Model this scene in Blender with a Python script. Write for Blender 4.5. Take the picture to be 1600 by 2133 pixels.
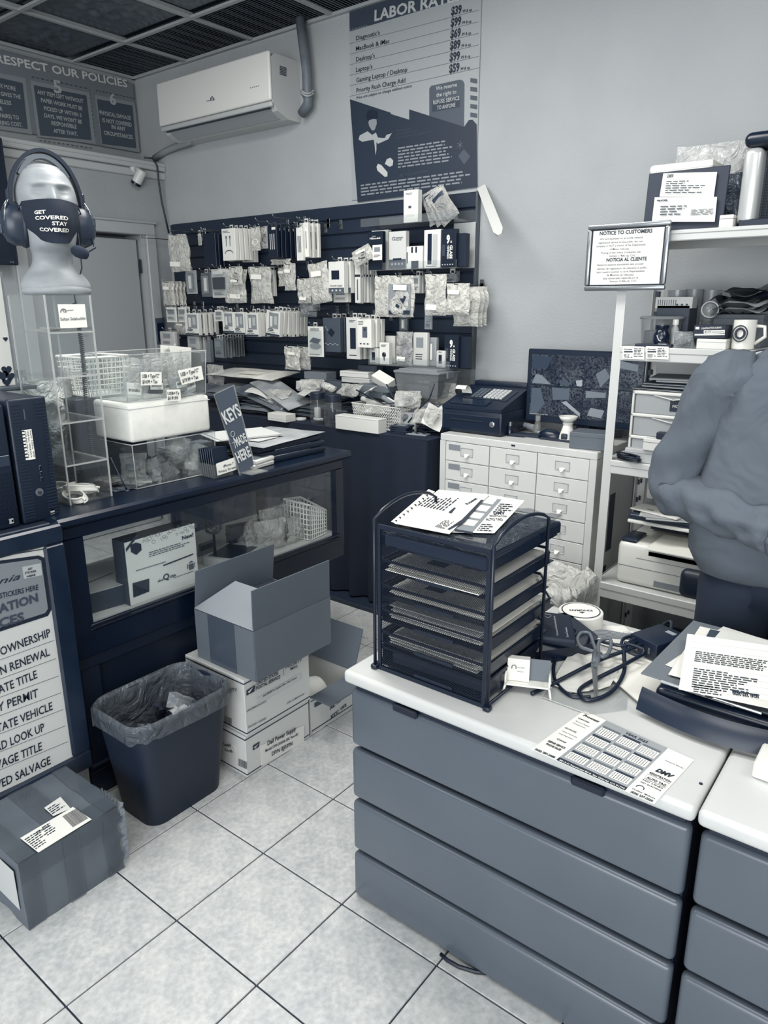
import bpy,bmesh,math,random
import numpy as np
from mathutils import Vector as V,Matrix,Euler,noise
R = random.Random(7)
PI = math.pi
for o in list(bpy.data.objects): bpy.data.objects.remove(o)
SC = bpy.context.scene
COL = SC.collection

# ------------------------------------------------------------------ camera
H = 1.55                       # eye height
FPX = 1509.89                  # focal length in pixels of a 1600x2133 frame
RC = np.array([[0.78759599,0.61618602,-0.00271182],
               [0.16845682,-0.21954707,-0.96094817],
               [-0.5927182, 0.7563821, -0.27671513]])   # rows: right, down, forward
cd = bpy.data.cameras.new('camera')
cam = bpy.data.objects.new('camera',cd); COL.objects.link(cam)
cd.sensor_fit = 'VERTICAL'; cd.sensor_height = 24.0; cd.lens = FPX/2133*24.0
cd.clip_start = 0.02
mw = Matrix.Identity(4)
for i in range(3):
    mw[i][0] = RC[0][i]; mw[i][1] = -RC[1][i]; mw[i][2] = -RC[2][i]
mw[2][3] = H
cam.matrix_world = mw
SC.camera = cam

# ------------------------------------------------------------------ world, lights, exposure
W = bpy.data.worlds.new('world'); SC.world = W; W.use_nodes = True
W.node_tree.nodes['Background'].inputs[0].default_value = (0.86,0.92,1.0,1)
W.node_tree.nodes['Background'].inputs[1].default_value = 0.8
def area(name,loc,tgt,sx,sy,power,color=(1,0.985,0.95)):
    l = bpy.data.lights.new(name, 'AREA'); l.shape = 'RECTANGLE'; l.size = sx; l.size_y = sy
    l.energy = power; l.color = color
    o = bpy.data.objects.new(name,l); COL.objects.link(o); o.location = loc
    o.rotation_euler = (V(tgt) - V(loc)).to_track_quat('-Z', 'Y').to_euler()
    return o
area('storefront_daylight',(0.6,-3.3,1.7),(-0.8,2.0,1.0),4.6,2.4,250,(0.97,0.99,1.0))
area('ceiling_panel_near',(-0.3,0.2,2.97),(-0.3,0.2,0),1.2,1.2,34)
area('ceiling_panel_right',(1.2,1.5,2.97),(1.2,1.5,0),1.2,1.2,34)
area('ceiling_panel_left',(-2.6,-0.4,2.97),(-2.6,-0.4,0),1.2,1.2,26)
area('added_back_light',(-1.9,1.75,2.97),(-1.9,1.75,0),1.8,.6,62)  # unseen lamp added to brighten the back wall and slat wall packs
VS = SC.view_settings
VS.view_transform = 'Standard'; VS.look = 'None'; VS.gamma = 1; VS.use_curve_mapping = False
VS.exposure = 0.0
SC.cycles.transparent_max_bounces = 32

# ------------------------------------------------------------------ pixel -> place on a plane
def ray(px,py):
    d = RC.T @ np.array([(px - 800)/FPX,(py - 1066.5)/FPX,1.0])
    return V(d)
def at(px,py,x=None,y=None,z=None):
    d = ray(px,py)
    t = (z - H)/d[2] if z is not None else (x/d[0] if x is not None else y/d[1])
    return V((0,0,H)) + d*t
class Pl:
    """a flat face in the room: origin, right and up directions"""
    def __init__(s,o,u,v):
        s.o = V(o); s.u = V(u).normalized(); s.v = V(v).normalized(); s.n = s.u.cross(s.v).normalized()
    def hit(s,px,py,off=0.0):
        d = ray(px,py); c = V((0,0,H))
        t = (s.o + s.n*off - c).dot(s.n)/d.dot(s.n)
        return c + d*t
def PY(y): return Pl((0,y,0),(1,0,0),(0,0,1))
def PX(x): return Pl((x,0,0),(0,1,0),(0,0,1))
def PZ(z): return Pl((0,0,z),(1,0,0),(0,1,0))

# ------------------------------------------------------------------ materials (the photograph is a blue-grey duotone)
CURVE = [(0,(4,17,36)),(.1,(13,28,48)),(.25,(44,55,71)),(.5,(101,109,117)),(.75,(174,178,180)),(1,(250,249,240))]
def lin(c):
    c /= 255.0
    return c/12.92 if c <= .04045 else ((c + .055)/1.055) ** 2.4
def tone(v,k=0.86):
    v = max(0,min(1,v))
    for (a,ca),(b,cb) in zip(CURVE,CURVE[1:]):
        if v <= b:
            t = (v - a)/(b - a)
            return tuple(lin(x + (y - x)*t)*k for x,y in zip(ca,cb)) + (1,)
_m = {}
def mat(v,rough=.55,metal=0.0,kind='',scale=1.0,amt=.1,alpha=1.0,spec=.5):
    key = (round(v,3),rough,metal,kind,scale,amt,alpha,spec)
    if key in _m: return _m[key]
    m = bpy.data.materials.new('%s_%d' % (kind or 'plain',len(_m))); m.use_nodes = True
    nt = m.node_tree; N = nt.nodes; L = nt.links; b = N['Principled BSDF']
    b.inputs['Base Color'].default_value = tone(v)
    b.inputs['Roughness'].default_value = rough; b.inputs['Metallic'].default_value = metal
    b.inputs['Specular IOR Level'].default_value = spec
    if alpha < 1: b.inputs['Alpha'].default_value = alpha
    tc = N.new('ShaderNodeTexCoord')
    def nz(sc,det=4,vec=None):
        n = N.new('ShaderNodeTexNoise'); n.inputs['Scale'].default_value = sc; n.inputs['Detail'].default_value = det
        L.new(vec or tc.outputs['Object'],n.inputs['Vector']); return n
    def ramp(src,v0,v1,p0=.3,p1=.7):
        r = N.new('ShaderNodeValToRGB'); L.new(src,r.inputs[0]); e = r.color_ramp.elements
        e[0].position = p0; e[1].position = p1; e[0].color = tone(v0); e[1].color = tone(v1); return r
    def bump(src,st,dist=.01):
        bp = N.new('ShaderNodeBump'); bp.inputs['Strength'].default_value = st; bp.inputs['Distance'].default_value = dist
        L.new(src,bp.inputs['Height']); L.new(bp.outputs[0],b.inputs['Normal'])
    if kind in ('plaster', 'tile', 'card', 'wood', 'fabric', 'worn', 'foam'):
        sc = dict(plaster=3,tile=14,card=6,wood=5,fabric=9,worn=8,foam=30)[kind]*scale
        n = nz(sc,8 if kind == 'tile' else 5)
        r = ramp(n.outputs[0],v - amt,v + amt*.6,.32,.68)
        L.new(r.outputs[0],b.inputs['Base Color'])
        if kind == 'plaster': bump(nz(90,6).outputs[0],.45,.004)
        if kind == 'tile':
            n2 = nz(70,4); mx = N.new('ShaderNodeMix'); mx.data_type = 'RGBA'; mx.blend_type = 'OVERLAY'
            mx.inputs[0].default_value = .35; L.new(r.outputs[0],mx.inputs[6]); L.new(n2.outputs[0],mx.inputs[7])
            L.new(mx.outputs[2],b.inputs['Base Color']); bump(n.outputs[0],.12,.003)
        if kind == 'card':
            bump(nz(45,3).outputs[0],.05,.002)
        if kind == 'fabric': bump(nz(400,3).outputs[0],.25,.002)
        if kind == 'fabric' and v > .4: q_ = nz(7,2); q_.inputs['Distortion'].default_value = 1.2; bump(q_.outputs[0],.32,.05)
        if kind == 'foam': bump(nz(160,3).outputs[0],.3,.002)
        if kind == 'wood':
            mp = N.new('ShaderNodeMapping'); mp.inputs['Scale'].default_value = (8,1,8)
            L.new(tc.outputs['Object'],mp.inputs[0]); n3 = nz(9,5,mp.outputs[0]); bump(n3.outputs[0],.15,.003)
        if kind == 'worn': bump(nz(30,6).outputs[0],.1,.002)
    if kind == 'crinkle':     # thin shiny plastic film, creased
        n = nz(22*scale,3); n.inputs['Distortion'].default_value = 2.2; bump(n.outputs[0],.9,.03)
        r = ramp(nz(18*scale,2).outputs[0],v - amt*.5,v + amt*.5,.35,.65); L.new(r.outputs[0],b.inputs['Base Color'])
    if kind == 'screen':
        vo = N.new('ShaderNodeTexVoronoi'); vo.inputs['Scale'].default_value = 150*scale
        L.new(tc.outputs['Object'],vo.inputs['Vector'])
        r = ramp(vo.outputs['Color'],.08,.62,.2,.95)
        n = nz(9*scale,5); mx = N.new('ShaderNodeMix'); mx.data_type = 'RGBA'; mx.blend_type = 'MULTIPLY'; mx.inputs[0].default_value = .85
        r2 = ramp(n.outputs[0],.2,1.0,.35,.65)
        L.new(r.outputs[0],mx.inputs[6]); L.new(r2.outputs[0],mx.inputs[7]); L.new(mx.outputs[2],b.inputs['Emission Color'])
        b.inputs['Emission Strength'].default_value = .8; b.inputs['Base Color'].default_value = tone(.05)
    _m[key] = m; return m
def glass(v=.9,k=.12,rough=.02,name='clear'):
    """thin clear sheet: mostly see-through, reflecting more at grazing angles, with a faint body tint"""
    key = ('glass',v,k,rough)
    if key in _m: return _m[key]
    m = bpy.data.materials.new(name); m.use_nodes = True; nt = m.node_tree; N = nt.nodes; L = nt.links; N.clear()
    out = N.new('ShaderNodeOutputMaterial'); t = N.new('ShaderNodeBsdfTransparent'); g = N.new('ShaderNodeBsdfGlossy')
    d = N.new('ShaderNodeBsdfDiffuse'); d.inputs[0].default_value = tone(v)
    g.inputs['Roughness'].default_value = rough; t.inputs[0].default_value = (.96,.975,.98,1)
    fc = N.new('ShaderNodeLayerWeight'); fc.inputs[0].default_value = .5
    pw = N.new('ShaderNodeMath'); pw.operation = 'POWER'; pw.inputs[1].default_value = 4; L.new(fc.outputs['Facing'],pw.inputs[0])
    lw = N.new('ShaderNodeMath'); lw.operation = 'MULTIPLY_ADD'; lw.inputs[1].default_value = .55; lw.inputs[2].default_value = .03; L.new(pw.outputs[0],lw.inputs[0])
    m1 = N.new('ShaderNodeMixShader'); m2 = N.new('ShaderNodeMixShader'); m1.inputs[0].default_value = k*.6
    L.new(t.outputs[0],m1.inputs[1]); L.new(d.outputs[0],m1.inputs[2])
    L.new(lw.outputs[0],m2.inputs[0]); L.new(m1.outputs[0],m2.inputs[1]); L.new(g.outputs[0],m2.inputs[2])
    L.new(m2.outputs[0],out.inputs[0]); _m[key] = m; return m
INK = mat(.08,.6); WHITE = mat(.97,.5); PAPER = mat(.98,.7); BLACKP = mat(.10,.35); DARK = mat(.16,.5)
CHROME = mat(.7,.25,.9); FILM = mat(.92,.15,0, 'crinkle',1,.08,.42)

# ------------------------------------------------------------------ mesh builder
class MB:
    def __init__(s,M=None):
        s.v = []; s.f = []; s.M = M; s.uv = None
    def add(s,vs,fs,M=None):
        b = len(s.v)
        for p in vs:
            p = V(p)
            if M is not None: p = M @ p
            if s.M is not None: p = s.M @ p
            s.v.append(p)
        s.f += [tuple(i + b for i in f) for f in fs]; return s
    def box(s,c,d,b=0.0,seg=1,rz=0,M=None):
        T = Matrix.Translation(V(c)) @ Matrix.Rotation(rz,4, 'Z')
        if M is not None: T = M @ T
        x,y,z = d[0]/2,d[1]/2,d[2]/2
        if b <= 0:
            vs = [(i*x,j*y,k*z) for i in (-1,1) for j in (-1,1) for k in (-1,1)]
            return s.add(vs,[(0,1,3,2),(4,6,7,5),(0,4,5,1),(2,3,7,6),(0,2,6,4),(1,5,7,3)],T)
        bm = bmesh.new(); bmesh.ops.create_cube(bm,size=1)
        for q in bm.verts: q.co = V((q.co.x*d[0],q.co.y*d[1],q.co.z*d[2]))
        bmesh.ops.bevel(bm,geom=list(bm.edges),offset=min(b,min(d)*.49),segments=seg,affect='EDGES',profile=.5)
        bm.verts.index_update()
        s.add([q.co.copy() for q in bm.verts],[[q.index for q in f.verts] for f in bm.faces],T); bm.free(); return s
    def tube(s,pts,r,n=6,caps=True,closed=False):
        pts = [V(p) for p in pts]; m = len(pts); vs = []; fs = []; nrm = None
        for i,p in enumerate(pts):
            a = pts[i - 1] if (i or closed) else p; b = pts[(i + 1) % m] if (i < m - 1 or closed) else p
            t = (b - a).normalized() if (b - a).length > 1e-9 else V((0,0,1))
            if nrm is None:
                nrm = t.cross(V((0,0,1))); nrm = nrm if nrm.length > 1e-3 else t.cross(V((1,0,0)))
            nrm = (nrm - t*nrm.dot(t)); nrm = nrm.normalized() if nrm.length > 1e-6 else t.orthogonal().normalized()
            bn = t.cross(nrm); rr = r[i] if isinstance(r,(list,tuple)) else r
            for k in range(n):
                a2 = 2*PI*k/n; vs.append(p + (nrm*math.cos(a2) + bn*math.sin(a2))*rr)
        for i in range(m if closed else m - 1):
            j = (i + 1) % m
            for k in range(n): fs.append((i*n + k,i*n + (k + 1) % n,j*n + (k + 1) % n,j*n + k))
        if caps and not closed:
            fs.append(tuple(range(n - 1,-1,-1))); fs.append(tuple((m - 1)*n + k for k in range(n)))
        return s.add(vs,fs)
    def lathe(s,prof,n=20,c=(0,0,0),M=None,close=False):
        vs = []; fs = []; m = len(prof)
        for r,z in prof:
            for k in range(n):
                a = 2*PI*k/n; vs.append((c[0] + r*math.cos(a),c[1] + r*math.sin(a),c[2] + z))
        for i in range(m if close else m - 1):
            j = (i + 1) % m
            for k in range(n): fs.append((i*n + k,i*n + (k + 1) % n,j*n + (k + 1) % n,j*n + k))
        if not close:
            if prof[0][0] > 1e-5: fs.append(tuple(range(n - 1,-1,-1)))
            if prof[-1][0] > 1e-5: fs.append(tuple((m - 1)*n + k for k in range(n)))
        return s.add(vs,fs,M)
    def prism(s,pts,d,M=None):
        """extrude a polygon given in 3-D along vector d"""
        pts = [V(p) for p in pts]; n = len(pts); d = V(d)
        fs = [tuple(range(n))[::-1],tuple(range(n,2*n))] + [(i,(i + 1) % n,(i + 1) % n + n,i + n) for i in range(n)]
        return s.add(pts + [p + d for p in pts],fs,M)
    def grid(s,fn,nu,nv,M=None):
        vs = [fn(i/nu,j/nv) for j in range(nv + 1) for i in range(nu + 1)]
        fs = [(j*(nu + 1) + i,j*(nu + 1) + i + 1,(j + 1)*(nu + 1) + i + 1,(j + 1)*(nu + 1) + i) for j in range(nv) for i in range(nu)]
        return s.add(vs,fs,M)
    def sheet(s,fn,nu,nv,t):
        """grid with thickness t along -z-ish (offset vector t)"""
        t = V(t); s.grid(fn,nu,nv); s.grid(lambda u,v: V(fn(1 - u,v)) + t,nu,nv); return s
    def ppoly(s,pl,pts,off=.001):
        return s.add([pl.hit(x,y,off) for x,y in pts],[tuple(range(len(pts)))])
    def build(s,name,m,parent=None,smooth=False,world=False,kind=None,label=None,thick=None):
        me = bpy.data.meshes.new(name)
        vs = s.v
        if world and parent is not None:
            Mi = mworld(parent).inverted(); vs = [Mi @ p for p in vs]
        me.from_pydata([tuple(p) for p in vs],[],s.f); me.validate(); me.update()
        if m is not None: me.materials.append(m)
        if smooth:
            me.polygons.foreach_set('use_smooth',[True]*len(me.polygons))
            if smooth == 'auto':
                try: me.set_sharp_from_angle(angle=math.radians(35))
                except Exception: pass
        o = bpy.data.objects.new(name,me); COL.objects.link(o)
        if parent is not None: o.parent = parent
        if name in ('small_print', 'rule_line', 'barcode') and not kind: kind = 'stuff'
        if kind: o['kind'] = kind
        if label: o['label'] = label
        return o
def mworld(o):
    M = Matrix.LocRotScale(o.location,o.rotation_euler,o.scale)
    return mworld(o.parent) @ M if o.parent else M
_tc = {}
def tmesh(t,bold=0.0,shear=0.0):
    key = (t,bold,shear)
    if key not in _tc:
        c = bpy.data.curves.new('t', 'FONT'); c.body = t; c.size = 1; c.resolution_u = 2; c.offset = bold; c.shear = shear
        o = bpy.data.objects.new('t',c); me = bpy.data.meshes.new_from_object(o)
        vs = [v.co.copy() for v in me.vertices]; fs = [tuple(p.vertices) for p in me.polygons]
        bpy.data.objects.remove(o); bpy.data.meshes.remove(me); bpy.data.curves.remove(c)
        xs = [v.x for v in vs] or [0,1]
        _tc[key] = (vs,fs,min(xs),max(xs))
    return _tc[key]
def text(mb,t,pl,p0,p1,hpx,bold=.01,shear=0.0,off=.0012):
    """lettering on a plane, baseline from pixel p0 to p1, capital height hpx pixels at p0"""
    A = pl.hit(*p0,off); B = pl.hit(*p1,off); C = pl.hit(p0[0],p0[1] - hpx,off)
    vs,fs,x0,x1 = tmesh(t,bold,shear)
    u = (B - A); w = u.length; u.normalize(); n = pl.n; v = n.cross(u).normalized()
    h = abs((C - A).dot(v))/.69; sx = w/max(x1 - x0,1e-6)
    mb.add([A + u*((q.x - x0)*sx) + v*(q.y*h) for q in vs],fs)
def textl(mb,t,o,u,v,w,h,bold=.01,shear=0.0,center=False):
    """lettering given by local origin, right and up vectors, width and capital height"""
    vs,fs,x0,x1 = tmesh(t,bold,shear); o = V(o); u = V(u).normalized(); v = V(v).normalized()
    nat = (x1 - x0)*h/.69
    if w is None: w = nat
    if center: o = o - u*(w/2)
    sx = w/max(x1 - x0,1e-6); hh = h/.69
    mb.add([o + u*((q.x - x0)*sx) + v*(q.y*hh) for q in vs],fs)
def lines(mb,pl,p0,p1,p2,n,hpx=2,frac=(.6,1.0),off=.001,words=6,seed=1):
    """tiny print: rows of short bars between corner pixels p0 (top left), p1 (top right), p2 (bottom left)"""
    r = random.Random(seed); A = pl.hit(*p0,off); B = pl.hit(*p1,off); C = pl.hit(*p2,off)
    u = B - A; w = C - A
    for i in range(n):
        a = A + w*((i + .2)/n); hh = w*(.45/n); L_ = r.uniform(*frac); x = 0.0
        while x < L_:
            l = min(r.uniform(.5,1.5)/words,L_ - x)
            mb.add([a + u*x,a + u*x + hh,a + u*(x + l) + hh,a + u*(x + l)],[(0,1,2,3)]); x += l + .25/words

# ------------------------------------------------------------------ things
def thing(name,label,cat,loc=(0,0,0),rz=0,group=None):
    o = bpy.data.objects.new(name,None); COL.objects.link(o); o.empty_display_size = .05
    o.location = V(loc); o.rotation_euler = (0,0,rz); o['label'] = label; o['category'] = cat
    if group: o['group'] = group
    return o
def tag(o,label,cat,group=None):
    o['label'] = label; o['category'] = cat
    if group: o['group'] = group
    return o
def struct(name,mb,m,parent=None,smooth=False,label=None):
    o = mb.build(name,m,parent,smooth)
    if parent is None: o['kind'] = 'structure'
    if label: o['label'] = label
    return o
def dup(o,loc=None,rz=None,label=None,group=None,parent=None):
    c = o.copy(); COL.objects.link(c)
    if parent is not None: c.parent = parent
    for ch in [q for q in o.children]: dup(ch,parent=c)
    if loc is not None: c.location = V(loc)
    if rz is not None: c.rotation_euler = (0,0,rz)
    if label: c['label'] = label
    if group: c['group'] = group
    return c
def origin(o,p):
    """move a parentless mesh's origin to p"""
    p = V(p); o.data.transform(Matrix.Translation(-p)); o.location = p; return o
def pouch(mb,w,h,t,seed,M=None,nu=9,nv=11,slant=0.0,crk=.25):
    """a soft bag: two bulging creased sheets; x width, z height hanging down from 0, y thickness"""
    def f(sg):
        def g(u,v):
            x = (u - .5)*w; z = -v*h; e = (1 - (2*u - 1) ** 4)*min(1,v*2.2)*(1 - max(0,v - .9)*9)
            nz = noise.noise(V((u*4 + seed,v*5,seed*1.7 + sg)))
            nx = noise.noise(V((u*3,v*4 + seed,3.3)))*.04*w
            return (x*(1 - .06*math.sin(v*7 + seed)) + nx + slant*v*h,sg*(t/2*e*(1 + nz*1.2) + .0008) + nz*t*crk,z + nx*.5)
        return g
    mb.grid(f(-1),nu,nv,M); g2 = f(1); mb.grid(lambda u,v: g2(1 - u,v),nu,nv,M); return mb
def coil(mb,c,r,n,rt,seed=0,M=None,sq=.7,rise=.003):
    rr = random.Random(seed); pts = []
    for i in range(n*16 + 1):
        a = i/16*2*PI; q = r*(1 + .12*math.sin(i*.37 + seed)); pts.append((c[0] + q*math.cos(a),c[1] + q*sq*math.sin(a),c[2] + rise*i/16))
    if M is not None: pts = [M @ V(p) for p in pts]
    mb.tube(pts,rt,5); return mb
# ================================================================== the setting
YB,XL,XR,YN,ZT = 3.29,-4.70,2.7,-3.6,3.01
wallm = mat(.725,.75,0, 'plaster',1,.015)
mb = MB(); mb.box(((XL + XR)/2,YB + .05,ZT/2),(XR - XL + .2,.1,ZT)); struct('wall_back',mb,wallm)
mb = MB(); mb.box((XR + .05,(YB + YN)/2,ZT/2),(.1,YB - YN,ZT)); struct('wall_right',mb,wallm)
# left wall: set back above a ledge, a door in the thicker lower part
XW = -4.46; ZW = 2.43
dr = at(300,487,x=XW); dl = at(52,520,x=XW); DZ = at(250,486,x=XW).z; DY0,DY1 = dl.y,dr.y
mb = MB()
mb.box((XL - .05,(YB + YN)/2,ZT/2),(.1,YB - YN,ZT))
mb.box(((XL + XW)/2,(DY1 + YB)/2,ZW/2),(XW - XL,YB - DY1,ZW))
mb.box(((XL + XW)/2,(DY0 + YN)/2,ZW/2),(XW - XL,DY0 - YN,ZW))
mb.box(((XL + XW)/2,(DY0 + DY1)/2,(ZW + DZ)/2),(XW - XL,DY1 - DY0,ZW - DZ))
struct('wall_left',mb,mat(.68,.7,0, 'plaster',1,.015))
mb = MB()
mb.box((XW - .10,(YB + YN)/2,ZW + .012),(.25,YB - YN,.024),.004)
mb.box((XW + .012,(YB + YN)/2,ZW - .012),(.03,YB - YN,.03),.006)
mb.box((XW + .008,(YB + YN)/2,ZW - .055),(.016,YB - YN,.045),.005)
struct('trim_1',mb,mat(.76,.5))
mb = MB()   # door casing
for y in (DY0 - .035,DY1 + .04): mb.box((XW + .011,y,DZ/2),(.022,.075,DZ + .0),.005)
mb.box((XW + .011,(DY0 + DY1)/2,DZ + .04),(.022,DY1 - DY0 + .15,.08),.005)
mb.box((XW + .02,(DY0 + DY1)/2,DZ + .078),(.03,DY1 - DY0 + .17,.014),.003)
mb.box((XW - .10,DY1 - .006,DZ/2),(.2,.012,DZ)); mb.box((XW - .10,DY0 + .006,DZ/2),(.2,.012,DZ))
struct('trim_2',mb,mat(.72,.5))
mb = MB(); mb.box((XW - .06,(DY0 + DY1)/2 - .012,DZ/2 - .012),(.035,DY1 - DY0 - .05,DZ - .034),.003)
door = struct('door_1',mb,mat(.68,.5))
mb = MB()
for z in (.3,1.1,1.75): mb.tube([(XW - .03,DY1 - .03,z),(XW - .03,DY1 - .03,z + .09)],.007,8)
mb.build('hinge',mat(.2,.4,.6),door)
mb = MB(); mb.tube([(XW - .045,DY0 + .08,.97),(XW + .01,DY0 + .08,.97),(XW + .01,DY0 + .19,.97)],.009,8); mb.build('door_handle',CHROME,door)
# floor: slab, then one object for each tile
TX,TY,TS = -1.372,1.172,.306
mb = MB(); mb.box(((XL + XR)/2,(YB + YN)/2,-.055),(XR - XL + .2,YB - YN + .2,.1))
floor = struct('floor',mb,mat(.20,.8))
tm = [mat(.81,.34,0, 'tile',1,.05),mat(.80,.34,0, 'tile',1.2,.05)]
tile0 = None; spots = []; rest = MB()
for i in range(-12,14):
    for j in range(-16,8):
        x = TX + (i + .5)*TS; y = TY + (j + .5)*TS
        if x > XR or y > YB or x < XL or y < YN: continue
        if -3.3 < x < -.1 and -.1 < y < 3.0: spots.append((x,y))
        else: rest.box((x,y,-.0035),(TS - .005,TS - .005,.007))
for k,(x,y) in enumerate(spots):
    if k < 2:
        mb = MB(); mb.box((0,0,-.0035),(TS - .0045,TS - .0045,.007),.0012)
        o = mb.build('floor_tile',tm[k],floor); tile0 = (tile0 or []) + [o]
    else:
        o = tile0[(k*7 + k // 3) % 2].copy(); COL.objects.link(o)
    o.location = (x,y,0)
rest.build('floor_tile',tm[0],floor,kind='stuff')
mb = MB(); mb.box((.9,YB - .008,.045),(3.6,.014,.09),.003); struct('baseboard_back',mb,mat(.35,.5))
# ceiling: backing, T bars, tiles (embossed ones, and plain ones in the row along the back wall)
mb = MB(); mb.box(((XL + XR)/2,(YB + YN)/2,ZT + .06),(XR - XL + .2,YB - YN + .2,.05))
ceil = struct('ceiling',mb,mat(.35,.8))
CX,CY,CS = -4.124,2.843,.61
bar = mat(.72,.45)
for i in range(-1,12):
    x = CX + i*CS
    if XL < x < XR: mb = MB(); mb.box((0,0,0),(.024,YB - YN,.012)); mb.box((0,0,.014),(.006,YB - YN,.022)); o = mb.build('ceiling_bar',bar,ceil); o.location = (x,(YB + YN)/2,ZT - .006)
for j in range(-11,2):
    y = CY + j*CS
    if YN < y < YB: mb = MB(); mb.box((0,0,0),(XR - XL,.024,.012)); o = mb.build('ceiling_bar',bar,ceil); o.location = ((XL + XR)/2,y,ZT - .0066)
mb = MB(); mb.box(((XL + XR)/2,YB - .012,ZT - .008),(XR - XL,.024,.016)); mb.box((XL + .012,(YB + YN)/2,ZT - .008),(.024,YB - YN,.016)); mb.build('wall_angle',bar,ceil)
def emboss(u,v):
    x,y = 2*u - 1,2*v - 1; d = max(abs(x),abs(y)); r = math.hypot(x,y); a = math.atan2(y,x); h = 0
    h += .007*math.exp(-((d - .90)/.03) ** 2) + .006*math.exp(-((d - .72)/.03) ** 2)
    h += .004*(abs(math.sin(14*PI*(x if abs(y) > abs(x) else y))) if .76 < d < .86 else 0)
    if d < .68: h += .004*noise.noise(V((x*7,y*7,1))) + .009*math.exp(-(r/.16) ** 2)*(1 + .5*math.cos(10*a)) + .004*math.exp(-((r - .42)/.08) ** 2)*(1 + math.cos(8*a))
    return (x*.296,y*.296,-2.4*h)
mb = MB(); mb.grid(lambda u,v: emboss(1 - u,v),40,40); et = mb.build('ceiling_tile',mat(.44,.38,.2),ceil,True)
mb = MB(); mb.box((0,0,.006),(.592,.592,.012))
for k in range(30): mb.box((-.287 + k*.0198,0,-.001),(.008,.59,.003))
pt = mb.build('ceiling_tile',mat(.40,.5),ceil)
used = {id(et): 0,id(pt): 0}
mb = MB()
for i in range(-1,12):
    for j in range(-11,2):
        x = CX + (i + .5)*CS; y = CY + (j + .5)*CS
        if x < -4.5 or y < -1.0 or x > .5: 
            if XL < x + .3 and x < XR: mb.box((x,y,ZT + .012),(.6,.6,.01))
            continue
        src = pt if j >= 0 else et
        if used[id(src)] == 0: o = src; used[id(src)] = 1
        else: o = src.copy(); COL.objects.link(o)
        o.location = (x,y,ZT + (.004 if j >= 0 else .026))
        if j >= 0: o.scale = (1,(YB - CY)/.61,1); o.location.y = (YB + CY)/2
mb.build('ceiling_tile',mat(.28,.5),ceil,kind='stuff')

# ================================================================== slat wall
SX0,SX1,SZ0,SZ1 = -4.40,-1.985,.87,2.07
sw = thing('slatwall', 'dark blue-grey grooved slatwall panel hung with phone accessories on the back wall', 'wall panel',((SX0 + SX1)/2,YB,SZ0))
slatm = mat(.165,.45); n = 16; p = (SZ1 - SZ0)/n
mb = MB(); mb.box((0,-.006,.6),(SX1 - SX0,.012,1.2)); mb.build('backing',mat(.12,.6),sw)
first = None
for k in range(n):
    if first is None:
        mb = MB(); mb.box((0,-.019,p/2),(SX1 - SX0,.014,p - .011),.002); mb.box((0,-.0135,p - .004),(SX1 - SX0,.003,.004))
        first = o = mb.build('slat',slatm,sw)
    else: o = first.copy(); COL.objects.link(o)
    o.location = (0,0,k*p)
mb = MB(); mb.box(((SX1 - SX0)/2 + .006,-.016,.6),(.012,.032,1.2),.002); mb.build('edge_trim',mat(.5,.35,.5),sw,label='grey metal edge strip')
YS = YB - .026                       # face of the slats

# ================================================================== display case
ZC = .955; CF = -1.97                 # case top height, front plane
Y0,Y1 = 1.0,2.235; XB = -2.50
wood = mat(.025,.32,0, 'wood',1,.03)
dc = thing('display_case', 'black wooden glass-fronted display case with a worn scuffed top, under the plastic bins', 'display case',(-2.2,1.6,0))
def wbox(mb,x0,x1,y0,y1,z0,z1,b=0): return mb.box(((x0 + x1)/2,(y0 + y1)/2,(z0 + z1)/2),(x1 - x0,y1 - y0,z1 - z0),b)
mb = MB(); wbox(mb,XB - .03,CF + .012,Y0 - .02,Y1 + .05,ZC - .03,ZC,.008); mb.build('top',mat(.08,.28,0, 'worn',1,.05),dc,world=True)
mb = MB(); wbox(mb,XB,CF,Y0,Y1,ZC - .07,ZC - .03,.004)
wbox(mb,CF - .03,CF,Y0,Y0 + .062,.55,ZC - .07); wbox(mb,CF - .03,CF,Y1 - .045,Y1,.55,ZC - .07)
wbox(mb,XB,XB + .03,Y0,Y0 + .05,.55,ZC - .07); wbox(mb,XB,XB + .03,Y1 - .045,Y1,.55,ZC - .07)
wbox(mb,XB,CF,Y0,Y1,.50,.585,.004)
wbox(mb,CF - .006,CF + .008,Y0 + .05,Y1 - .03,.597,.606,.002); wbox(mb,CF - .006,CF + .006,Y0 + .05,Y1 - .03,.585,.592,.002)
wbox(mb,XB,CF - .02,Y0,Y0 + .012,.5,ZC - .07)
mb.build('frame',wood,dc,world=True)
mb = MB(); wbox(mb,XB + .01,CF - .03,Y0 + .012,Y1 - .01,.585,.60); mb.build('shelf_board',mat(.86,.55,0, 'worn',1,.04),dc,world=True,label='white shelf board behind the glass')
gl = glass(.6,.02,.01)
mb = MB(); wbox(mb,CF - .018,CF - .014,Y0 + .06,Y1 - .043,.60,ZC - .068); mb.build('glass_pane',gl,dc,world=True)
mb = MB(); wbox(mb,XB + .02,CF - .03,Y1 - .012,Y1 - .008,.60,ZC - .068); mb.build('glass_pane',gl,dc,world=True)
mb = MB()
wbox(mb,XB + .02,CF - .035,Y0 + .01,2.11,.10,.50)
wbox(mb,CF - .035,CF - .012,Y0 + .01,Y0 + .07,.125,.458); wbox(mb,CF - .035,CF - .012,2.06,2.11,.125,.458); wbox(mb,CF - .035,CF - .0121,Y0 + .003,2.11,.46,.499)
mb.build('lower_panel',mat(.03,.5),dc,world=True)
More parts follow.
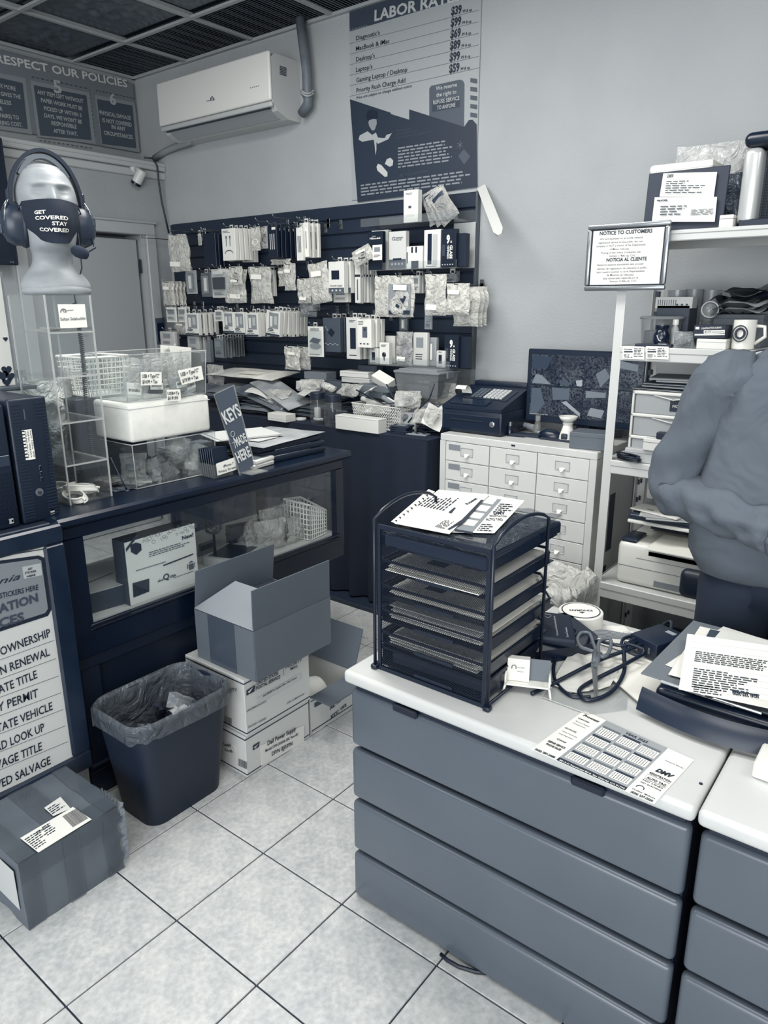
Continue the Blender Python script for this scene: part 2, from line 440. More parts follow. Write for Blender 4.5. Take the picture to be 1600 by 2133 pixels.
mb = MB(); wbox(mb,XB + .01,CF - .02,Y0,2.12,0,.11,.004); wbox(mb,CF - .03,CF - .006,Y0,2.12,.105,.125,.006); wbox(mb,CF - .03,CF - .012,Y0,2.12,.085,.1,.006)
mb.build('plinth',mat(.08,.35,0, 'wood'),dc,world=True)

# white floor pedestal under the sign
mb = MB(); wbox(mb,-2.40,-1.985,.30,.995,0,.155,.003); o = mb.build('pedestal',mat(.80,.5),None)
origin(o,(-2.2,.65,0)); tag(o, 'low white pedestal box on the floor under the framed sign', 'pedestal')
# counter box that carries the towers, behind the sign (mostly hidden)
mb = MB(); wbox(mb,-2.52,-1.99,.30,.985,.157,.945,.003); o = mb.build('black_counter',mat(.12,.5),None)
origin(o,(-2.25,.65,.157)); tag(o, 'black counter behind the framed sign, carrying the computer towers', 'counter')

# ================================================================== cloth-covered table
ZK = .925; KX0,KX1,KF = -4.0,-1.93,2.80
kt = thing('covered_table', 'long table under a black pleated cloth below the slatwall', 'table',(-2.9,3.0,0))
mb = MB(); wbox(mb,KX0,KX1 - .01,KF + .02,YB - .05,ZK - .03,ZK - .004,.003); mb.build('tabletop',mat(.3,.5),kt,world=True)
for x in (KX0 + .05,KX1 - .06):
    for y in (KF + .06,YB - .09):
        mb = MB(); wbox(mb,x - .02,x + .02,y - .02,y + .02,0,ZK - .03); mb.build('leg',mat(.2,.5),kt,world=True)
cl = mat(.09,.9,0, 'fabric',1,.02)
def skirt(u, v):   # u along front and round the right end, v down
    Ls = KX1 - KX0; L2 = .18; s = u*(Ls + L2); w = .006 + .02*v ** .7
    pl_ = math.sin(s*42 + 2*noise.noise(V((s*3,0,0))))*w + noise.noise(V((s*5,v*1.5,3)))*.012*v
    z = ZK - .002 - v*(ZK - .035)
    if s < Ls: return (KX0 + s,KF - .006 + pl_*(.2 + .8*v) - .012*v,z)
    return (KX1 + .004 + pl_*.5,KF + (s - Ls),z + .0*v)
o = MB().grid(skirt,300,8); wbox(o,KX0,KX1 + .003,KF - .004,YB - .05,ZK - .003,ZK + .001)
o = o.build('tablecloth',cl,None,True); origin(o,(-2.9,3.0,ZK)); tag(o, 'black pleated cloth draped over the long table below the slatwall', 'tablecloth')

# ================================================================== steel desk with four wide front panels, and its neighbour
deskm = mat(.425,.27,0, 'worn',.6,.012); topm = mat(.835,.36,0, 'worn',.7,.02)
ZD = .69; DF = 1.215; DX0,DX1 = -1.066,-.237
def desk(x0,x1,label,scal,zs):
    d = thing('desk',label, 'desk',((x0 + x1)/2,1.5,0))
    mb = MB(); wbox(mb,x0 + .004,x1 - .001,1.19,1.87,ZD - .032,ZD,0); mb = MB()
    mb.box(((x0 + x1)/2 + .001,(1.192 + 1.87)/2,ZD - .017),(x1 - x0 - .002,.678,.034),.011,3)
    mb.build('worktop',topm,d, 'auto',world=True)
    mb = MB(); wbox(mb,x0 + .02,x1 - .012,DF + .022,1.84,.0,ZD - .036); mb.build('carcass',mat(.12,.5),d,world=True)
    mb = MB(); wbox(mb,x0 + .02,x1 - .02,DF + .006,DF + .03,ZD - .075,ZD - .034); mb.build('top_rail',mat(.10,.4),d,world=True)
    for k in range(4):
        za,zb = zs[k]
        mb = MB(); mb.box(((x0 + x1)/2,DF + .012,(za + zb)/2),(x1 - x0 - .014,.030,zb - za),.013,4)
        mb.build('front_panel',deskm,d, 'auto',world=True)
    if scal:
        for px,py in ((845,1478),(1225,1640)):
            p_ = at(px,py,y=DF); mb = MB(); mb.box((p_.x,DF - .002,ZD - .058),(.07,.012,.02),.004); mb.build('latch',mat(.05,.4),d,world=True)
    return d
zs = [(.006,.145),(.157,.307),(.319,.462),(.474,.632)]
d1 = desk(DX0,DX1, 'grey steel desk with four wide front panels and a white worktop, nearest the aisle',True,zs)
mb = MB(); p_ = at(1460,1633,z=ZD); mb.lathe([(0,0),(.0035,0),(.0035,.0012),(0,.0015)],10,(p_.x,p_.y,ZD)); mb.build('screw',mat(.2,.4),d1,world=True)
d2 = desk(DX1 + .002,.62, 'grey steel desk with a white worktop, cut off by the right edge of the photo',False,zs)
# ================================================================== upper left: policy banner
bx = XL + .022; bp = PX(bx)
bn = thing('policy_banner', 'wide printed banner about shop policies high on the left wall below the ceiling', 'banner',(bx,2.4,2.55))
mb = MB(); wbox(mb,bx - .02,bx - .001,1.0,3.262,2.545,2.965,.002); mb.build('board',mat(.55,.45),bn,world=True)
mb = MB(); text(mb, 'RESPECT OUR POLICIES',bp,(-8,129),(266,182),17,.022); mb.build('lettering',mat(.88,.5),bn,world=True)
def rr4(c,k=.16):
    """corner-cut polygon from four pixel corners"""
    out = []
    for i in range(4):
        p,a,b = V(c[i]),V(c[i - 1]),V(c[(i + 1) % 4])
        out += [tuple(p + (a - p)*k),tuple(p + (a - p)*k*.3 + (b - p)*k*.3*.6),tuple(p + (b - p)*k*.7)]
    return out
for outer,inner in (([(63,167),(187,193),(200,300),(78,285)],[(70,177),(180,199),(191,292),(84,282)]),
                     ([(197,197),(281,214),(291,317),(212,302)],[(202,206),(276,220),(284,309),(213,300)]),
                     ([(-60,140),(53,163),(67,280),(-50,262)],[(-60,148),(47,173),(58,269),(-50,254)])):
    mb = MB(); mb.ppoly(bp,[(x,y) for x,y in outer],.0008); mb.build('panel_border',mat(.62,.5),bn,world=True)
    mb = MB(); mb.ppoly(bp,rr4([V((*p,0)) .xy for p in outer],.1),.0016) if False else mb.ppoly(bp,inner,.0016); mb.build('policy_panel',mat(.36,.5),bn,world=True)
mb = MB()
for s,a,b,h in (('ANY ITEM LEFT WITHOUT',(78,195),(174,215),8),('PAPER WORK MUST BE',(86,212),(172,230),8),('PICKED UP WITHIN 3',(92,229),(170,244),8),("DAYS. WE WON'T BE",(93,244),(171,258),8),('RESPONSIBLE',(108,260),(160,268),8),('AFTER THAT.',(112,276),(162,283),8),
                   ('PHYSICAL DAMAGE',(208,238),(273,250),8),('IS NOT COVERED',(214,254),(275,264),8),('IN ANY',(233,268),(262,273),8),('CIRCUMSTANCES.',(217,280),(278,290),8),
                   ('X MORE',(0,182),(33,189),8),('GIVES THE',(2,199),(44,206),8),('ELESS',(0,215),(24,219),8),('R',(0,230),(6,231),8),('PAIRS) TO',(0,244),(40,249),8),('RING COST.',(0,259),(47,264),8)):
    text(mb,s,bp,a,b,h,.02,off=.0025)
text(mb, '5',bp,(113,192),(130,195),25,.03,off=.003); text(mb, '6',bp,(229,216),(243,219),22,.03,off=.003)
mb.build('lettering',mat(.75,.5),bn,world=True)
mb = MB()
for a,b in (((66,160),(186,185)),((200,188),(284,206)),((186,185),(198,290)),((82,292),(196,309))):
    for k in range(12):
        t0,t1 = k/12,(k + .5)/12; P0 = bp.hit(a[0] + (b[0] - a[0])*t0,a[1] + (b[1] - a[1])*t0,.002); P1 = bp.hit(a[0] + (b[0] - a[0])*t1,a[1] + (b[1] - a[1])*t1,.002)
        mb.tube([P0,P1],.002,4)
mb.build('dashed_line',mat(.25,.5),bn,world=True)

# ================================================================== air conditioner
ax0,ax1 = -4.15,-3.165
ac = thing('air_conditioner', 'white wall-mounted split air conditioner unit high on the back wall', 'air conditioner',((ax0 + ax1)/2,YB,2.53))
pr_ = [(YB - .001,2.835),(3.10,2.835),(3.078,2.815),(3.078,2.60),(3.11,2.56),(3.19,2.53),(YB - .001,2.53)]
acm = mat(.90,.35)
mb = MB(); mb.prism([(ax0,y,z) for y,z in pr_],(ax1 - ax0,0,0)); mb.build('body',mat(.80,.4),ac,world=True)
mb = MB(); mb.box(((ax0 + ax1)/2,3.067,2.722),(ax1 - ax0 + .004,.024,.238),.014,4); mb.build('front_panel',acm,ac, 'auto',world=True)
mb = MB(); mb.box(((ax0 + ax1)/2,3.075,2.588),(ax1 - ax0 - .004,.022,.026),.008,3); mb.build('lower_panel',mat(.78,.4),ac, 'auto',world=True)
mb = MB(); mb.prism([(ax0 + .05,3.082,2.575),(ax0 + .05,3.09,2.585),(ax0 + .05,3.165,2.538),(ax0 + .05,3.155,2.53)],(ax1 - ax0 - .09,0,0)); mb.build('air_flap',mat(.66,.4),ac,world=True)
mb = MB(); mb.box(((ax0 + ax1)/2,3.084,2.571),(ax1 - ax0 - .06,.012,.004)); mb.build('outlet_slot',mat(.15,.5),ac,world=True)
pa = PY(3.0548); mb = MB()
for q in (0,1,2): a = at(439 + q*3,206,y=3.054); mb.box((a.x,3.0545,a.z + .008*(q == 1)),(.009,.001,.014),.0004)
text(mb, 'SMART',pa,(430,212),(448,209),2.5); mb.build('logo',mat(.3,.5),ac,world=True)
mb = MB()
for q in range(5): a = at(522 + q*4,183 - q,y=3.054); mb.box((a.x,3.0545,a.z),(.007,.001,.005),.0002)
mb.build('display_mark',mat(.5,.5),ac,world=True)
px1 = PX(ax1 + .0015); mb = MB()
for k in range(6): A = at(590 ,140 + 3.2*k,x=ax1 + .0015); mb.box((ax1 + .001,A.y,A.z),(.001,.05,.005),.0002)
mb.build('rating_label',mat(.3,.6),ac,world=True)
# covered pipe rising to the ceiling, strap and hose
pz = thing('pipe_trunking', 'grey wrapped pipe rising from the air conditioner to the ceiling', 'pipe',(-3.05,3.22,2.55))
a = at(626,56,y=3.22); b = at(640,190,y=3.22)
mb = MB(); mb.tube([(a.x,3.22,ZT - .002),(b.x,3.22,b.z + .1),(b.x + .002,3.22,b.z - .01),(b.x,3.225,b.z - .06),(b.x - .06,3.235,b.z - .10)],.027,12); mb.build('pipe',mat(.50,.5,0, 'worn',2,.05),pz,True,world=True)
mb = MB()
for zz in (0,.012): mb.tube([(b.x + .034*math.cos(t),3.22 + .034*math.sin(t),b.z - .02 + zz + .012*math.sin(2*t)) for t in np.linspace(0,2*PI,18)],.0055,6)
mb.build('strap',mat(.7,.4),pz,True,world=True)
dh = MB(); c0 = at(392,297,y=3.235); c1 = at(365,306,y=3.25); c2 = at(345,315,y=3.27); c3 = at(322,330,y=3.27)
dh.tube([(c0.x + .05,3.22,2.545),c0,c1,c2,c3],.021,12)
o = dh.build('drain_hose',mat(.66,.5),None,True); origin(o,c1); tag(o, 'pale drain hose running from under the air conditioner to the corner', 'hose')

# camera in the corner
sc_ = at(291,366,x=XW + .06); cm = thing('security_camera', 'small white security camera with a dark lens on the left wall', 'camera',sc_)
mb = MB(); mb.lathe([(0,0),(.032,0),(.034,.01),(.02,.022),(0,.024)],20,M=Matrix.Translation((-.058,0,.045)) @ Matrix.Rotation(PI/2,4, 'Y')); mb.tube([(-.04,0,.045),(-.01,0,.04),(.0,0,.02)],.011,8); mb.build('mount',mat(.8,.4),cm,True)
Mc = Matrix.Rotation(.55,4, 'Y') @ Matrix.Rotation(-.25,4, 'X')
mb = MB(Mc); mb.lathe([(0,.04),(.026,.038),(.031,.03),(.031,-.045),(.0,-.045)],22); mb.build('body',mat(.84,.35),cm, 'auto')
mb = MB(Mc); mb.lathe([(0,-.046),(.033,-.046),(.033,-.062),(.028,-.064),(0,-.062)],22); mb.build('bezel',mat(.1,.3),cm, 'auto')
mb = MB(Mc); mb.lathe([(0,-.0645),(.011,-.0645),(.008,-.068),(0,-.069)],14); mb.build('lens',mat(.6,.1),cm,True)
# black cable hanging in the corner
pts = [at(300,328,x=XW + .02),at(318,330,x=XW + .03),at(327,345,x=XW + .03),at(331,380,x=XW + .03),at(337,420,x=XW + .03),at(345,455,x=XW + .03),at(352,486,x=XW + .03)]
mb = MB(); mb.tube(pts,.0055,6); o = mb.build('wall_cable',mat(.08,.4),None,True); origin(o,pts[0]); tag(o, 'thin black cable hanging down the corner beside the security camera', 'cable')
# wall switches near the door
s_ = at(42,792,x=XW + .004); t = thing('wall_switch', 'grey light switch plate on the left wall beside the acrylic tower', 'switch',s_)
mb = MB(); mb.box((0,0,0),(.008,.075,.12),.003); mb.build('plate',mat(.55,.4),t)
for k in (-.018,.018): mb = MB(); mb.box((.006,k,0),(.008,.012,.03),.003); mb.build('toggle',mat(.75,.4),t)
t = thing('intercom', 'small dark keypad panel on the wall right of the door', 'intercom',at(333,690,x=XW + .012))
mb = MB(); mb.box((0,0,0),(.022,.085,.19),.008,2); mb.build('body',mat(.34,.4),t, 'auto')
mb = MB(); mb.box((.011,0,-.008),(.003,.06,.13),.001); mb.build('face',mat(.12,.25),t)

# ================================================================== labour rates poster
yp = YB - .008; pp = PY(yp); x0,x1,z0,z1 = -2.79,-2.0,2.095,2.995
ps = thing('rates_poster', 'tall printed labour rates poster with a dark lower half on the back wall', 'poster',((x0 + x1)/2,yp,z0))
mb = MB(); wbox(mb,x0,x1,yp + .0005,YB - .001,z0,z1); mb.build('sheet',mat(.70,.45),ps,world=True)
def CP(X, Y): return (700 + X * .21875, Y * .21871)        # crop reading to photo pixels
def cpoly(name,pts,v,off): mb = MB(); mb.ppoly(pp,[CP(*p) for p in pts],off); return mb.build(name,mat(v,.5),ps,world=True)
zt = lambda px,py: at(px,py,y=yp)
mb = MB(); A = zt(*CP(120,303)).z; wbox(mb,x0 + .001,x1 - .001,yp - .0006,yp,A,z1 - .001); mb.build('header_band',mat(.30,.5),ps,world=True)
cpoly('lower_field',[(132,945),(520,1073),(520,1085),(697,1140),(697,1042),(1220,1207),(1265,1143),(1300,1140),(1340,1185),(1345,1780),(205,1925)],.20,.001)
cpoly('notice_tab',[(888,1103),(888,845),(905,818),(1180,758),(1210,770),(1222,800),(1218,1207)],.38,.0016)
cpoly('notice_box',[(918,965),(1180,910),(1178,1020),(915,1068)],.27,.0022)
for k in range(5): cpoly('stripe',[(1280,743 + 82*k),(1343,752 + 82*k),(1343,795 + 82*k),(1278,783 + 82*k)],.36,.0016)
mb = MB()
for s,a,b,h,bo in (('LABOR RATES',(365,200),(1190,0),100,.03),): text(mb,s,pp,CP(*a),CP(*b),h*.2187,bo,off=.002)
for s,a,b,h in (('We reserve',(950,862),(1152,822),38),('the right to',(955,925),(1146,888),38),('REFUSE SERVICE',(925,995),(1175,950),36),('TO ANYONE',(962,1045),(1136,1015),36)):
    text(mb,s,pp,CP(*a),CP(*b),h*.2187,.012,off=.003)
mb.build('lettering',mat(.78,.5),ps,world=True)
mb = MB()
for s,a,b,h in (("Diagnostic's",(190,385),(415,330),42),('MacBook & iMac',(190,485),(508,408),42),("Desktop's",(190,588),(368,548),42),("Laptop's",(190,686),(345,652),42),('Gaming Laptop / Desktop',(193,785),(678,680),42),('Priority Rush Charge Add',(195,883),(660,783),42)):
    text(mb,s,pp,CP(*a),CP(*b),h*.2187,.008,off=.002)
text(mb, 'Price are subject to change without notice',pp,CP(193,945),CP(722,828),5.5,.004,.25,off=.002)
for s,y in (('$39',140),('$99',250),('$69',360),('$89',470),('$99',580),('$59',690)):
    x = 1095 - (y - 140)*.034; text(mb,s,pp,CP(x,y + 5),CP(x + 98,y - 15),17,.035,off=.002); text(mb, '.99 & up',pp,CP(x + 103,y - 18),CP(x + 198,y - 36),6,.01,off=.002)
mb.build('lettering',mat(.14,.5),ps,world=True)
mb = MB()
for k in range(6):
    y0 = 418 + 100*k; A = pp.hit(*CP(125,y0),.0016); B = pp.hit(*CP(1360,y0 - 322 + 10*k),.0016); mb.tube([A,B],.0008,4)
mb.build('rule_line',mat(.55,.5),ps,world=True)
mb = MB(); lines(mb,pp,CP(590,1400),CP(1110,1320),CP(590,1610),7,frac=(.85,1),off=.002,words=10); lines(mb,pp,CP(235,1755),CP(1295,1610),CP(240,1875),4,frac=(.9,1),off=.002,words=18,seed=4)
mb.build('small_print',mat(.62,.5),ps,world=True)
mb = MB()
for s,a,b in (('Please read',(575,1258),(710,1232)),('and accept these',(575,1290),(770,1252)),('terms before you leave your',(575,1322),(905,1262)),('TERMS & CONDITIONS',(600,1688),(870,1640))): text(mb,s,pp,CP(*a),CP(*b),5,.004,off=.002)
mb.build('lettering',mat(.33,.5),ps,world=True)
# plain cartoon figure pointing (generic), shoe, ball-like emblem, diamond, asterisk
cpoly('figure_shirt',[(215,1330),(225,1290),(300,1250),(345,1285),(380,1262),(400,1310),(465,1315),(480,1285),(535,1268),(520,1285),(500,1325),(400,1370),(385,1355),(385,1430),(375,1478),(368,1390),(360,1330),(250,1350)],.72,.0018)
cpoly('figure_face',[(305,1150),(385,1120),(388,1180),(370,1235),(345,1245),(315,1200)],.62,.0022)
cpoly('figure_hair',[(285,1110),(300,1060),(340,1042),(390,1055),(398,1110),(385,1135),(320,1130),(308,1165)],.10,.0026)
cpoly('figure_shoe',[(385,1590),(400,1560),(430,1570),(490,1640),(490,1680),(465,1685),(395,1625)],.80,.0018)
cpoly('emblem',[(465,1560),(485,1515),(520,1502),(545,1530),(540,1575),(510,1588),(480,1570)],.78,.0018)
cpoly('diamond',[(1165,1485),(1218,1420),(1280,1490),(1220,1568)],.36,.0018)
mb = MB()
for a_ in range(3):
    c = pp.hit(*CP(1182,1380),.002); d = V((math.cos(a_*PI/3 + .5),0,math.sin(a_*PI/3 + .5)))*.018; mb.tube([c - d,c + d],.0014,4)
for k in range(10): c = pp.hit(*CP(140 + 17*k,285 - 4.5*k),.002); mb.box(c,(.006,.001,.006))
mb.build('print_mark',mat(.55,.5),ps,world=True)

# white plastic strap-shaped paddle leaning off the slat wall's end
mb = MB(); A = at(1004,392,y=3.268); B = at(1043,492,y=3.05)
def pad(A,B,w,t):
    d = (B - A); L_ = d.length; d.normalize(); s = V((1,0,0)); s = (s - d*s.dot(d)).normalized(); nn = d.cross(s)
    return [A + d*(L_*q) + s*(w/2*sg*f) for q,f,sg in ((0,.9,-1),(.5,1,-1),(.92,1,-1),(1,.4,-1),(1,.4,1),(.92,1,1),(.5,1,1),(0,.9,1))],nn*t
pts,nn = pad(A,B,.045,.012); mb.prism(pts,nn); o = mb.build('plastic_paddle',mat(.86,.35)); origin(o,A)
tag(o, 'long white plastic paddle leaning out from the upper right end of the slatwall', 'paddle')
# ================================================================== merchandise on the slat wall
def rect(px0,py0,px1,py1,y):
    a = at(px0,(py0 + py1)/2,y=y); b = at(px1,(py0 + py1)/2,y=y); t = at((px0 + px1)/2,py0,y=y); u = at((px0 + px1)/2,py1,y=y)
    return (a.x + b.x)/2,t.z,b.x - a.x,t.z - u.z
hook_m = mat(.62,.25,.85)
hg = 'chrome peg hooks on the slatwall'
def hook(x,z,d=.22,lab='chrome wire peg hook on the slatwall'):
    t = thing('peg_hook',lab, 'hook',(x,YS,z),0,hg)
    mb = MB(); mb.tube([(0,-.003,0),(0,-d,-.002),(0,-d - .018,.014)],.0026,6); mb.build('wire',hook_m,t,True)
    mb = MB(); mb.box((0,-.003,.0),(.022,.005,.05),.001); mb.build('bracket',hook_m,t); return t
def art(kind,w,h,t,root,v,seed):
    """the printed face and window of a pack, hanging from z = 0 downwards, front at y = -t/2"""
    r = random.Random(seed); y = -t/2 - .0006; ink = mat(.15 if v > .45 else .85,.5); mid = mat(.48,.5)
    def bx(name,x,z,ww,hh,m,d=.0012): mb = MB(); mb.box((x*w,y,-z*h),(ww*w,d,hh*h)); mb.build(name,m,root)
    def tx(s,x,z,ww,hh,m,b=.02): mb = MB(); textl(mb,s,(x*w,y - .001,-z*h),(1,0,0),(0,0,1),ww*w,hh*h,b,center=True); mb.build('lettering',m,root)
    def ln(x,z,ww,hh,n,m):
        mb = MB()
        for k in range(n): l = ww*r.uniform(.6,1); mb.box(((x - (ww - l)/2)*w,y,-(z + hh*(k + .5)/n)*h),(l*w,.0008,hh/n*.4*h))
        mb.build('small_print',m,root)
    if kind == 'cable':
        ln(-.1,.06,.6,.08,2,ink)
        mb = MB()
        for s in (-.16,.12):
            mb.tube([(s*w,y,-.30*h),(s*w,y,-.55*h)],.0035,5); mb.box((s*w,y,-.27*h),(.012,.001,.016))
        mb.tube([(w*.3*math.cos(a),y,-h*.78 + h*.10*math.sin(a)) for a in np.linspace(0,PI,10)],.003,4); mb.build('picture',mid,root)
    elif kind == 'adapter':
        bx('window',.06,.38,.68,.62,mat(.62,.3)); bx('plug_picture',-.12,.42,.18,.42,mat(.9,.4),.003); bx('plug_picture',.2,.36,.22,.34,mat(.78,.4),.002)
        mb = MB(); mb.lathe([(0,-.0004),(1,-.0004),(1,.0004),(0,.0004)],18,M=Matrix.Translation((-.15*w,y,-.76*h)) @ Matrix.Rotation(PI/2,4, 'X') @ Matrix.Diagonal((.22*w,.055*h,1,1))); mb.build('logo',mat(.12,.4),root)
        tx('SAMSUNG',-.15,.772,.34,.028,mat(.95),.03); tx('Travel Adapter',-.1,.87,.6,.04,mat(.4,.5)); bx('base_band',0,.95,1,.08,mat(.25,.5))
    elif kind == 'glass9':
        tx('9',.0,.36,.22,.2,mat(.97),.05); tx('H',.2,.36,.08,.05,mat(.97),.05)
        mb = MB(); textl(mb, 'GLASS',(.12*w,y - .001,-.42*h),(0,0,-1),(1,0,0),.36*h,.17*w,.04); textl(mb, 'TEMPERED',(-.05*w,y - .001,-.42*h),(0,0,-1),(1,0,0),.36*h,.10*w,.03); mb.build('lettering',mat(.95),root)
        for k in range(5): bx('icon',-.36 + .17*k,.93,.07,.03,mat(.8,.5))
        bx('phone_picture',-.3,.55,.22,.3,mat(.3,.3))
    elif kind == 'phone':
        bx('phone_picture',0,.5,.42,.5,mat(.12,.3)); ln(0,.06,.5,.06,2,ink); ln(0,.88,.6,.05,1,ink)
    elif kind == 'bank':
        bx('phone_picture',.05,.45,.34,.38,mat(.45,.4)); bx('lens_mark',.05,.36,.14,.09,mat(.25,.4),.002); ln(-.22,.06,.4,.14,3,ink)
        for k in range(3): bx('icon',-.25 + .25*k,.86,.12,.05,mat(.3,.5))
    elif kind == 'pad':
        mb = MB(); mb.lathe([(0,0),(1,0),(1,.0008),(0,.0008)],20,M=Matrix.Translation((0,y,-.64*h)) @ Matrix.Rotation(PI/2,4, 'X') @ Matrix.Diagonal((.36*w,.09*h,1,1))); mb.build('pad_picture',mat(.6,.5),root)
        mb = MB(); mb.prism([(-.38*w,y,-.50*h),(.15*w,y,-.56*h),(.38*w,y,-.42*h),(-.12*w,y,-.36*h)],(0,-.001,0)); mb.build('phone_picture',mat(.35,.4),root); ln(0,.05,.6,.08,2,ink); ln(0,.9,.8,.04,1,ink)
    elif kind == 'console':
        bx('picture',-.05,.42,.5,.28,mat(.10,.3)); tx('Console Supply',0,.78,.8,.05,ink,.01); bx('base_band',0,.91,1,.17,mat(.42,.5))
        for k in range(3): bx('icon',-.25 + .25*k,.91,.1,.05,mat(.85,.5),.002)
    elif kind == 'band': bx('base_band',0,.28,1,.06,mat(.1,.5)); bx('spine_line',0,.65,.18,.55,mat(.35,.5))
    elif kind == 'gloss':
        tx('G',-.22,.23,.2,.09,mat(.4),.01); tx('TEMPERED',.12,.19,.45,.035,mat(.35)); tx('GLASS',.08,.24,.35,.035,mat(.35)); bx('base_band',0,.86,1,.25,mat(.42,.5)); bx('notch',0,.73,.5,.05,mat(.15,.4),.002)
        for k in range(4): bx('icon',-.3 + .2*k,.86,.08,.05,mat(.8,.5),.002)
    elif kind == 'blackbox': tx('Milondel',0,.2,.75,.05,mat(.95),.02); ln(0,.1,.4,.04,1,mat(.8)); 
    elif kind == 'plug2':
        for s in (-.12,.12): bx('plug_picture',s,.16,.09,.26,mat(.1,.4))
        bx('picture',.05,.82,.42,.34,mat(.15,.4)); bx('spine_line',-.4,.5,.05,.5,mat(.4,.5))
    elif kind == 'case': bx('phone_picture',-.15,.5,.25,.8,mat(.14,.3)); bx('case_picture',.18,.52,.3,.8,mat(.8,.3),.001); ln(0,.93,.7,.04,1,ink)
    elif kind == 'tags': bx('window',0,.3,.6,.3,mat(.6,.4)); ln(0,.62,.7,.2,3,ink)
    elif kind == 'ear':
        mb = MB(); mb.lathe([(0,-.003),(.2*w,-.002),(.2*w,.002),(0,.003)],14,M=Matrix.Translation((0,y,-.55*h)) @ Matrix.Rotation(PI/2,4, 'X')); mb.tube([(0,y,-.6*h),(.02*w,y,-.82*h)],.004,5); mb.build('earpiece',mat(.1,.3),root,True); ln(0,.08,.6,.12,3,ink)
    elif kind == 'charger': bx('picture',0,.7,.5,.2,mat(.9,.4),.002); ln(-.1,.08,.5,.06,2,ink); bx('plug_picture',-.05,.52,.2,.08,mat(.35))
    elif kind == 'adapterblk': bx('adapter',0,.5,.62,.42,mat(.14,.35),.016); ln(0,.82,.6,.1,2,ink); bx('header',0,.14,.6,.1,mat(.9))
    elif kind == 'stick': bx('item',0,.5,.2,.55,mat(.92,.3),.012); bx('window',0,.5,.5,.72,mat(.6,.3),.0006)
    elif kind == 'leads':
        for s in (-.2,0,.22): bx('item',s,.5,.06,.5,mat(.85 if v < .4 else .3,.4),.003)
        bx('header',.2,.08,.4,.08,mat(.92))
    elif kind == 'square':
        mb = MB(); M_ = Matrix.Translation((0,y,-.42*h)) @ Matrix.Rotation(.7,4, 'Y'); mb.box((0,0,0),(.3*w,.003,.3*w),.001,M=M_); mb.tube([(-.35*w,y,-.25*h),(-.2*w,y,-.38*h)],.002,4); mb.build('charger_picture',mat(.1,.3),root)
        for k in range(6): bx('icon',-.35 + .14*k,.75 + .03*(k % 2),.1,.03,mat(.65,.5),.002)
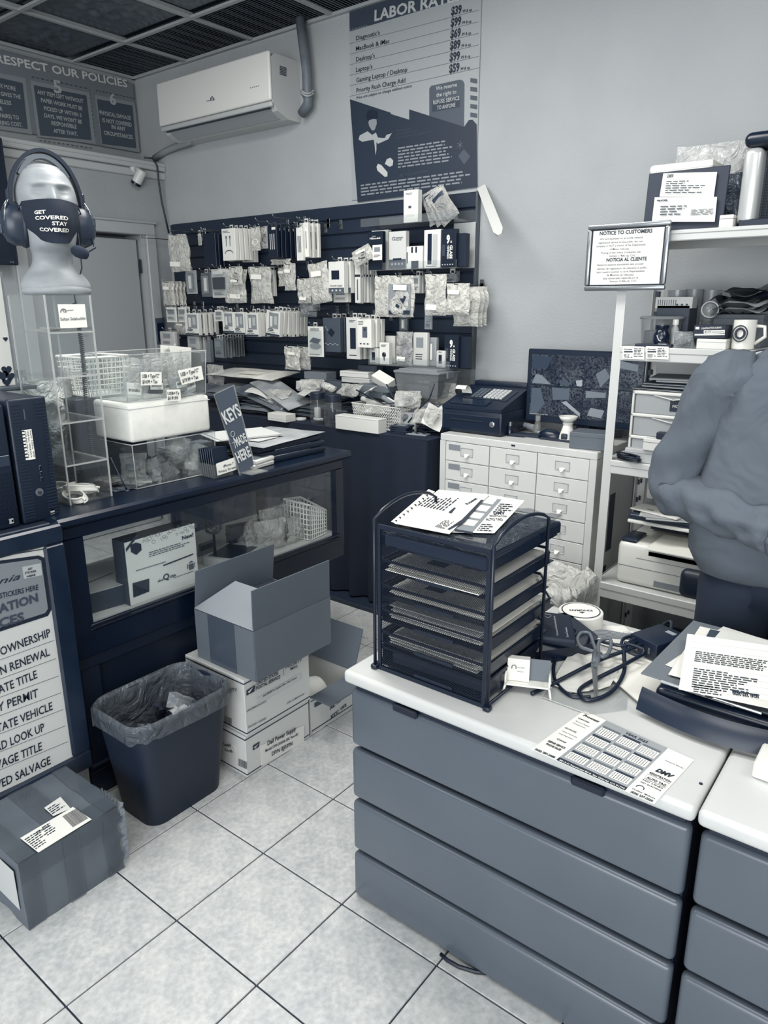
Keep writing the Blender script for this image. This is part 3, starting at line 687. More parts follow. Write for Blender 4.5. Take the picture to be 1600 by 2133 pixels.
def pack(kind,px,d,label,v=.9,t=.02,n=1,step=.028,cat='package',deco='',behind=None,grp=None,tilt=0,tab=True,hk=True,rest=False,cont='',slant=0):
    """one hanging or standing pack (and the copies hanging behind it on the same hook)"""
    y = YS - d; cx,zt_,w,h = rect(*px,y); seed = int(px[0]*3 + px[1])
    name = {'box': 'boxed_accessory', 'bag': 'bagged_accessory', 'clam': 'clamshell_pack', 'card': 'carded_accessory'}[kind]
    g = grp or (behind and ('row of ' + behind))
    root = thing(name,label,cat,(cx,y,zt_),0,g); root.rotation_euler = (0,tilt,0)
    if kind == 'box':
        mb = MB(); mb.box((0,0,-h/2),(w,t,h),.0015); mb.build('carton',mat(v,.4),root); art(deco,w,h,t,root,v,seed)
    elif kind == 'card':
        mb = MB(); mb.box((0,t/2 - .001,-h/2),(w,.002,h)); mb.build('backing_card',mat(v,.5),root)
        mb = MB(); mb.box((0,-.001,-h*.52),(w*.82,t - .004,h*.8),.004,2); mb.build('blister',glass(.8,.12,.1),root); art(deco,w,h,t*.2,root,v,seed)
    elif kind == 'clam':
        mb = MB(); mb.box((0,0,-h/2),(w,t,h),.008,3); mb.build('shell',mat(v,.2,0, '',1,.1,.75),root, 'auto'); art(deco,w*.8,h,t,root,v,seed)
    else:
        mb = MB(); pouch(mb,w,h,t,seed,slant=slant); mb.build('film',mat(min(1,v + .2),.10,0, 'crinkle',1,.16,.6),root,True)
        mb = MB(); rr = random.Random(seed)
        if cont == 'coil': coil(mb,(0,0,-h*.66),min(w,h)*.30,3,.0035,seed,Matrix.Translation((0,-.004,-h*.66)) @ Matrix.Rotation(PI/2,4, 'X') @ Matrix.Translation((0,0,h*.66))); mb.build('coiled_cable',mat(.93 if v > .4 else .2,.4),root,True)
        elif cont == 'dark': mb.box((-.02*w,0,-h*.58),(w*.42,t*.5,h*.42),.006,2); mb.tube([(w*(.2*math.sin(k*.9)),-.008,-h*(.35 + .05*k)) for k in range(10)],.003,5); mb.build('device',mat(.14,.4),root, 'auto')
        elif cont == 'light': mb.box((.05*w,0,-h*.62),(w*.45,t*.5,h*.3),.004); mb.box((-.1*w,-.002,-h*.4),(w*.3,t*.4,h*.2),.004); mb.build('device',mat(.88,.4),root)
        elif cont == 'card':
            mb.box((0,-t*.35,-h*.56),(w*.84,.002,h*.72)); mb.build('printed_card',mat(.62,.5),root)
            mb = MB(); M_ = Matrix.Translation((.06*w,-t*.35 - .003,-h*.62)) @ Matrix.Rotation(.45,4, 'Y'); mb.box((0,0,0),(w*.26,.003,h*.36),.001,M=M_); mb.box((0,-t*.35 - .002,-h*.88),(w*.8,.002,h*.1)); mb.build('picture',mat(.2,.4),root)
            mb = MB(); textl(mb, 'Lithium Battery',(0,-t*.35 - .003,-h*.30),(1,0,0),(0,0,1),w*.5,h*.03,.02,center=True); mb.build('lettering',INK,root)
        elif cont == 'buds':
            for a in ((-.1,.45),(.16,.5),(-.12,.78),(.1,.72)): mb.box((a[0]*w,-.003,-a[1]*h),(w*.2,t*.4,h*.1),.006,2)
            mb.build('device',mat(.2,.4),root, 'auto'); mb = MB()
            for s in (.4,.7): coil(mb,(0,0,0),w*.22,1,.003,2,Matrix.Translation((-.1*w,-.01,-s*h)) @ Matrix.Rotation(PI/2,4, 'X'))
            mb.build('coiled_cable',mat(.92,.4),root,True)
        if rr.random() < .65 or cont == 'buds':
            mb = MB(); mb.box((rr.uniform(-.1,.1)*w,-t*.62,-h*rr.choice((.28,.8))),(w*.5,.0015,h*.13),M=Matrix.Rotation(.05,4, 'Y')); mb.build('price_label',PAPER,root)
    if tab and kind in ('box', 'card', 'clam'):
        mb = MB(); q = min(w*.22,.012)
        for s in (-1,1): mb.box((s*q,t/2 - .001,.006),(q*.5,.0012,.022))
        mb.box((0,t/2 - .001,.019),(q*2.5,.0012,.007)); mb.box((0,t/2 - .001,.001),(q*2.5,.0012,.005)); mb.build('hang_tab',mat(.85 if v > .3 else .3,.3),root)
    if hk and not rest: hook(cx,zt_ + (.012 if kind != 'bag' else -.004),max(.09,d + .03), 'chrome peg hook holding the ' + ' '.join(label.split()[:10]))
    for k in range(1,n):
        yy = y + step*k
        if yy > YS - .014: break
        c = dup(root,(cx + R.uniform(-.002,.002),yy,zt_ + R.uniform(-.004,.004)),None,('second', 'third', 'fourth', 'fifth', 'sixth', 'seventh', 'eighth', 'ninth')[k - 1] + ' from the front among the ' + behind); c.rotation_euler = (0,tilt + R.uniform(-.03,.03),R.uniform(-.05,.05))
    return root
# ---- first row
pack('bag',(351,488,392,566),.20, 'large crumpled silver pouch hanging at the left end of the top row',.86,.035,cont='none',slant=.1)
pack('box',(427,486,452,556),.18, 'narrow black box hanging open-ended in the top row beside the white cable boxes',.10,.02,3,deco='x',behind='narrow black boxes in the top row')
pack('card',(412,487,419,511),.05, 'tiny white carded adapter hanging at the back of the top row',.9,.008,deco='x')
pack('box',(467,476,494,543),.20, 'white charging cable box with two plugs pictured, front of its top-row hook',.93,.03,5,.038,deco='cable',behind='white charging cable boxes in the top row')
pack('bag',(524,472,543,522),.14, 'slim clear bag with a cable, left one of the pair in the top row',.85,.02,cont='coil')
pack('bag',(543,471,560,518),.10, 'slim clear bag with a dark part, right one of the pair in the top row',.7,.02,cont='dark')
pack('box',(561,471,580,536),.19, 'black box with three white leads shown, top row left of the tall white boxes',.09,.025,5,.036,deco='leads',behind='black lead boxes in the top row')
pack('box',(620,474,633,543),.21, 'tall slim white box with a dark stripe, leftmost of the bright top-row trio',.93,.02,deco='leads')
pack('box',(629,464,645,536),.19, 'tall slim white box with two plug pictures in the top row under the chrome hook',.95,.02,3,.04,deco='leads',behind='tall slim white boxes in the top row')
pack('bag',(565,540,606,551),.12, 'small white packet lying sideways under the black lead boxes',.9,.015,cont='none',hk=False)
# ---- second row
pack('bag',(340,586,364,636),.20, 'rounded clear bag with a dark item, left end of the second row',.82,.03,4,.03,cont='dark',behind='rounded clear bags at the left of row two')
pack('card',(386,563,408,612),.16, 'clear blister pack with a white stick in the second row',.72,.02,deco='stick')
pack('card',(418,568,441,618),.14, 'grey blister pack with a slim white gadget in the second row',.5,.02,3,.03,deco='stick',behind='grey blister packs in the second row')
pack('card',(439,560,474,620),.17, 'white card with a bulky black adapter in the second row',.88,.025,2,.04,deco='adapterblk',behind='white adapter cards in the second row')
pack('bag',(478,555,505,593),.22, 'small clear bag holding a black charger block, in front of the slanted bag',.85,.02,cont='dark')
pack('bag',(474,562,516,631),.18, 'slanting glossy bag of white leads in the second row',.82,.03,cont='light',slant=-.12)
pack('bag',(520,555,564,632),.17, 'glossy bag with a grey glove-shaped item in the second row',.75,.035,cont='light',slant=.08)
pack('box',(560,563,574,617),.08, 'white box half hidden behind the glossy bag in the second row',.9,.02,deco='tags')
pack('bag',(580,556,600,596),.10, 'small hazy bag behind the narrow bag in the middle of the second row',.75,.02,cont='none')
pack('bag',(593,549,616,605),.15, 'narrow clear bag with a small white box near the middle of the second row',.85,.03,cont='light')
pack('bag',(641,547,682,632),.22, 'large tilted clear bag with a coiled white cable and a price label',.86,.04,cont='coil',slant=.06,tilt=-.12)
pack('bag',(620,580,648,632),.18, 'clear bag with a white label behind the large tilted bag',.8,.03,cont='light')
pack('bag',(624,616,660,660),.16, 'dark silvery anti-static bag below the large tilted bag',.42,.03,cont='light')
# ---- third row
tg = 'small white carded earphones in the third row'
pack('card',(346,640,367,671),.20, 'small white hanging card, leftmost in the third row',.95,.01,deco='tags')
pack('card',(370,640,388,671),.18, 'small white hanging card, second from left in the third row',.95,.01,2,deco='tags',behind='small white cards second from left in the third row')
pack('bag',(364,668,390,697),.15, 'small cloudy bag dangling below the small white cards',.7,.02,cont='light',hk=False)
pack('card',(447,646,464,669),.16, 'small white square card between the adapter boxes in the third row',.95,.01,3,.03,deco='tags',behind='small white square cards in the third row')
adp = 'white adapter boxes'
pack('box',(389,652,417,698),.21, 'white travel adapter box at the front of the leftmost stack in the third row',.92,.028,4,.045,deco='adapter',behind=adp + ' on the left third-row hook')
pack('box',(467,650,490,693),.20, 'white travel adapter box, second from left facing front in the third row',.92,.028,1,deco='adapter')
pack('box',(490,650,513,697),.20, 'white travel adapter box, third from left facing front in the third row',.92,.028,1,deco='adapter')
pack('box',(515,652,541,701),.22, 'white travel adapter box, front of the middle stack in the third row',.92,.028,6,.034,deco='adapter',behind=adp + ' on the middle third-row hook')
pack('box',(560,648,588,700),.22, 'slightly tilted white travel adapter box, front of the right stack in the third row',.92,.028,7,.034,deco='adapter',behind=adp + ' on the right third-row hook',tilt=.10)
# ---- fourth row
pack('clam',(337,690,367,722),.22, 'white rounded clamshell pack at the left end of the fourth row',.85,.03,1,deco='tags')
pack('clam',(394,700,418,735),.18, 'white rounded clamshell pack with a dark corner sticker in the fourth row',.8,.03,3,.04,deco='tags',behind='white clamshell packs in the fourth row')
pack('box',(421,708,441,754),.12, 'plain grey box in the fourth row behind the clamshells',.55,.03,deco='x')
pack('card',(446,705,464,745),.21, 'dark-topped pouch card, front of the long fourth-row line',.55,.014,9,.022,deco='tags',behind='dark-topped pouch cards in the fourth row')
pack('bag',(594,722,625,770),.20, 'crumpled clear bag with a ring cable, left of the wireless charger box',.82,.03,cont='coil')
pack('bag',(620,722,646,770),.16, 'crumpled clear bag just behind the ring cable bag',.7,.03,cont='none')
pack('card',(641,680,673,743),.20, 'white wireless charging pad card with a phone over a disc',.93,.012,deco='pad')
pack('box',(677,662,712,733),.16, 'grey-blue charger box with a square black charger pictured',.36,.03,3,.04,deco='square',behind='grey-blue charger boxes in the fourth row')
pack('box',(724,661,752,748),.18, 'tall white box with a black phone pictured in the fourth row',.88,.02,3,.04,deco='phone',behind='tall white phone boxes in the fourth row')
pack('box',(748,665,777,724),.22, 'white power bank box with three round icons in the fourth row',.95,.03,3,.045,deco='bank',behind='white power bank boxes in the fourth row')
# ---- right columns
pack('box',(689,545,721,611),.22, 'white console cable box with a black square picture and grey foot',.92,.035,4,.048,deco='console',behind='white console cable boxes in the second row')
pack('box',(698,602,728,630),.17, 'white box hanging low below the console cable boxes',.9,.03,deco='tags',hk=False)
pack('box',(741,552,752,631),.16, 'thin white card box with a black band, front of its row',.88,.014,7,.022,deco='band',behind='thin white card boxes with a black band')
pack('bag',(731,516,771,550),.20, 'small clear bag with a curled black cable tilted beside the price tags',.82,.02,cont='dark',tilt=-.35,hk=False)
pack('bag',(781,574,811,660),.16, 'tall clear bag left of the printed battery bag',.8,.03,cont='light')
pack('bag',(808,574,863,661),.21, 'wide clear bag holding a printed battery card with a phone picture',.85,.035,cont='card')
pack('box',(862,574,876,611),.10, 'small white box behind the printed battery bag',.85,.02,2,deco='tags',behind='small white boxes behind the printed battery bag')
pack('bag',(886,571,930,657),.20, 'clear bag with dark earbuds and white leads',.8,.04,cont='buds')
pack('card',(884,655,900,686),.14, 'narrow card of three dark buttons below the earbud bag',.6,.01,deco='tags',hk=False)
pack('bag',(930,590,978,656),.22, 'front clear bag with white headphones and a bottom label',.85,.04,cont='coil')
pack('bag',(945,598,998,680),.15, 'large cloudy bag with ring-shaped cable at the right end of the second row',.78,.04,3,.04,cont='coil',behind='large cloudy bags at the right of row two')
pack('box',(930,570,952,588),.08, 'small striped carton high behind the earbud bag',.6,.02,deco='tags',hk=False)
pack('card',(831,660,850,690),.06, 'small dark carded item above the black cable bag',.35,.01,deco='stick')
# ---- acrylic ledges and what stands on them
acr = glass(.75,.14,.03)
def ledge(pa,pb,d,label):
    A = at(*pa,y=YS - d); B = at(*pb,y=YS - d); z = (A.z + B.z)/2; x0,x1 = A.x,min(B.x,SX1)
    t = thing('acrylic_ledge',label, 'shelf',((x0 + x1)/2,YS,z))
    mb = MB(); wbox(mb,x0,x1,YS - d,YS - .002,z - .004,z); mb.build('shelf_board',acr,t,world=True)
    mb = MB(); wbox(mb,x0,x1,YS - d - .003,YS - d,z - .004,z + .035); mb.build('front_lip',acr,t,world=True)
    mb = MB(); wbox(mb,x0,x1,YS - .004,YS - .001,z,z + .05); mb.build('back_flange',acr,t,world=True); return z,x0,x1
def stand(kind,px,d,zs_,label,**k):
    """a pack standing on a ledge at height zs_"""
    y = YS - d; cx,zt_,w,h = rect(*px,y); lift = zs_ - (zt_ - h) + .0005
    o = pack(kind,px,d,label,rest=True,tab=False,**k); o.location.z += lift
    for c in o.children:    # keep the top where the photo has it
        pass
    return o
zl,_,_ = ledge((752,468),(978,456),.16, 'clear acrylic ledge at the top right of the slatwall')
stand('box',(845,388,875,456),.12,zl, 'white charger box with a plug pictured, standing on the top ledge',v=.95,t=.035,deco='charger')
a = at(925,452,y=YS - .09)
for i,(dx,ang) in enumerate(((-.05,.35),(.01,.5),(.06,.62))):
    t = thing('bagged_phone',['dark phone in a crinkled clear bag, leftmost on the top ledge', 'dark phone in a clear bag, middle of the three on the top ledge', 'dark phone in a clear bag, rightmost on the top ledge'][i], 'phone',(a.x + dx,YS - .07 - .025*i,zl + .002)); t.rotation_euler = (0,-ang,0)
    mb = MB(); mb.box((0,0,.072),(.075,.012,.14),.006,2); mb.build('body',mat(.28,.3),t, 'auto')
    mb = MB(); pouch(mb,.1,.16,.022,3 + i,Matrix.Translation((0,0,.155))); mb.build('film',FILM,t,True)
zl,_,_ = ledge((771,562),(986,556),.16, 'clear acrylic ledge of tempered glass boxes on the right of the slatwall')
stand('box',(771,480,800,560),.15,zl, 'black box with white lettering at the left of the middle ledge',v=.09,t=.03,deco='blackbox')
stand('box',(778,474,812,558),.07,zl, 'white box standing behind the black box at the left of the middle ledge',v=.9,t=.03,deco='x')
stand('box',(814,480,849,559),.13,zl, 'pale tempered glass box with a grey foot, middle ledge',v=.86,t=.03,deco='gloss')
stand('box',(849,511,884,558),.12,zl, 'short white box with two black plugs pictured, middle ledge',v=.93,t=.03,deco='plug2')
stand('box',(887,476,921,556),.12,zl, 'white phone glass box with a phone drawing, middle ledge',v=.95,t=.03,deco='case')
stand('box',(922,476,953,555),.15,zl, 'black tempered glass box marked 9H on the middle ledge',v=.07,t=.03,deco='glass9')
stand('box',(955,484,974,554),.12,zl, 'thin black box right of the 9H box on the middle ledge',v=.12,t=.04,deco='x')
stand('box',(945,460,990,555),.02,zl, 'tall plain pale card panel at the right end of the middle ledge',v=.78,t=.006,deco='x')
stand('box',(776,508,796,540),.20,zl + .045, 'white price tag with a barcode fixed in front of the black box',v=.95,t=.002,deco='tags')
zl,_,_ = ledge((768,762),(982,766),.20, 'clear acrylic ledge of small gadgets on the lower right of the slatwall')
stand('clam',(771,725,790,758),.19,zl, 'small white blister with a camera, left end of the lower ledge',v=.88,t=.02,deco='phone')
stand('box',(794,714,814,759),.17,zl, 'white box with a black earpiece pictured on the lower ledge',v=.93,t=.03,deco='ear')
stand('box',(806,702,826,758),.07,zl, 'white carton standing behind the earpiece box on the lower ledge',v=.92,t=.03,deco='x')
stand('bag',(826,690,860,760),.17,zl, 'clear bag with a dark header and tangled black cable on the lower ledge',v=.6,t=.04,cont='dark')
stand('clam',(863,693,893,763),.15,zl, 'tall white plastic case with a label band on the lower ledge',v=.9,t=.03,deco='tags')
stand('clam',(894,700,912,760),.12,zl, 'clear phone case pack right of the tall white case',v=.7,t=.03,deco='stick')
stand('clam',(910,729,929,765),.18,zl, 'small white rounded blister left of the lower 9H box',v=.9,t=.02,deco='phone')
stand('box',(929,696,958,765),.16,zl, 'black tempered glass box marked 9H on the lower ledge',v=.07,t=.03,deco='glass9')
stand('box',(960,698,978,764),.13,zl, 'thin black box at the right end of the lower ledge',v=.10,t=.04,deco='x')
bare = 'far left of the top row|left of the black boxes in the top row|above the white cable boxes|above the narrow trio in the top row|right of the lead boxes|left of two small clips|right of the tall white boxes|in the middle of the third row|right of the middle adapter stack|beside the anti-static bag|left of the console boxes, low|left end of the third row|below the lead boxes|below the thin banded boxes'.split('|')
for (px,py),w_ in zip(((330,495),(396,480),(462,480),(575,462),(610,455),(660,460),(686,463),(500,640),(600,640),(640,635),(678,642),(385,640),(585,552),(700,636)),bare):
    a = at(px + 25,py + 5,y=YS); hook(max(a.x,SX0 + .02),a.z,.24, 'bare chrome peg hook ' + w_)
# ================================================================== heap on the cloth-covered table
def bxo(name,label,cat,x,y,z,w,d,h,v,rz=0,b=.002,group=None,kind='',rough=.55,tilt=0,tilt2=0,m=None):
    """a carton-like thing: body plus a lid seam strip; z is its underside"""
    t = thing(name,label,cat,(x,y,z),0,group); t.rotation_euler = (tilt,tilt2,rz)
    mb = MB(); mb.box((0,0,h/2),(w,d,h),b,2 if b > .004 else 1); mb.build('body',m or mat(v,rough,0,kind),t, 'auto' if b > .004 else False); return t
def seam(t,w,d,h,v=.5,f=.7):
    mb = MB(); mb.box((0,0,h*f),(w + .0012,d + .0012,.0015)); mb.build('lid_seam',mat(v,.6),t)
def paperstack(name,label,cat,x,y,z,w,d,n,v,rz=0,jit=.008,group=None,dz=.0012):
    t = thing(name,label,cat,(x,y,z),rz,group); r = random.Random(int(abs(x*100 + y*77)))
    for k in range(n):
        mb = MB(); mb.box((r.uniform(-jit,jit),r.uniform(-jit,jit),dz*(k + .5)),(w,d,dz*.8),0,rz=r.uniform(-.06,.06)); mb.build('sheet',mat(v if k % 2 else v*.93,.7),t)
    return t
def tabx(px,py,y,z): return at(px,py,y=y).x
def onk(px,py,z=None): return at(px,py,z=ZK + .001 if z is None else z)
ZK1 = ZK + .0015
# supporting flat mailers and folders under the pile
p_ = (-2.95,3.08)
paperstack('document_pile', 'broad pile of flat mailers and folders under the padded envelopes', 'papers',-3.05,3.08,ZK1,.62,.30,12,.42,.04,.02,dz=.006)
paperstack('document_pile', 'pile of dark folders under the brown cartons in the middle of the cloth-covered table', 'papers',-2.55,3.11,ZK1,.36,.24,14,.30,-.05,.02,dz=.006)
a = at(528,757,y=3.12)
def env(name,label,px0,px1,y,z,dep,v,th,rz=0,tx=0,ty=0,crk=.5,kind='worn'):
    A = at(px0[0],px0[1],y=y); B = at(px1[0],px1[1],y=y); w = abs(B.x - A.x); c = (A + B)/2
    t = thing(name,label, 'envelope',(c.x,y,z)); t.rotation_euler = (tx,ty,rz)
    def f(u,v_,s):
        e = min(1,5*min(u,1 - u,v_,1 - v_) + .15); return ((u - .5)*w,(v_ - .5)*dep,s*th/2*e*(1 + .4*noise.noise(V((u*4,v_*4,z)))) + th/2 + .01*crk*noise.noise(V((u*2.5,v_*2,5))))
    mb = MB(); mb.grid(lambda u,q: f(u,q,1),14,10); mb.grid(lambda u,q: f(1 - u,q,-1),14,10); mb.build('body',mat(v,.5,0,kind),t,True)
    mb = MB(); mb.box((w*.1,-dep*.2,th*1.02 + .004),(w*.3,dep*.3,.001)); mb.build('mailing_label',mat(min(1,v + .12),.6),t)
    return t
zt = at(528,770,y=3.05).z
env('padded_envelope', 'big white padded envelope on top of the heap behind the clear bins',(458,765),(596,752),3.1,ZK + .19,.24,.93,.03,0,.12,0)
env('padded_envelope', 'grey padded envelope bulging out below the big white one',(462,810),(562,815),3.0,ZK + .085,.22,.58,.05,.15,.15,.05)
env('padded_envelope', 'pale slim mailer sloping to the right across the heap',(530,785),(640,830),2.97,ZK + .12,.16,.70,.018,-.2,.2,.28)
env('padded_envelope', 'grey slim mailer lying under the sloping pale one',(500,800),(620,840),2.95,ZK + .09,.18,.48,.015,-.1,.2,.20)
env('padded_envelope', 'soft grey pouch lying flat in front of the heap',(504,850),(570,850),2.90,ZK + .012,.13,.50,.035,.1,0,0)
# cartons in the middle of the heap
def boxpx(name,label,cat,px,y,dep,v,rz=0,tilt=0,tilt2=0,z=None,seamv=None,kind='',b=.002,group=None):
    cx,zt_,w,h = rect(*px,y); zz = zt_ - h if z is None else z
    t = bxo(name,label,cat,cx,y + dep/2,zz,w,dep,h,v,rz,b,group,kind,.55,tilt,tilt2)
    if seamv: seam(t,w,dep,h,seamv)
    return t
boxpx('small_carton', 'grey carton lying flat, upper one of two at the top of the heap', 'box',(634,775,676,790),3.08,.10,.52,.1)
boxpx('small_carton', 'grey carton lying flat under the upper grey carton on the heap', 'box',(637,790,678,800),3.08,.10,.46,-.05)
boxpx('small_carton', 'white carton lying askew in front of the grey cartons on the heap', 'box',(612,800,655,818),2.99,.10,.88,-.3,0,.15)
boxpx('small_carton', 'slim white carton, upper one of the stacked pair on the heap', 'box',(708,774,766,786),3.10,.09,.90,.02,seamv=.7)
boxpx('small_carton', 'slim white carton, lower one of the stacked pair on the heap', 'box',(711,787,770,798),3.10,.09,.84,-.03,seamv=.7)
t = boxpx('small_carton', 'white carton with a barcode label leaning beside the lidded bin', 'box',(774,782,812,800),3.02,.06,.92,-.1,.5,.35)
boxpx('small_carton', 'flat grey-brown carton under the barcode carton on the heap', 'box',(738,803,806,816),3.0,.14,.50,.1)
boxpx('small_carton', 'flat grey carton lying lowest right of the heap behind the wicker basket', 'box',(748,816,798,829),2.98,.12,.45,-.05)
boxpx('small_carton', 'dark flat carton sloping in the middle of the heap', 'box',(698,812,738,830),2.97,.10,.20,.2,0,-.3)
boxpx('small_carton', 'dark grey carton at the back of the heap against the slatwall', 'box',(746,761,784,782),3.16,.06,.33)
boxpx('small_carton', 'grey carton at the left of the heap beside the clear bin', 'box',(428,800,468,826),3.05,.10,.45,.1)
a = at(683,806,y=2.99); t = thing('rolled_bag', 'white rolled bag of parts in front of the middle cartons', 'bag',(a.x,2.99,a.z)); t.rotation_euler = (0,.25,0)
mb = MB(); mb.lathe([(0,-.055),(.018,-.05),(.022,0),(.02,.05),(0,.055)],12,M=Matrix.Rotation(PI/2,4, 'Y')); mb.build('film',mat(.88,.2,0, 'crinkle'),t,True)
# lidded plastic bin
cx,zt_,w,h = rect(824,770,916,829,2.98); t = thing('lidded_bin', 'clear plastic storage bin with a snap-on lid at the right end of the heap', 'bin',(cx,3.06,zt_ - h))
def taper(mb,w0,d0,w1,d1,z0,z1,th=.003):
    v0 = [(-w0/2,-d0/2,z0),(w0/2,-d0/2,z0),(w0/2,d0/2,z0),(-w0/2,d0/2,z0)]; v1 = [(-w1/2,-d1/2,z1),(w1/2,-d1/2,z1),(w1/2,d1/2,z1),(-w1/2,d1/2,z1)]
    i0 = [(x*(1 - 2*th/w0),y*(1 - 2*th/d0),z0 + th) for x,y,z in v0]; i1 = [(x*(1 - 2*th/w1),y*(1 - 2*th/d1),z1) for x,y,z in v1]
    fs = [(0,3,2,1),(8,9,10,11)]
    for k in range(4): j = (k + 1) % 4; fs += [(k,j,4 + j,4 + k),(8 + j,8 + k,12 + k,12 + j),(4 + k,4 + j,12 + j,12 + k)]
    mb.add(v0 + v1 + i0 + i1,fs)
mb = MB(); taper(mb,w*.88,.15,w,.18,0,h*.86); mb.build('tub',glass(.75,.28,.1),t)
mb = MB(); mb.box((0,0,h*.90),(w*1.04,.19,h*.10),.006,2); mb.box((0,0,h*.97),(w*.86,.16,h*.08),.004,2); mb.build('lid',mat(.62,.3,0, '',1,.1,.85),t, 'auto')
for s in (-1,1): mb = MB(); mb.box((s*w*.53,0,h*.82),(.012,.06,h*.25),.003); mb.build('clip',mat(.5,.4),t)
mb = MB(); mb.box((-.02,-.02,h*.25),(w*.5,.06,h*.4),.004); mb.box((.06,.01,h*.3),(w*.2,.07,h*.5),.004); mb.build('contents',mat(.35,.5),t)
# jars
for i,(px,lab,dk) in enumerate((((640,819,664,884), 'clear plastic jar with a black screw lid and white rings inside, left of the pair',0),((668,824,696,890), 'clear plastic jar with a black screw lid and dark contents, right of the pair',1))):
    c = onk((px[0] + px[2])/2,px[3]); r_ = (at(px[2],px[3],y=c.y).x - at(px[0],px[3],y=c.y).x)/2; hh = at(c.x,0,y=1).z*0 + at((px[0] + px[2])/2,px[1],y=c.y).z - ZK
    c.y += r_; t = thing('plastic_jar',lab, 'jar',(c.x,c.y,ZK1))
    mb = MB(); mb.lathe([(0,0),(r_*.95,0),(r_,.006),(r_,hh*.68),(r_*.86,hh*.78),(r_*.86,hh*.82)],24); mb.build('body',glass(.7,.16,.03),t,True)
    mb = MB(); mb.lathe([(0,hh),(r_*.88,hh),(r_*.94,hh*.98),(r_*.94,hh*.80),(0,hh*.80)],24); mb.build('lid',mat(.12,.45),t, 'auto')
    mb = MB(); coil(mb,(0,0,.02),r_*.6,2,.006,i); mb.box((0,-r_*.1,hh*.35),(r_*.7,r_*.6,hh*.35),.006,2); mb.build('contents',mat(.85 if not dk else .14,.5),t, 'auto')
c = onk(576,878); t = bxo('small_carton', 'plain white carton lying alone on the black cloth left of the jars', 'box',c.x,c.y + .04,ZK1,.15,.075,.042,.93,-.05); seam(t,.15,.075,.042,.8,.3)
c = onk(627,878); mb = MB(); mb.lathe([(0,0),(.03,0),(.033,.006),(.03,.014),(0,.018)],20,(0,0,0)); o = mb.build('round_tin',mat(.82,.35),None,True); o.location = (c.x - .03,c.y + .03,ZK1); tag(o, 'small round pale tin on the cloth beside the left jar', 'tin')
# wicker basket
cx,zt_,w,h = rect(730,838,838,886,2.90)
def lattice(mb,w,d,h,nx,nz,th,fl=1.15,tri=False,solid_rim=.008):
    """openwork basket: crossing strips on four flared sides"""
    def P(s,u,z):
        f = 1 + (fl - 1)*z/h; W_,D_ = w/2*f,d/2*f
        return {0: V((u*W_,-D_,z)),1: V((W_,u*D_,z)),2: V((-u*W_,D_,z)),3: V((-W_,-u*D_,z))}[s]
    for s in range(4):
        n_ = nx if s % 2 == 0 else max(3,int(nx*d/w))
        for i in range(n_ + 1):
            u = -1 + 2*i/n_
            if tri:
                for du in (2/n_,-2/n_):
                    for k in range(nz): 
                        if abs(u + du*.5) <= 1: mb.tube([P(s,u,h*k/nz),P(s,min(1,max(-1,u + du*.5)),h*(k + 1)/nz)],th,4,False)
            else: mb.tube([P(s,u,0),P(s,u,h)],th,4,False)
        for k in range(nz + 1): mb.tube([P(s,-1,h*k/nz),P(s,1,h*k/nz)],th*(2.2 if k in (0,nz) else 1),4,False)
    mb.box((0,0,.002),(w,d,.003))
t = thing('lattice_basket', 'white openwork plastic basket of parts in front of the heap', 'basket',(cx,3.0,ZK1)); t.rotation_euler = (0,0,-.06)
hB = min(h,.13); mb = MB(); lattice(mb,w*.9,.17,hB,22,7,.0016,1.1,True); mb.build('basket',mat(.9,.4),t)
mb = MB(); r = random.Random(3)
for k in range(7): mb.box((r.uniform(-.4,.4)*w,r.uniform(-.05,.05),hB*.3 + r.uniform(0,.5)*hB),(.09,.05,.02),.004,rz=r.uniform(0,3),M=Matrix.Rotation(r.uniform(-.4,.4),4, 'Y'))
mb.build('contents',mat(.5,.5),t)
for i,(px,py,L_,v_,lab) in enumerate(((770,835,.12,.9, 'white labelled tube lying on the white lattice basket'),(815,838,.13,.6, 'clear tube lying across the right side of the lattice basket'),(860,835,.10,.55, 'clear bag roll beside the lidded bin'))):
    a = at(px,py,y=2.97); t = thing('parts_tube',lab, 'tube',a); t.rotation_euler = (0,.1 + .2*i,-.2)
    mb = MB(); mb.lathe([(0,-L_/2),(.014,-L_/2),(.014,L_/2),(0,L_/2)],12,M=Matrix.Rotation(PI/2,4, 'Y')); mb.build('body',mat(v_,.35),t, 'auto'); mb = MB(); mb.box((0,0,.0135),(L_*.5,.012,.002)); mb.build('print_label',PAPER if v_ < .8 else mat(.2),t)
# long white box at the table's front edge
c = onk(693,893); c2 = onk(782,905); w = (c2 - c).length; t = bxo('long_carton', 'long plain white carton at the front edge of the cloth-covered table', 'box',(c.x + c2.x)/2 + .01,(c.y + c2.y)/2 + .045,ZK1,w,.07,.072,.91,math.atan2(c2.y - c.y,c2.x - c.x)); seam(t,w,.07,.072,.75,.93)
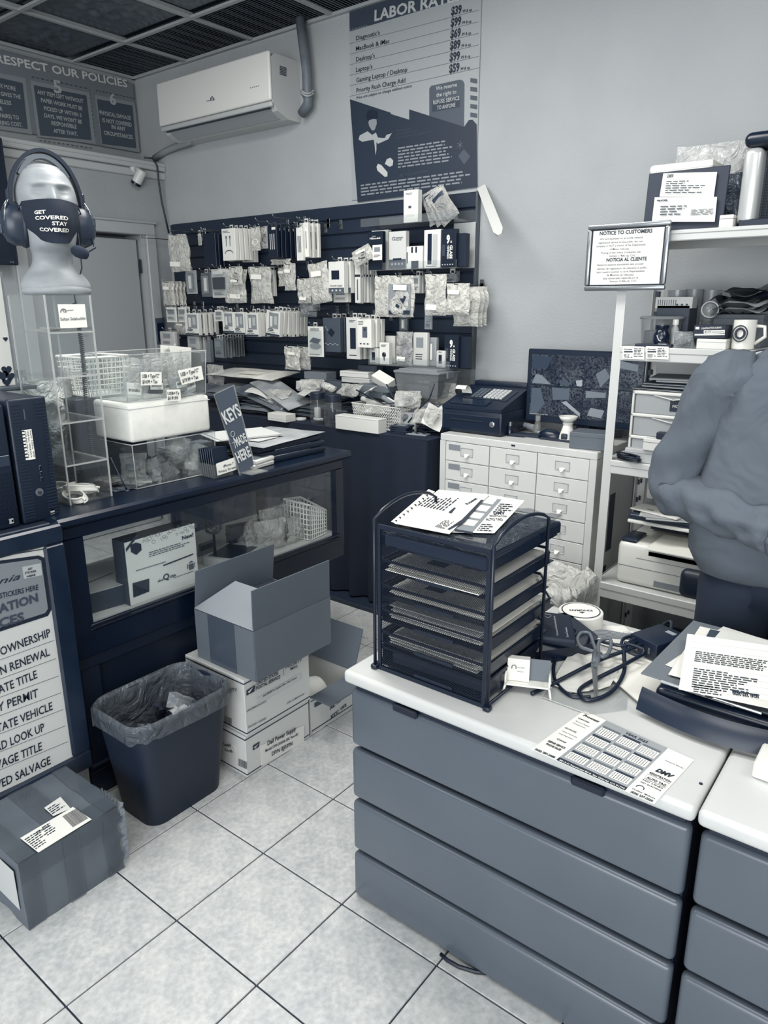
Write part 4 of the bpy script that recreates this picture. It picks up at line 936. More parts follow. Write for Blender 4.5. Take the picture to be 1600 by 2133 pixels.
# bare drives stacked at the edge
c = onk(822,905)
for k in range(4):
    t = bxo('disk_drive',['bottom', 'second', 'third', 'topmost'][k] + ' black disk drive of the small stack beside the long white carton', 'drive',c.x + .01*(k % 2),c.y + .05,ZK1 + .0105*k,.10,.07,.0095,.16,.1*(k - 1),.0015)
    mb = MB(); mb.box((0,0,.0098),(.05,.04,.0006)); mb.build('print_label',mat(.6,.5),t)
c = onk(858,908); t = bxo('circuit_board', 'pale flat phone board lying right of the drive stack', 'circuit board',c.x,c.y + .04,ZK1,.13,.055,.008,.62,.12)
mb = MB()
for k in range(6): mb.box((-.05 + .02*k,.01*(-1) ** k,.0095),(.012,.012,.003))
mb.build('chip',mat(.2,.4),t)
c = onk(890,905); t = thing('cable_tangle', 'tangle of black cables and adapters at the right end of the cloth-covered table', 'cables',(c.x,c.y + .05,ZK1)); r = random.Random(5)
for q in range(6):
    pts = [(.11*math.sin(k*.55 + q*1.3)*(1 + .2*r.random()),.06*math.cos(k*.47 + q) + .04,.006 + .012*q + .012*math.sin(k*.9 + q)) for k in range(22)]
    mb = MB(); mb.tube(pts,.0042,6); mb.build('cable',mat(.10,.4),t,True)
mb = MB(); mb.box((.03,.02,.02),(.07,.045,.03),.006,2); mb.box((-.07,.05,.05),(.05,.05,.028),.006,2,rz=.6); mb.build('adapter',mat(.12,.4),t, 'auto')
for i,(p0,p1,r_,v_) in enumerate((((838,872),(900,842),.02,.5),((860,868),(915,845),.012,.35),((880,880),(925,850),.018,.85))):
    A = at(*p0,y=2.93); B = at(*p1,y=3.02); t = thing('paper_roll',['thick grey poster roll leaning at the right end of the heap', 'thin dark grey roll between the two thicker rolls', 'white paper roll nearest the cash register'][i], 'roll',A)
    mb = MB(); B = B - A; mb.tube([V((0,0,0)),B],r_,14); mb.build('sheet',mat(v_,.5),t, 'auto')
    mb = MB(); mb.tube([B*.999,B*1.003],r_*.6,12); mb.build('core',mat(.15,.6),t)
a = at(915,838,y=3.12); t = thing('plastic_bag', 'crumpled clear bag between the lidded bin and the cash register', 'bag',(a.x,3.10,ZK + .24)); mb = MB(); pouch(mb,.22,.22,.07,11); mb.build('film',FILM,t,True)
a = at(965,805,y=3.2); t = thing('clear_tray', 'clear angled plastic tray against the slatwall behind the cash register', 'tray',(a.x,3.17,ZK + .14))
mb = MB(); mb.box((0,.02,.0),(.22,.1,.004)); mb.box((0,.07,.08),(.22,.004,.16)); mb.box((0,-.03,.02),(.22,.004,.04)); mb.tube([(-.08,-.03,.02),(-.02,-.03,.07),(.07,-.03,.07)],.005,6); mb.build('body',glass(.8,.2,.05),t)
for i,(px,y,v_,w_) in enumerate(((560,3.14,.3,.2),(600,3.0,.25,.16),(720,3.05,.75,.12),(800,3.12,.28,.16),(858,2.99,.8,.1),(690,3.16,.4,.2))):
    x = at(px,850,y=y).x; bxo('small_carton',['dark flat carton at the back left of the heap', 'dark flat carton behind the left jar', 'pale carton behind the long white carton', 'dark flat carton behind the lattice basket', 'pale carton under the paper rolls', 'grey flat carton behind the stacked white cartons'][i], 'box',x,y - .01,ZK1 + (.085 if i in (0,5) else 0),w_,.1,.05 + .012*i,v_,.1*(i - 2))

# ================================================================== on the display case
ZT1 = ZC + .001
def onc(px,py,z=None): return at(px,py,z=ZT1 if z is None else z)
# computer towers on the black counter
ZB = .946
for i,(yc,lab) in enumerate(((.978, 'black desktop computer tower with a white specification label, right one of the pair'),(.858, 'black desktop computer tower at the left edge with a perforated front'))):
    t = thing('computer_tower',lab, 'computer',(-2.20,yc,ZB)); w_,hh = .110,.355 - .012*(i == 1); xf = .17
    mb = MB(); mb.box((0,0,hh/2),(2*xf - .02,w_ - .006,hh - .006),.004); mb.build('case',mat(.13,.4),t)
    mb = MB(); mb.box((xf - .006,0,hh/2),(.022,w_,hh),.007,3); mb.build('front_bezel',mat(.10,.45),t, 'auto')
    if i == 0:
        for s in (-1,1):
            for k in range(36):
                z = .016 + k*.0092
                mb = MB(); mb.box((xf + .0055,s*.034 if not (.10 < z < .30 and s > 0) else .044,z),(.003,.030 if not (.10 < z < .30 and s > 0) else .012,.0038)); mb.build('vent_rib',mat(.17,.4),t)
        pf = PX(-2.20 + xf + .0062)
        mb = MB(); mb.box((xf + .0062,-.012,.225),(.0012,.027,.085)); mb.build('spec_label',PAPER,t)
        mb = MB()
        for k,s in enumerate(('Intel i5, 3.2GHz - $199', '16GB Ram, 500GB SATA', 'DVD-RW, Win 11 Pro')): textl(mb,s,(xf + .0072,-.004 - .0075*k,.264),(0,0,-1),(0,1,0),.076,.0042,.02)
        mb.build('lettering',INK,t)
        mb = MB(); mb.lathe([(0,0),(.0115,0),(.0115,.002),(.0095,.0024),(0,.0024)],22,M=Matrix.Translation((xf + .005,.0,.085)) @ Matrix.Rotation(PI/2,4, 'Y')); mb.build('power_button',mat(.6,.3,.6),t, 'auto')
        mb = MB(); textl(mb, 'hp',(xf + .0078,-.006,.081),(0,1,0),(0,0,1),.012,.009,.02,.2); mb.build('logo',mat(.12,.3),t)
        mb = MB()
        for k in range(3): mb.box((xf + .005,.012,.155 - .017*k),(.003,.007,.013),.001)
        mb.build('port',mat(.03,.3),t)
        mb = MB(); mb.box((xf + .0055,-.012,.31),(.002,.003,.03)); mb.build('drive_slot',mat(.4,.4),t)
    else:
        for a_ in range(9):
            mb = MB()
            for k in range(12): mb.box((xf + .0055,-.044 + .011*a_ + .005*(k % 2),.02 + .012*k),(.003,.005,.006),M=None)
            mb.build('perforated_mesh',mat(.03,.4),t)
        mb = MB(); mb.box((xf + .0055,0,.19),(.003,w_*.9,.03),.001); mb.build('trim_band',mat(.26,.3),t)
        mb = MB()
        for q in range(3):
            for k in range(3): mb.box((xf + .0062,-.03 + .028*k,.23 + .02*q),(.002,.008,.010),.0008)
        mb.build('port',mat(.3,.4),t)
    mb = MB(); mb.box((xf + .0064,.03,.02),(.0012,.012,.014)); mb.build('energy_sticker',mat(.75,.4),t)
# dark television and framed picture at the left edge
def slab(name,label,cat,pl_,pts,th,v,rough=.2,off=0):
    P_ = [pl_.hit(*p) for p in pts]; c = P_[0]; t = thing(name,label,cat,c)
    return t,[p - c for p in P_]
xt = -3.3; c0 = at(33,552,x=xt); c1 = at(29,293,x=xt)
t = thing('television', 'dark wall television cut off by the left edge behind the mannequin head', 'television',(XL + .15,0,0)); t.location = (-4.36,0,0)
TA,TB = at(36,553,x=-4.36),at(31,293,x=-4.36)
t.location = (-4.36,TA.y - .45,TA.z)
mb = MB(); mb.box((0,0,(TB.z - TA.z)/2),(.05,.9,TB.z - TA.z),.006); mb.build('bezel',mat(.09,.4),t); mb = MB(); mb.box((.026,0,(TB.z - TA.z)/2),(.002,.87,TB.z - TA.z - .03)); mb.build('screen',mat(.06,.15),t)
mb = MB(); mb.box((-.062,0,.2),(.075,.2,.15)); mb.build('wall_bracket',DARK,t)
mb = MB(); textl(mb, 'LG',(.0275,.40,.012),(0,1,0),(0,0,1),.02,.008); mb.build('logo',mat(.6),t)
# picture standing on a grey ledge-like box
xq = -2.36; A = at(38,806,x=xq); B = at(2,566,x=xq); zb = ZB + .36
A = at(38,806,x=xq)
sb = thing('grey_box', 'flat grey box on top of the computer towers at the left edge', 'box',(-2.36,A.y - .09,ZB + .357))
hb = A.z - .004 - (ZB + .357); mb = MB(); mb.box((.0,0,hb/2),(.12,.24,hb),.004); mb.build('body',mat(.42,.5),sb); mb = MB(); mb.box((0,0,hb*.75),(.122,.242,.002)); mb.build('lid_seam',mat(.2),sb)
t = thing('framed_picture', 'clear acrylic framed card with heart-shaped jewellery at the left edge', 'picture',(xq,A.y - .0,A.z))
zh = at(2,566,x=xq).z - A.z; wy = .26; dy = at(2,566,x=xq).y - A.y
mb = MB(); mb.prism([(0,0,0),(0,dy*0 - .0,zh),(0,-wy,zh),(0,-wy,0)],(-.012,0,0)); mb.build('frame',mat(.62,.3),t)
mb = MB(); mb.box((.0008,-wy/2,zh/2),(.0012,wy - .016,zh - .016)); mb.build('card',mat(.93,.5),t)
for k,(yy,zz,s) in enumerate(((-.03,.055,.018),(-.022,.035,.016),(-.045,.04,.02),(-.035,.018,.015),(-.02,.15,.008))):
    mb = MB(); pts = [(0,s*.9*math.sin(a) ** 3,s*.065*(13*math.cos(a) - 5*math.cos(2*a) - 2*math.cos(3*a) - math.cos(4*a))*.9) for a in np.linspace(0,2*PI,16,endpoint=False)]
    mb.prism([(.0016,yy + p[1],zz + p[2]) for p in pts][::-1],(.002,0,0)); mb.build('heart_ornament',mat(.2,.4),t)

# acrylic tower with shelves
AX0,AX1,AY0,AY1 = -2.29,-2.08,1.095,1.235; AZ1 = 1.575
t = thing('acrylic_tower', 'tall clear acrylic display tower with shelves under the mannequin head', 'display stand',((AX0 + AX1)/2,(AY0 + AY1)/2,ZT1))
AW,AD,AH = AX1 - AX0,AY1 - AY0,AZ1 - ZT1; ag = glass(.85,.07,.02); edge = mat(.85,.15,0, '',1,.1,.55)
for s in (-1,1): mb = MB(); mb.box((0,s*AD/2,AH/2),(AW,.0035,AH)); mb.build('side_panel',ag,t)
mb = MB(); mb.box((-AW/2,0,AH/2),(.0035,AD,AH)); mb.build('back_panel',ag,t)
mb = MB()
for sx in (-1,1):
    for sy in (-1,1): mb.box((sx*AW/2,sy*AD/2,AH/2),(.0042,.0042,AH))
mb.build('panel_edge',edge,t)
mb = MB(); mb.box((0,0,AH + .002),(AW + .004,AD + .004,.004)); mb.build('top_panel',ag,t)
mb = MB(); mb.box((0,0,.0025),(AW + .004,AD + .004,.004)); mb.build('base_panel',ag,t)
shz = []
for py in (690,780,872,958):
    z = at(215,py,x=AX1).z - ZT1; shz.append(z)
    mb = MB(); mb.box((0,0,z),(AW,AD,.0035)); mb.build('shelf',ag,t)
    mb = MB(); mb.box((AW/2,0,z),(.0045,AD,.0045)); mb.box((0,AD/2,z),(AW,.004,.0045)); mb.build('shelf_edge',edge,t)
plc = PX(AX1 + .003); A = at(120,634,x=AX1 + .003); B = at(182,682,x=AX1 + .003)
mb = MB(); mb.box((AX1 + .003 - (AX0 + AX1)/2,(A.y + B.y)/2 - (AY0 + AY1)/2,(A.z + B.z)/2 - ZT1),(.0015,B.y - A.y,A.z - B.z),.0004); o = mb.build('business_card',PAPER,t)
mb = MB(); text(mb, 'Sultan Salahuddin',plc,(126,668),(179,666),6.5,.005,off=.002); text(mb, 'UNIVERSE',plc,(139,648),(153,647),2,.02,off=.002); mb.build('lettering',mat(.25),t,world=True)
mb = MB(); mb.tube([plc.hit(132 + 5.5*math.cos(a),649 - 5.5*math.sin(a),.002) for a in np.linspace(-.4,PI + .4,12)],.0011,5); mb.tube([plc.hit(131,645,.002),plc.hit(134,651,.002)],.0008,4); mb.build('logo',mat(.25),t,world=True)
for k in range(9):
    mb = MB(); mb.box((0,0,0),(.085,.05,.0006)); o = mb.build('business_card',mat(.9 - .04*(k % 3),.5)); o.location = ((AX0 + AX1)/2 + R.uniform(-.03,.03),(AY0 + AY1)/2 + R.uniform(-.02,.02),ZT1 + shz[0] + .003 + .0011*k); o.rotation_euler = (0,0,R.uniform(-.5,.5))
    tag(o, 'loose business card in the scattered pile on the top acrylic shelf', 'card', 'business cards scattered on the top acrylic shelf')
# white coiled cables at the foot of the tower
for i in range(5):
    mb = MB(); coil(mb,(0,0,0),.046,6,.0030,i,None,.55,.0030); mb.tube([(.03,0,.012),(.045,.004,.014),(.055,.003,.012)],.004,6)
    o = mb.build('coiled_cable',mat(.93,.35),None,True); o.location = ((AX0 + AX1)/2 + .075 - .035*i + .01*(i % 2),(AY0 + AY1)/2 - .035 + .035*(i % 3),ZT1 + .008 + .014*(i % 2)); o.rotation_euler = (.25*(-1) ** i,.1,i*1.1)
    tag(o,['white coiled charging cable, nearest in the foot of the acrylic tower', 'white coiled charging cable standing on edge in the foot of the acrylic tower', 'white coiled charging cable in the middle of the acrylic tower foot', 'white coiled charging cable at the back left of the tower foot', 'white coiled charging cable farthest back in the tower foot'][i], 'cable', 'white coiled cables in the acrylic tower')
# mannequin bust
HX,HY = -2.19,1.195; mq = mat(.66,.5,0, 'foam',1,.02)
bz = AZ1 + .006; t = thing('mannequin_head', 'pale grey mannequin head and neck on top of the acrylic tower', 'mannequin',(HX,HY,bz),-.30)
HT = at(95,343,x=HX).z - bz + .0
def head(u,v):
    """bust surface: v 0 at the base plate, 1 at the crown; u round, u = 0.5 looks along +x"""
    a = (u - .5)*2*PI; ca,sa = math.cos(a),math.sin(a); z = v
    K = [(0,.074,.092,.0),(.06,.079,.098,-.002),(.12,.074,.090,-.009),(.18,.061,.072,-.014),(.24,.053,.058,-.010),(.31,.056,.056,.0),(.365,.074,.062,.010),(.42,.083,.068,.008),(.50,.090,.074,.005),(.60,.096,.079,.001),(.70,.100,.082,-.003),(.80,.099,.081,-.005),(.90,.082,.067,-.006),(.955,.060,.050,-.006),(1,.0,.0,-.006)]
    for q in range(len(K) - 1):
        if K[q][0] <= v <= K[q + 1][0]: break
    f = (v - K[q][0])/(K[q + 1][0] - K[q][0])
    if q == len(K) - 2: f = 1 - math.sqrt(max(0,1 - f ** 2)); rx,ry,ox = [K[q][k] + (K[q + 1][k] - K[q][k])*f for k in (1,2,3)]
    else:
        g4 = [K[max(0,q - 1)],K[q],K[q + 1],K[min(len(K) - 1,q + 2)]]
        rx,ry,ox = [.5*(2*g4[1][k] + (g4[2][k] - g4[0][k])*f + (2*g4[0][k] - 5*g4[1][k] + 4*g4[2][k] - g4[3][k])*f*f + (3*g4[1][k] - g4[0][k] - 3*g4[2][k] + g4[3][k])*f ** 3) for k in (1,2,3)]
    x,y = ox + rx*ca,ry*sa
    if ca > 0:
        g = lambda zc,yc,sz,sy: math.exp(-((v - zc)/sz) ** 2 - ((y - yc)/sy) ** 2)
        x += .024*g(.68,0,.055,.011) + .010*g(.74,0,.06,.012) + .010*g(.56,0,.025,.02) + .006*g(.595,0,.014,.02) + .012*g(.42,0,.035,.02)
        for s in (-1,1): x += -.020*g(.775,s*.032,.034,.018) + .010*g(.77,s*.032,.014,.013) + .008*g(.825,s*.032,.015,.024) + .004*g(.70,s*.045,.035,.015)
    return (x,y,z*HT)
mb = MB(); mb.grid(head,72,110); mb.grid(lambda u,v: tuple(c*v if i < 2 else 0 for i,c in enumerate(head(1 - u,0))),36,2); mb.build('bust',mq,t,True)
mb = MB(); mb.lathe([(0,-.004),(.080,-.004),(.085,.0),(.087,.010),(.082,.020),(0,.018)],40,M=Matrix.Diagonal((.95,1.13,1,1))); mb.build('base_plate',mq,t,True)
for s in (-1,1):
    mb = MB(); mb.lathe([(0,-.006),(.016,-.006),(.020,0),(.014,.007),(0,.004)],14,M=Matrix.Translation((-.004,s*.079,HT*.57)) @ Matrix.Rotation(s*-PI/2,4, 'X') @ Matrix.Diagonal((.75,1.4,1,1))); mb.build('ear',mq,t,True)
# face mask
def maskp(u,v):
    """v 0 top edge, 1 chin; u across the face"""
    a = (u - .5)*2.3; z = .705 - .33*v - .022*(1 - math.cos(a))*(1 - 6.5*v*v); 
    p = V(head(.5 + a/(2*PI),max(.335,z))); c = math.exp(-(a/.5) ** 2)
    out = .006 + c*.018*math.sin(min(1,v*1.1 + .1)*PI) + (0.018*c*v)
    n_ = V((math.cos(a),math.sin(a),0)); rad = .078 + .012*c + (.010*(1 - v)*c)
    q = V((.012 + rad*math.cos(a),.078*math.sin(a)*(1 - .34*v ** 3),p.z)); q += n_*out; q.z = z*HT; return q
mk = mat(.11,.85,0, 'fabric',1,.02)
msk = thing('face_mask', 'black cloth face mask with white lettering on the mannequin head', 'mask',(HX,HY,bz),-.30)
mb = MB(); mb.grid(maskp,30,18); mb.grid(lambda u,v: V(maskp(1 - u,v)) - V((.003,0,0)),30,18); mb.build('cloth',mk,msk,True)
for s in (0,1):
    mb = MB(); A,B = V(maskp(s,.05)),V(maskp(s,.9)); e = V((-.002,(.088 if s else -.088),HT*.52)); mb.tube([A,(A + e)/2 + V((0,.01*(1 if s else -1),0)),e,(B + e)/2,B],.002,5); mb.build('ear_loop',mk,msk,True)
mb = MB()
def onmask(s,v,x0,w_,hh):
    vs,fs,a0,a1 = tmesh(s,.03,0)
    out = []
    for q in vs:
        uu = x0 + w_*(q.x - a0)/(a1 - a0); vv = v - hh*q.y; out.append(V(maskp(uu,vv)) + V((.0035,0,0)))
    mb.add(out,fs)
for s,v,x0,w_ in (('GET',.34,.22,.15),('COVERED',.47,.22,.40),('STAY',.60,.42,.18),('COVERED',.74,.24,.40)): onmask(s,v,x0,w_,.115)
mb.build('lettering',mat(.97,.6),msk)
# headset
hs = thing('headset', 'black aviation style headset with a boom microphone worn by the mannequin head', 'headset',(HX,HY,bz),-.30); blk = mat(.15,.4)
zc = HT*.62; arc = [(.004,.092*math.sin(a),zc + .02 + (HT*.405)*math.cos(a)) for a in np.linspace(-PI*.5,PI*.5,30)]
def strap(mb,pts,w_,th):
    pts = [V(p) for p in pts]; rows = []
    for i,p in enumerate(pts):
        d = (pts[min(i + 1,len(pts) - 1)] - pts[max(i - 1,0)]).normalized(); o_ = V((1,0,0)).cross(d).normalized()
        rows.append([p + V((w_/2,0,0)),p + V((w_/2,0,0)) - o_*th,p - V((w_/2,0,0)) - o_*th,p - V((w_/2,0,0))])
    vs = [q for r_ in rows for q in r_]; fs = [(3,2,1,0)]; n_ = len(rows)
    for i in range(n_ - 1):
        for k in range(4): j = (k + 1) % 4; fs.append((i*4 + k,i*4 + j,i*4 + 4 + j,i*4 + 4 + k))
    fs.append((n_*4 - 4,n_*4 - 3,n_*4 - 2,n_*4 - 1)); mb.add(vs,fs)
mb = MB(); strap(mb,arc,.034,-.010); mb.build('headband',blk,hs, 'auto')
mb = MB(); strap(mb,[(p[0],p[1]*.955,zc + .02 + (p[2] - zc - .02)*.97) for p in arc[6:-6]],.028,.012); mb.build('pad',mat(.5,.7),hs, 'auto')
for s in (-1,1):
    M_ = Matrix.Translation((.0,s*.078,zc - .03)) @ Matrix.Rotation(s*-PI/2,4, 'X') @ Matrix.Diagonal((.82,1.25,1,1))
    mb = MB(M_); mb.lathe([(0,.052),(.022,.05),(.04,.038),(.048,.018),(.048,.0),(0,0)],28); c_ = mb.build('earcup',mat(.22,.35),hs, 'auto')
    mb = MB(M_); mb.lathe([(.03,-.018),(.05,-.016),(.053,-.008),(.05,.0),(.03,0)],28,close=True); mb.build('cushion',mat(.10,.5),hs,True)
    mb = MB(M_); mb.box((0,-.012,.052),(.024,.020,.004),.002); mb.build('badge',mat(.36,.4),hs)
    for q in (-1,1): mb = MB(); mb.tube([(q*.012,s*.094,zc + .05),(q*.022,s*.114,zc + .015),(q*.024,s*.122,zc - .025)],.0022,6); mb.build('yoke_wire',mat(.75,.2,.9),hs,True)
    mb = MB(); mb.box((.004,s*.098,zc + .045),(.030,.014,.035),.003); mb.build('slider',blk,hs)
mb = MB(); bp_ = [(.02,.112,zc - .06),(.05,.112,zc - .09),(.09,.080,zc - .105),(.105,.05,zc - .108)]; mb.tube(bp_,.0035,8); mb.build('boom',blk,hs,True)
mb = MB(); mb.lathe([(0,-.026),(.012,-.022),(.017,-.006),(.017,.01),(.011,.022),(0,.026)],18,M=Matrix.Translation((.102,.055,zc - .108)) @ Matrix.Rotation(1.2,4, 'X')); mb.build('microphone',mat(.14,.9),hs,True)
# coiled headset cord running down inside the tower
mb = MB(); top = V((AX0 + .10,AY1 + .012,AZ1 - .02)); pts = []
for k in range(760):
    z = top.z - k*.00062; w_ = .45*math.sin(k/760*PI); pts.append((top.x + .006*math.cos(k*.62) + .01*math.sin(k*.008),top.y + .006*math.sin(k*.62) + .006*k/760,z))
pts = [(HX + .06,AY1 + .015,AZ1 + .20),(HX + .05,AY1 + .02,AZ1 + .08),(top.x,top.y + .002,AZ1 + .0)] + pts + [(top.x - .0,top.y + .03,ZT1 + .012),(top.x + .08,top.y + .04,ZT1 + .006)]
mb.tube(pts,.0019,4); o = mb.build('headset_cable',mat(.12,.4),None,True); origin(o,pts[2]); tag(o, 'black coiled headset cord hanging down beside the acrylic tower', 'cord')
# ================================================================== bins, signs and laptops on the case top
def ctub(x,y,z,w,d,h,t,fl=1.0,v=.8,k=.10):
    mb = MB(); taper(mb,w,d,w*fl,d*fl,0,h,.0025); mb.build('tub',glass(v,k,.03),t)
    mb = MB(); W_,D_ = w*fl/2,d*fl/2
    mb.tube([(-W_,-D_,h),(W_,-D_,h),(W_,D_,h),(-W_,D_,h)],.0022,5,closed=True); mb.tube([(-w/2,-d/2,.002),(w/2,-d/2,.002),(w/2,d/2,.002),(-w/2,d/2,.002)],.0022,5,closed=True)
    for sx,sy in ((1,1),(1,-1),(-1,1),(-1,-1)): mb.tube([(sx*w/2,sy*d/2,0),(sx*W_,sy*D_,h)],.0016,5)
    mb.build('rim',mat(.8,.2,0, '',1,.1,.6),t,True)
bx_ = (-2.20, 1.49)      # centre of the stack of bins
z0 = ZT1
# lower clear bin with bagged adapters
tl = thing('clear_bin', 'lower clear plastic bin holding bagged white adapters, under the white foam box', 'bin',(-2.20,1.50,z0)); h1 = at(300,925,x=-2.08).z - z0
h1 = .150; ctub(0,0,0,.22,.33,h1,tl,1.03,.7,.08)
for i,(dx,dy,dz,v_) in enumerate(((.06,.10,.03,.92),(.06,.13,.06,.88),(.03,.08,.075,.9),(.05,-.05,.03,.30),(0,-.10,.05,.4),(.02,.0,.03,.35),(-.04,.12,.05,.6),(.04,.06,.10,.93))):
    t = thing('bagged_adapter',['white bagged adapter at the front corner of the lower bin', 'white bagged adapter on the corner one in the lower bin', 'white bagged adapter near the middle of the lower bin', 'dark part at the left front of the lower bin', 'dark grey part at the far left of the lower bin', 'dark part in the middle of the lower bin', 'grey part at the back of the lower bin', 'topmost white bagged adapter in the lower bin'][i], 'adapter',(-2.20 + dx,1.50 + dy,z0 + dz)); t.rotation_euler = (.4*(i % 3),.3*(i % 2),i)
    mb = MB(); mb.box((0,0,0),(.045,.035,.03),.005,2); mb.build('body',mat(v_,.4),t, 'auto')
    mb = MB(); pouch(mb,.085,.10,.045,i,Matrix.Translation((0,0,.05))); mb.build('film',mat(.85,.15,0, 'crinkle',1,.12,.35),t,True)
# white foam box
z1 = z0 + h1 + .006; t = thing('foam_box', 'rough white polystyrene box between the two clear bins', 'box',(-2.20,1.495,z1)); hf = .128
mb = MB(); mb.box((0,0,hf/2),(.225,.325,hf),.012,3); mb.build('body',mat(.95,.8,0, 'foam',1,.02),t, 'auto'); mb = MB(); mb.box((0,0,hf*.86),(.227,.327,.002)); mb.build('lid_seam',mat(.78,.8),t)
# upper clear bin with price cards
z2 = z1 + hf + .004; t = thing('clear_bin', 'upper clear plastic bin of priced chargers on top of the foam box', 'bin',(-2.19,1.485,z2)); h2 = .150; ctub(0,0,0,.21,.31,h2,t,1.06,.85,.10)
for i,(dy,dx,v_,zz) in enumerate(((-.11,.06,.9,.0),(-.03,.07,.14,.01),(.03,.05,.86,0),(.06,.085,.7,.01),(.11,.07,.8,.0),(.10,.03,.92,.03))):
    q = thing('bagged_charger',['white rounded cable pack at the left end of the upper bin', 'black charger with a barcode label in the upper bin', 'white charger in the middle of the upper bin', 'small grey adapter with a price card in the upper bin', 'pale charger with a barcode at the right end of the upper bin', 'white pack sticking out over the right rim of the upper bin'][i], 'charger',(-2.19 + dx,1.485 + dy,z2 + .004 + zz)); q.rotation_euler = (.08*(i - 2),0,.1*(i - 2))
    mb = MB(); mb.box((0,0,.028),(.03,.052,.052),.006,2); mb.build('body',mat(v_,.4),q, 'auto')
    mb = MB(); mb.box((.0165,0,.028),(.001,.046,.022)); mb.build('print_label',PAPER,q)
    mb = MB(); r = random.Random(i)
    for k in range(14): mb.box((.0174,-.019 + .0028*k,.031),(.0008,.0006 + .0012*r.random(),.009))
    mb.build('barcode',INK,q)
    mb = MB(); pouch(mb,.075,.13,.03,i + 3,Matrix.Translation((0,0,.135)) @ Matrix.Rotation(PI/2,4, 'Z')); mb.build('film',mat(.9,.15,0, 'crinkle',1,.1,.35),q,True)
pc1 = PX(-2.075)
for i,(c4,l1,l2,lab) in enumerate((([(293,775),(336,775),(337,802),(294,803)], 'USB + Type"C"', '$14.99 + Tax', 'white price card reading 14.99 on the front of the upper bin'),([(370,772),(419,762),(424,790),(379,802)], 'USB + Type"C"', '$19.99 + Tax', 'tilted white price card reading 19.99 on the upper bin'),([(347,812),(375,811),(377,835),(348,836)], 'USB+Ty', '$19.99', 'small white price card low in the upper bin'))):
    P_ = [pc1.hit(*p) for p in c4]; c = sum(P_,V())/4; t = thing('price_card',lab, 'card',c)
    mb = MB(); mb.prism([p for p in P_][::-1],(.0012,0,0)); mb.build('card',PAPER,t,world=True)
    mb = MB(); a,b = V(c4[3]),V(c4[2]); u = V(c4[0]) - a; hh = (c4[3][1] - c4[0][1])
    for f,s,g in ((.56,l1,.9),(.14,l2,.8)): text(mb,s,pc1,tuple(a + u*f + (b - a)*.07),tuple(a + u*f + (b - a)*g),hh*.26,.02,off=.003)
    mb.build('lettering',INK,t,world=True)
# header cards sticking up from the bin
for i,(px,lab) in enumerate((((334,716,366,770), 'white header card rising at the back of the upper bin'),((354,718,398,775), 'white hole-punched header card in front at the top of the upper bin'))):
    x = -2.16 + .02*i; A,B,C_,D = [at(*p,x=x) for p in ((px[0],px[3]),(px[2],px[3]),(px[2],px[1] + 6),(px[0],px[1] + 2))]; t = thing('header_card',lab, 'card',A)
    mb = MB(); mb.prism([A - A,B - A,C_ - A,D - A][::-1],(.0012,0,0)); mb.build('card',mat(.95,.5),t)
    mb = MB(); mb.box((B - A)*.5 + (D - A)*.78 + V((.0013,0,0)),(.0006,.010,.007),.0003); mb.build('punched_hole',mat(.15),t)
# white basket behind (square holes)
c = at(200,835,z=ZT1); t = thing('white_basket', 'white plastic basket with square holes behind the acrylic tower', 'basket',(-2.36,1.50,ZT1 + .17))
bA = at(150,745,x=-2.36); bB = at(245,742,x=-2.36); bC = at(160,825,x=-2.36)
t.location = (-2.38,(bA.y + bB.y)/2,bC.z); mb = MB(); lattice(mb,.16,(bB.y - bA.y)*.86,bA.z - bC.z,11,7,.0022,1.12); mb.build('basket',mat(.93,.4),t)
ms = thing('storage_box', 'dark storage box under the white basket behind the acrylic tower', 'box',(-2.38,(bA.y + bB.y)/2,ZT1)); hh = bC.z - ZT1 - .003
mb = MB(); mb.box((0,0,hh/2),(.17,.26,hh),.004); mb.build('body',mat(.22,.5),ms); mb = MB(); mb.box((0,0,hh*.8),(.172,.262,.003)); mb.build('lid_seam',mat(.5),ms)
c = at(100,830,x=-2.36); t = thing('plastic_bag', 'crumpled pale bag seen through the acrylic tower', 'bag',(-2.40,c.y + .02,c.z + .06)); mb = MB(); pouch(mb,.17,.16,.07,21,Matrix.Rotation(PI/2,4, 'Z'),16,16); mb.build('film',mat(.85,.3,0, 'crinkle',1,.1),t,True)
c = at(100,890,x=-2.36); t = thing('plastic_bag', 'crumpled cloudy bag lower down behind the acrylic tower', 'bag',(-2.40,c.y + .04,c.z + .09)); mb = MB(); pouch(mb,.17,.22,.08,22,Matrix.Rotation(PI/2,4, 'Z'),16,16); mb.build('film',mat(.7,.3,0, 'crinkle',1,.14),t,True)
# cloth, bagged cables and pen between the tower and the bins
c = onc(330,985)
t = thing('black_pouch', 'crumpled black fabric pouch with a grey strap between the tower and the lower bin', 'pouch',(c.x - .03,c.y - .01,ZT1))
def lump(u,v): a = u*2*PI; rr = .085*math.sin(v*PI/2 + .02); return (rr*.8*math.cos(a)*(1 + .25*noise.noise(V((math.cos(a)*2,math.sin(a)*2,v*3)))),rr*1.1*math.sin(a)*(1 + .2*noise.noise(V((math.cos(a)*2,math.sin(a)*2,7)))),max(.001,.05*math.cos(v*PI/2)*(1 + .6*noise.noise(V((math.cos(a)*3,math.sin(a)*3,2 + v*2))))))
mb = MB(); mb.grid(lambda u,v: lump(1 - u,v),28,10); mb.build('cloth',mat(.12,.9,0, 'fabric'),t,True)
mb = MB(); strap(mb,[(.03,-.02,.05),(.05,.03,.052),(.07,.07,.03),(.075,.10,.008)],.03,.002); mb.build('grey_strap',mat(.45,.7),t)
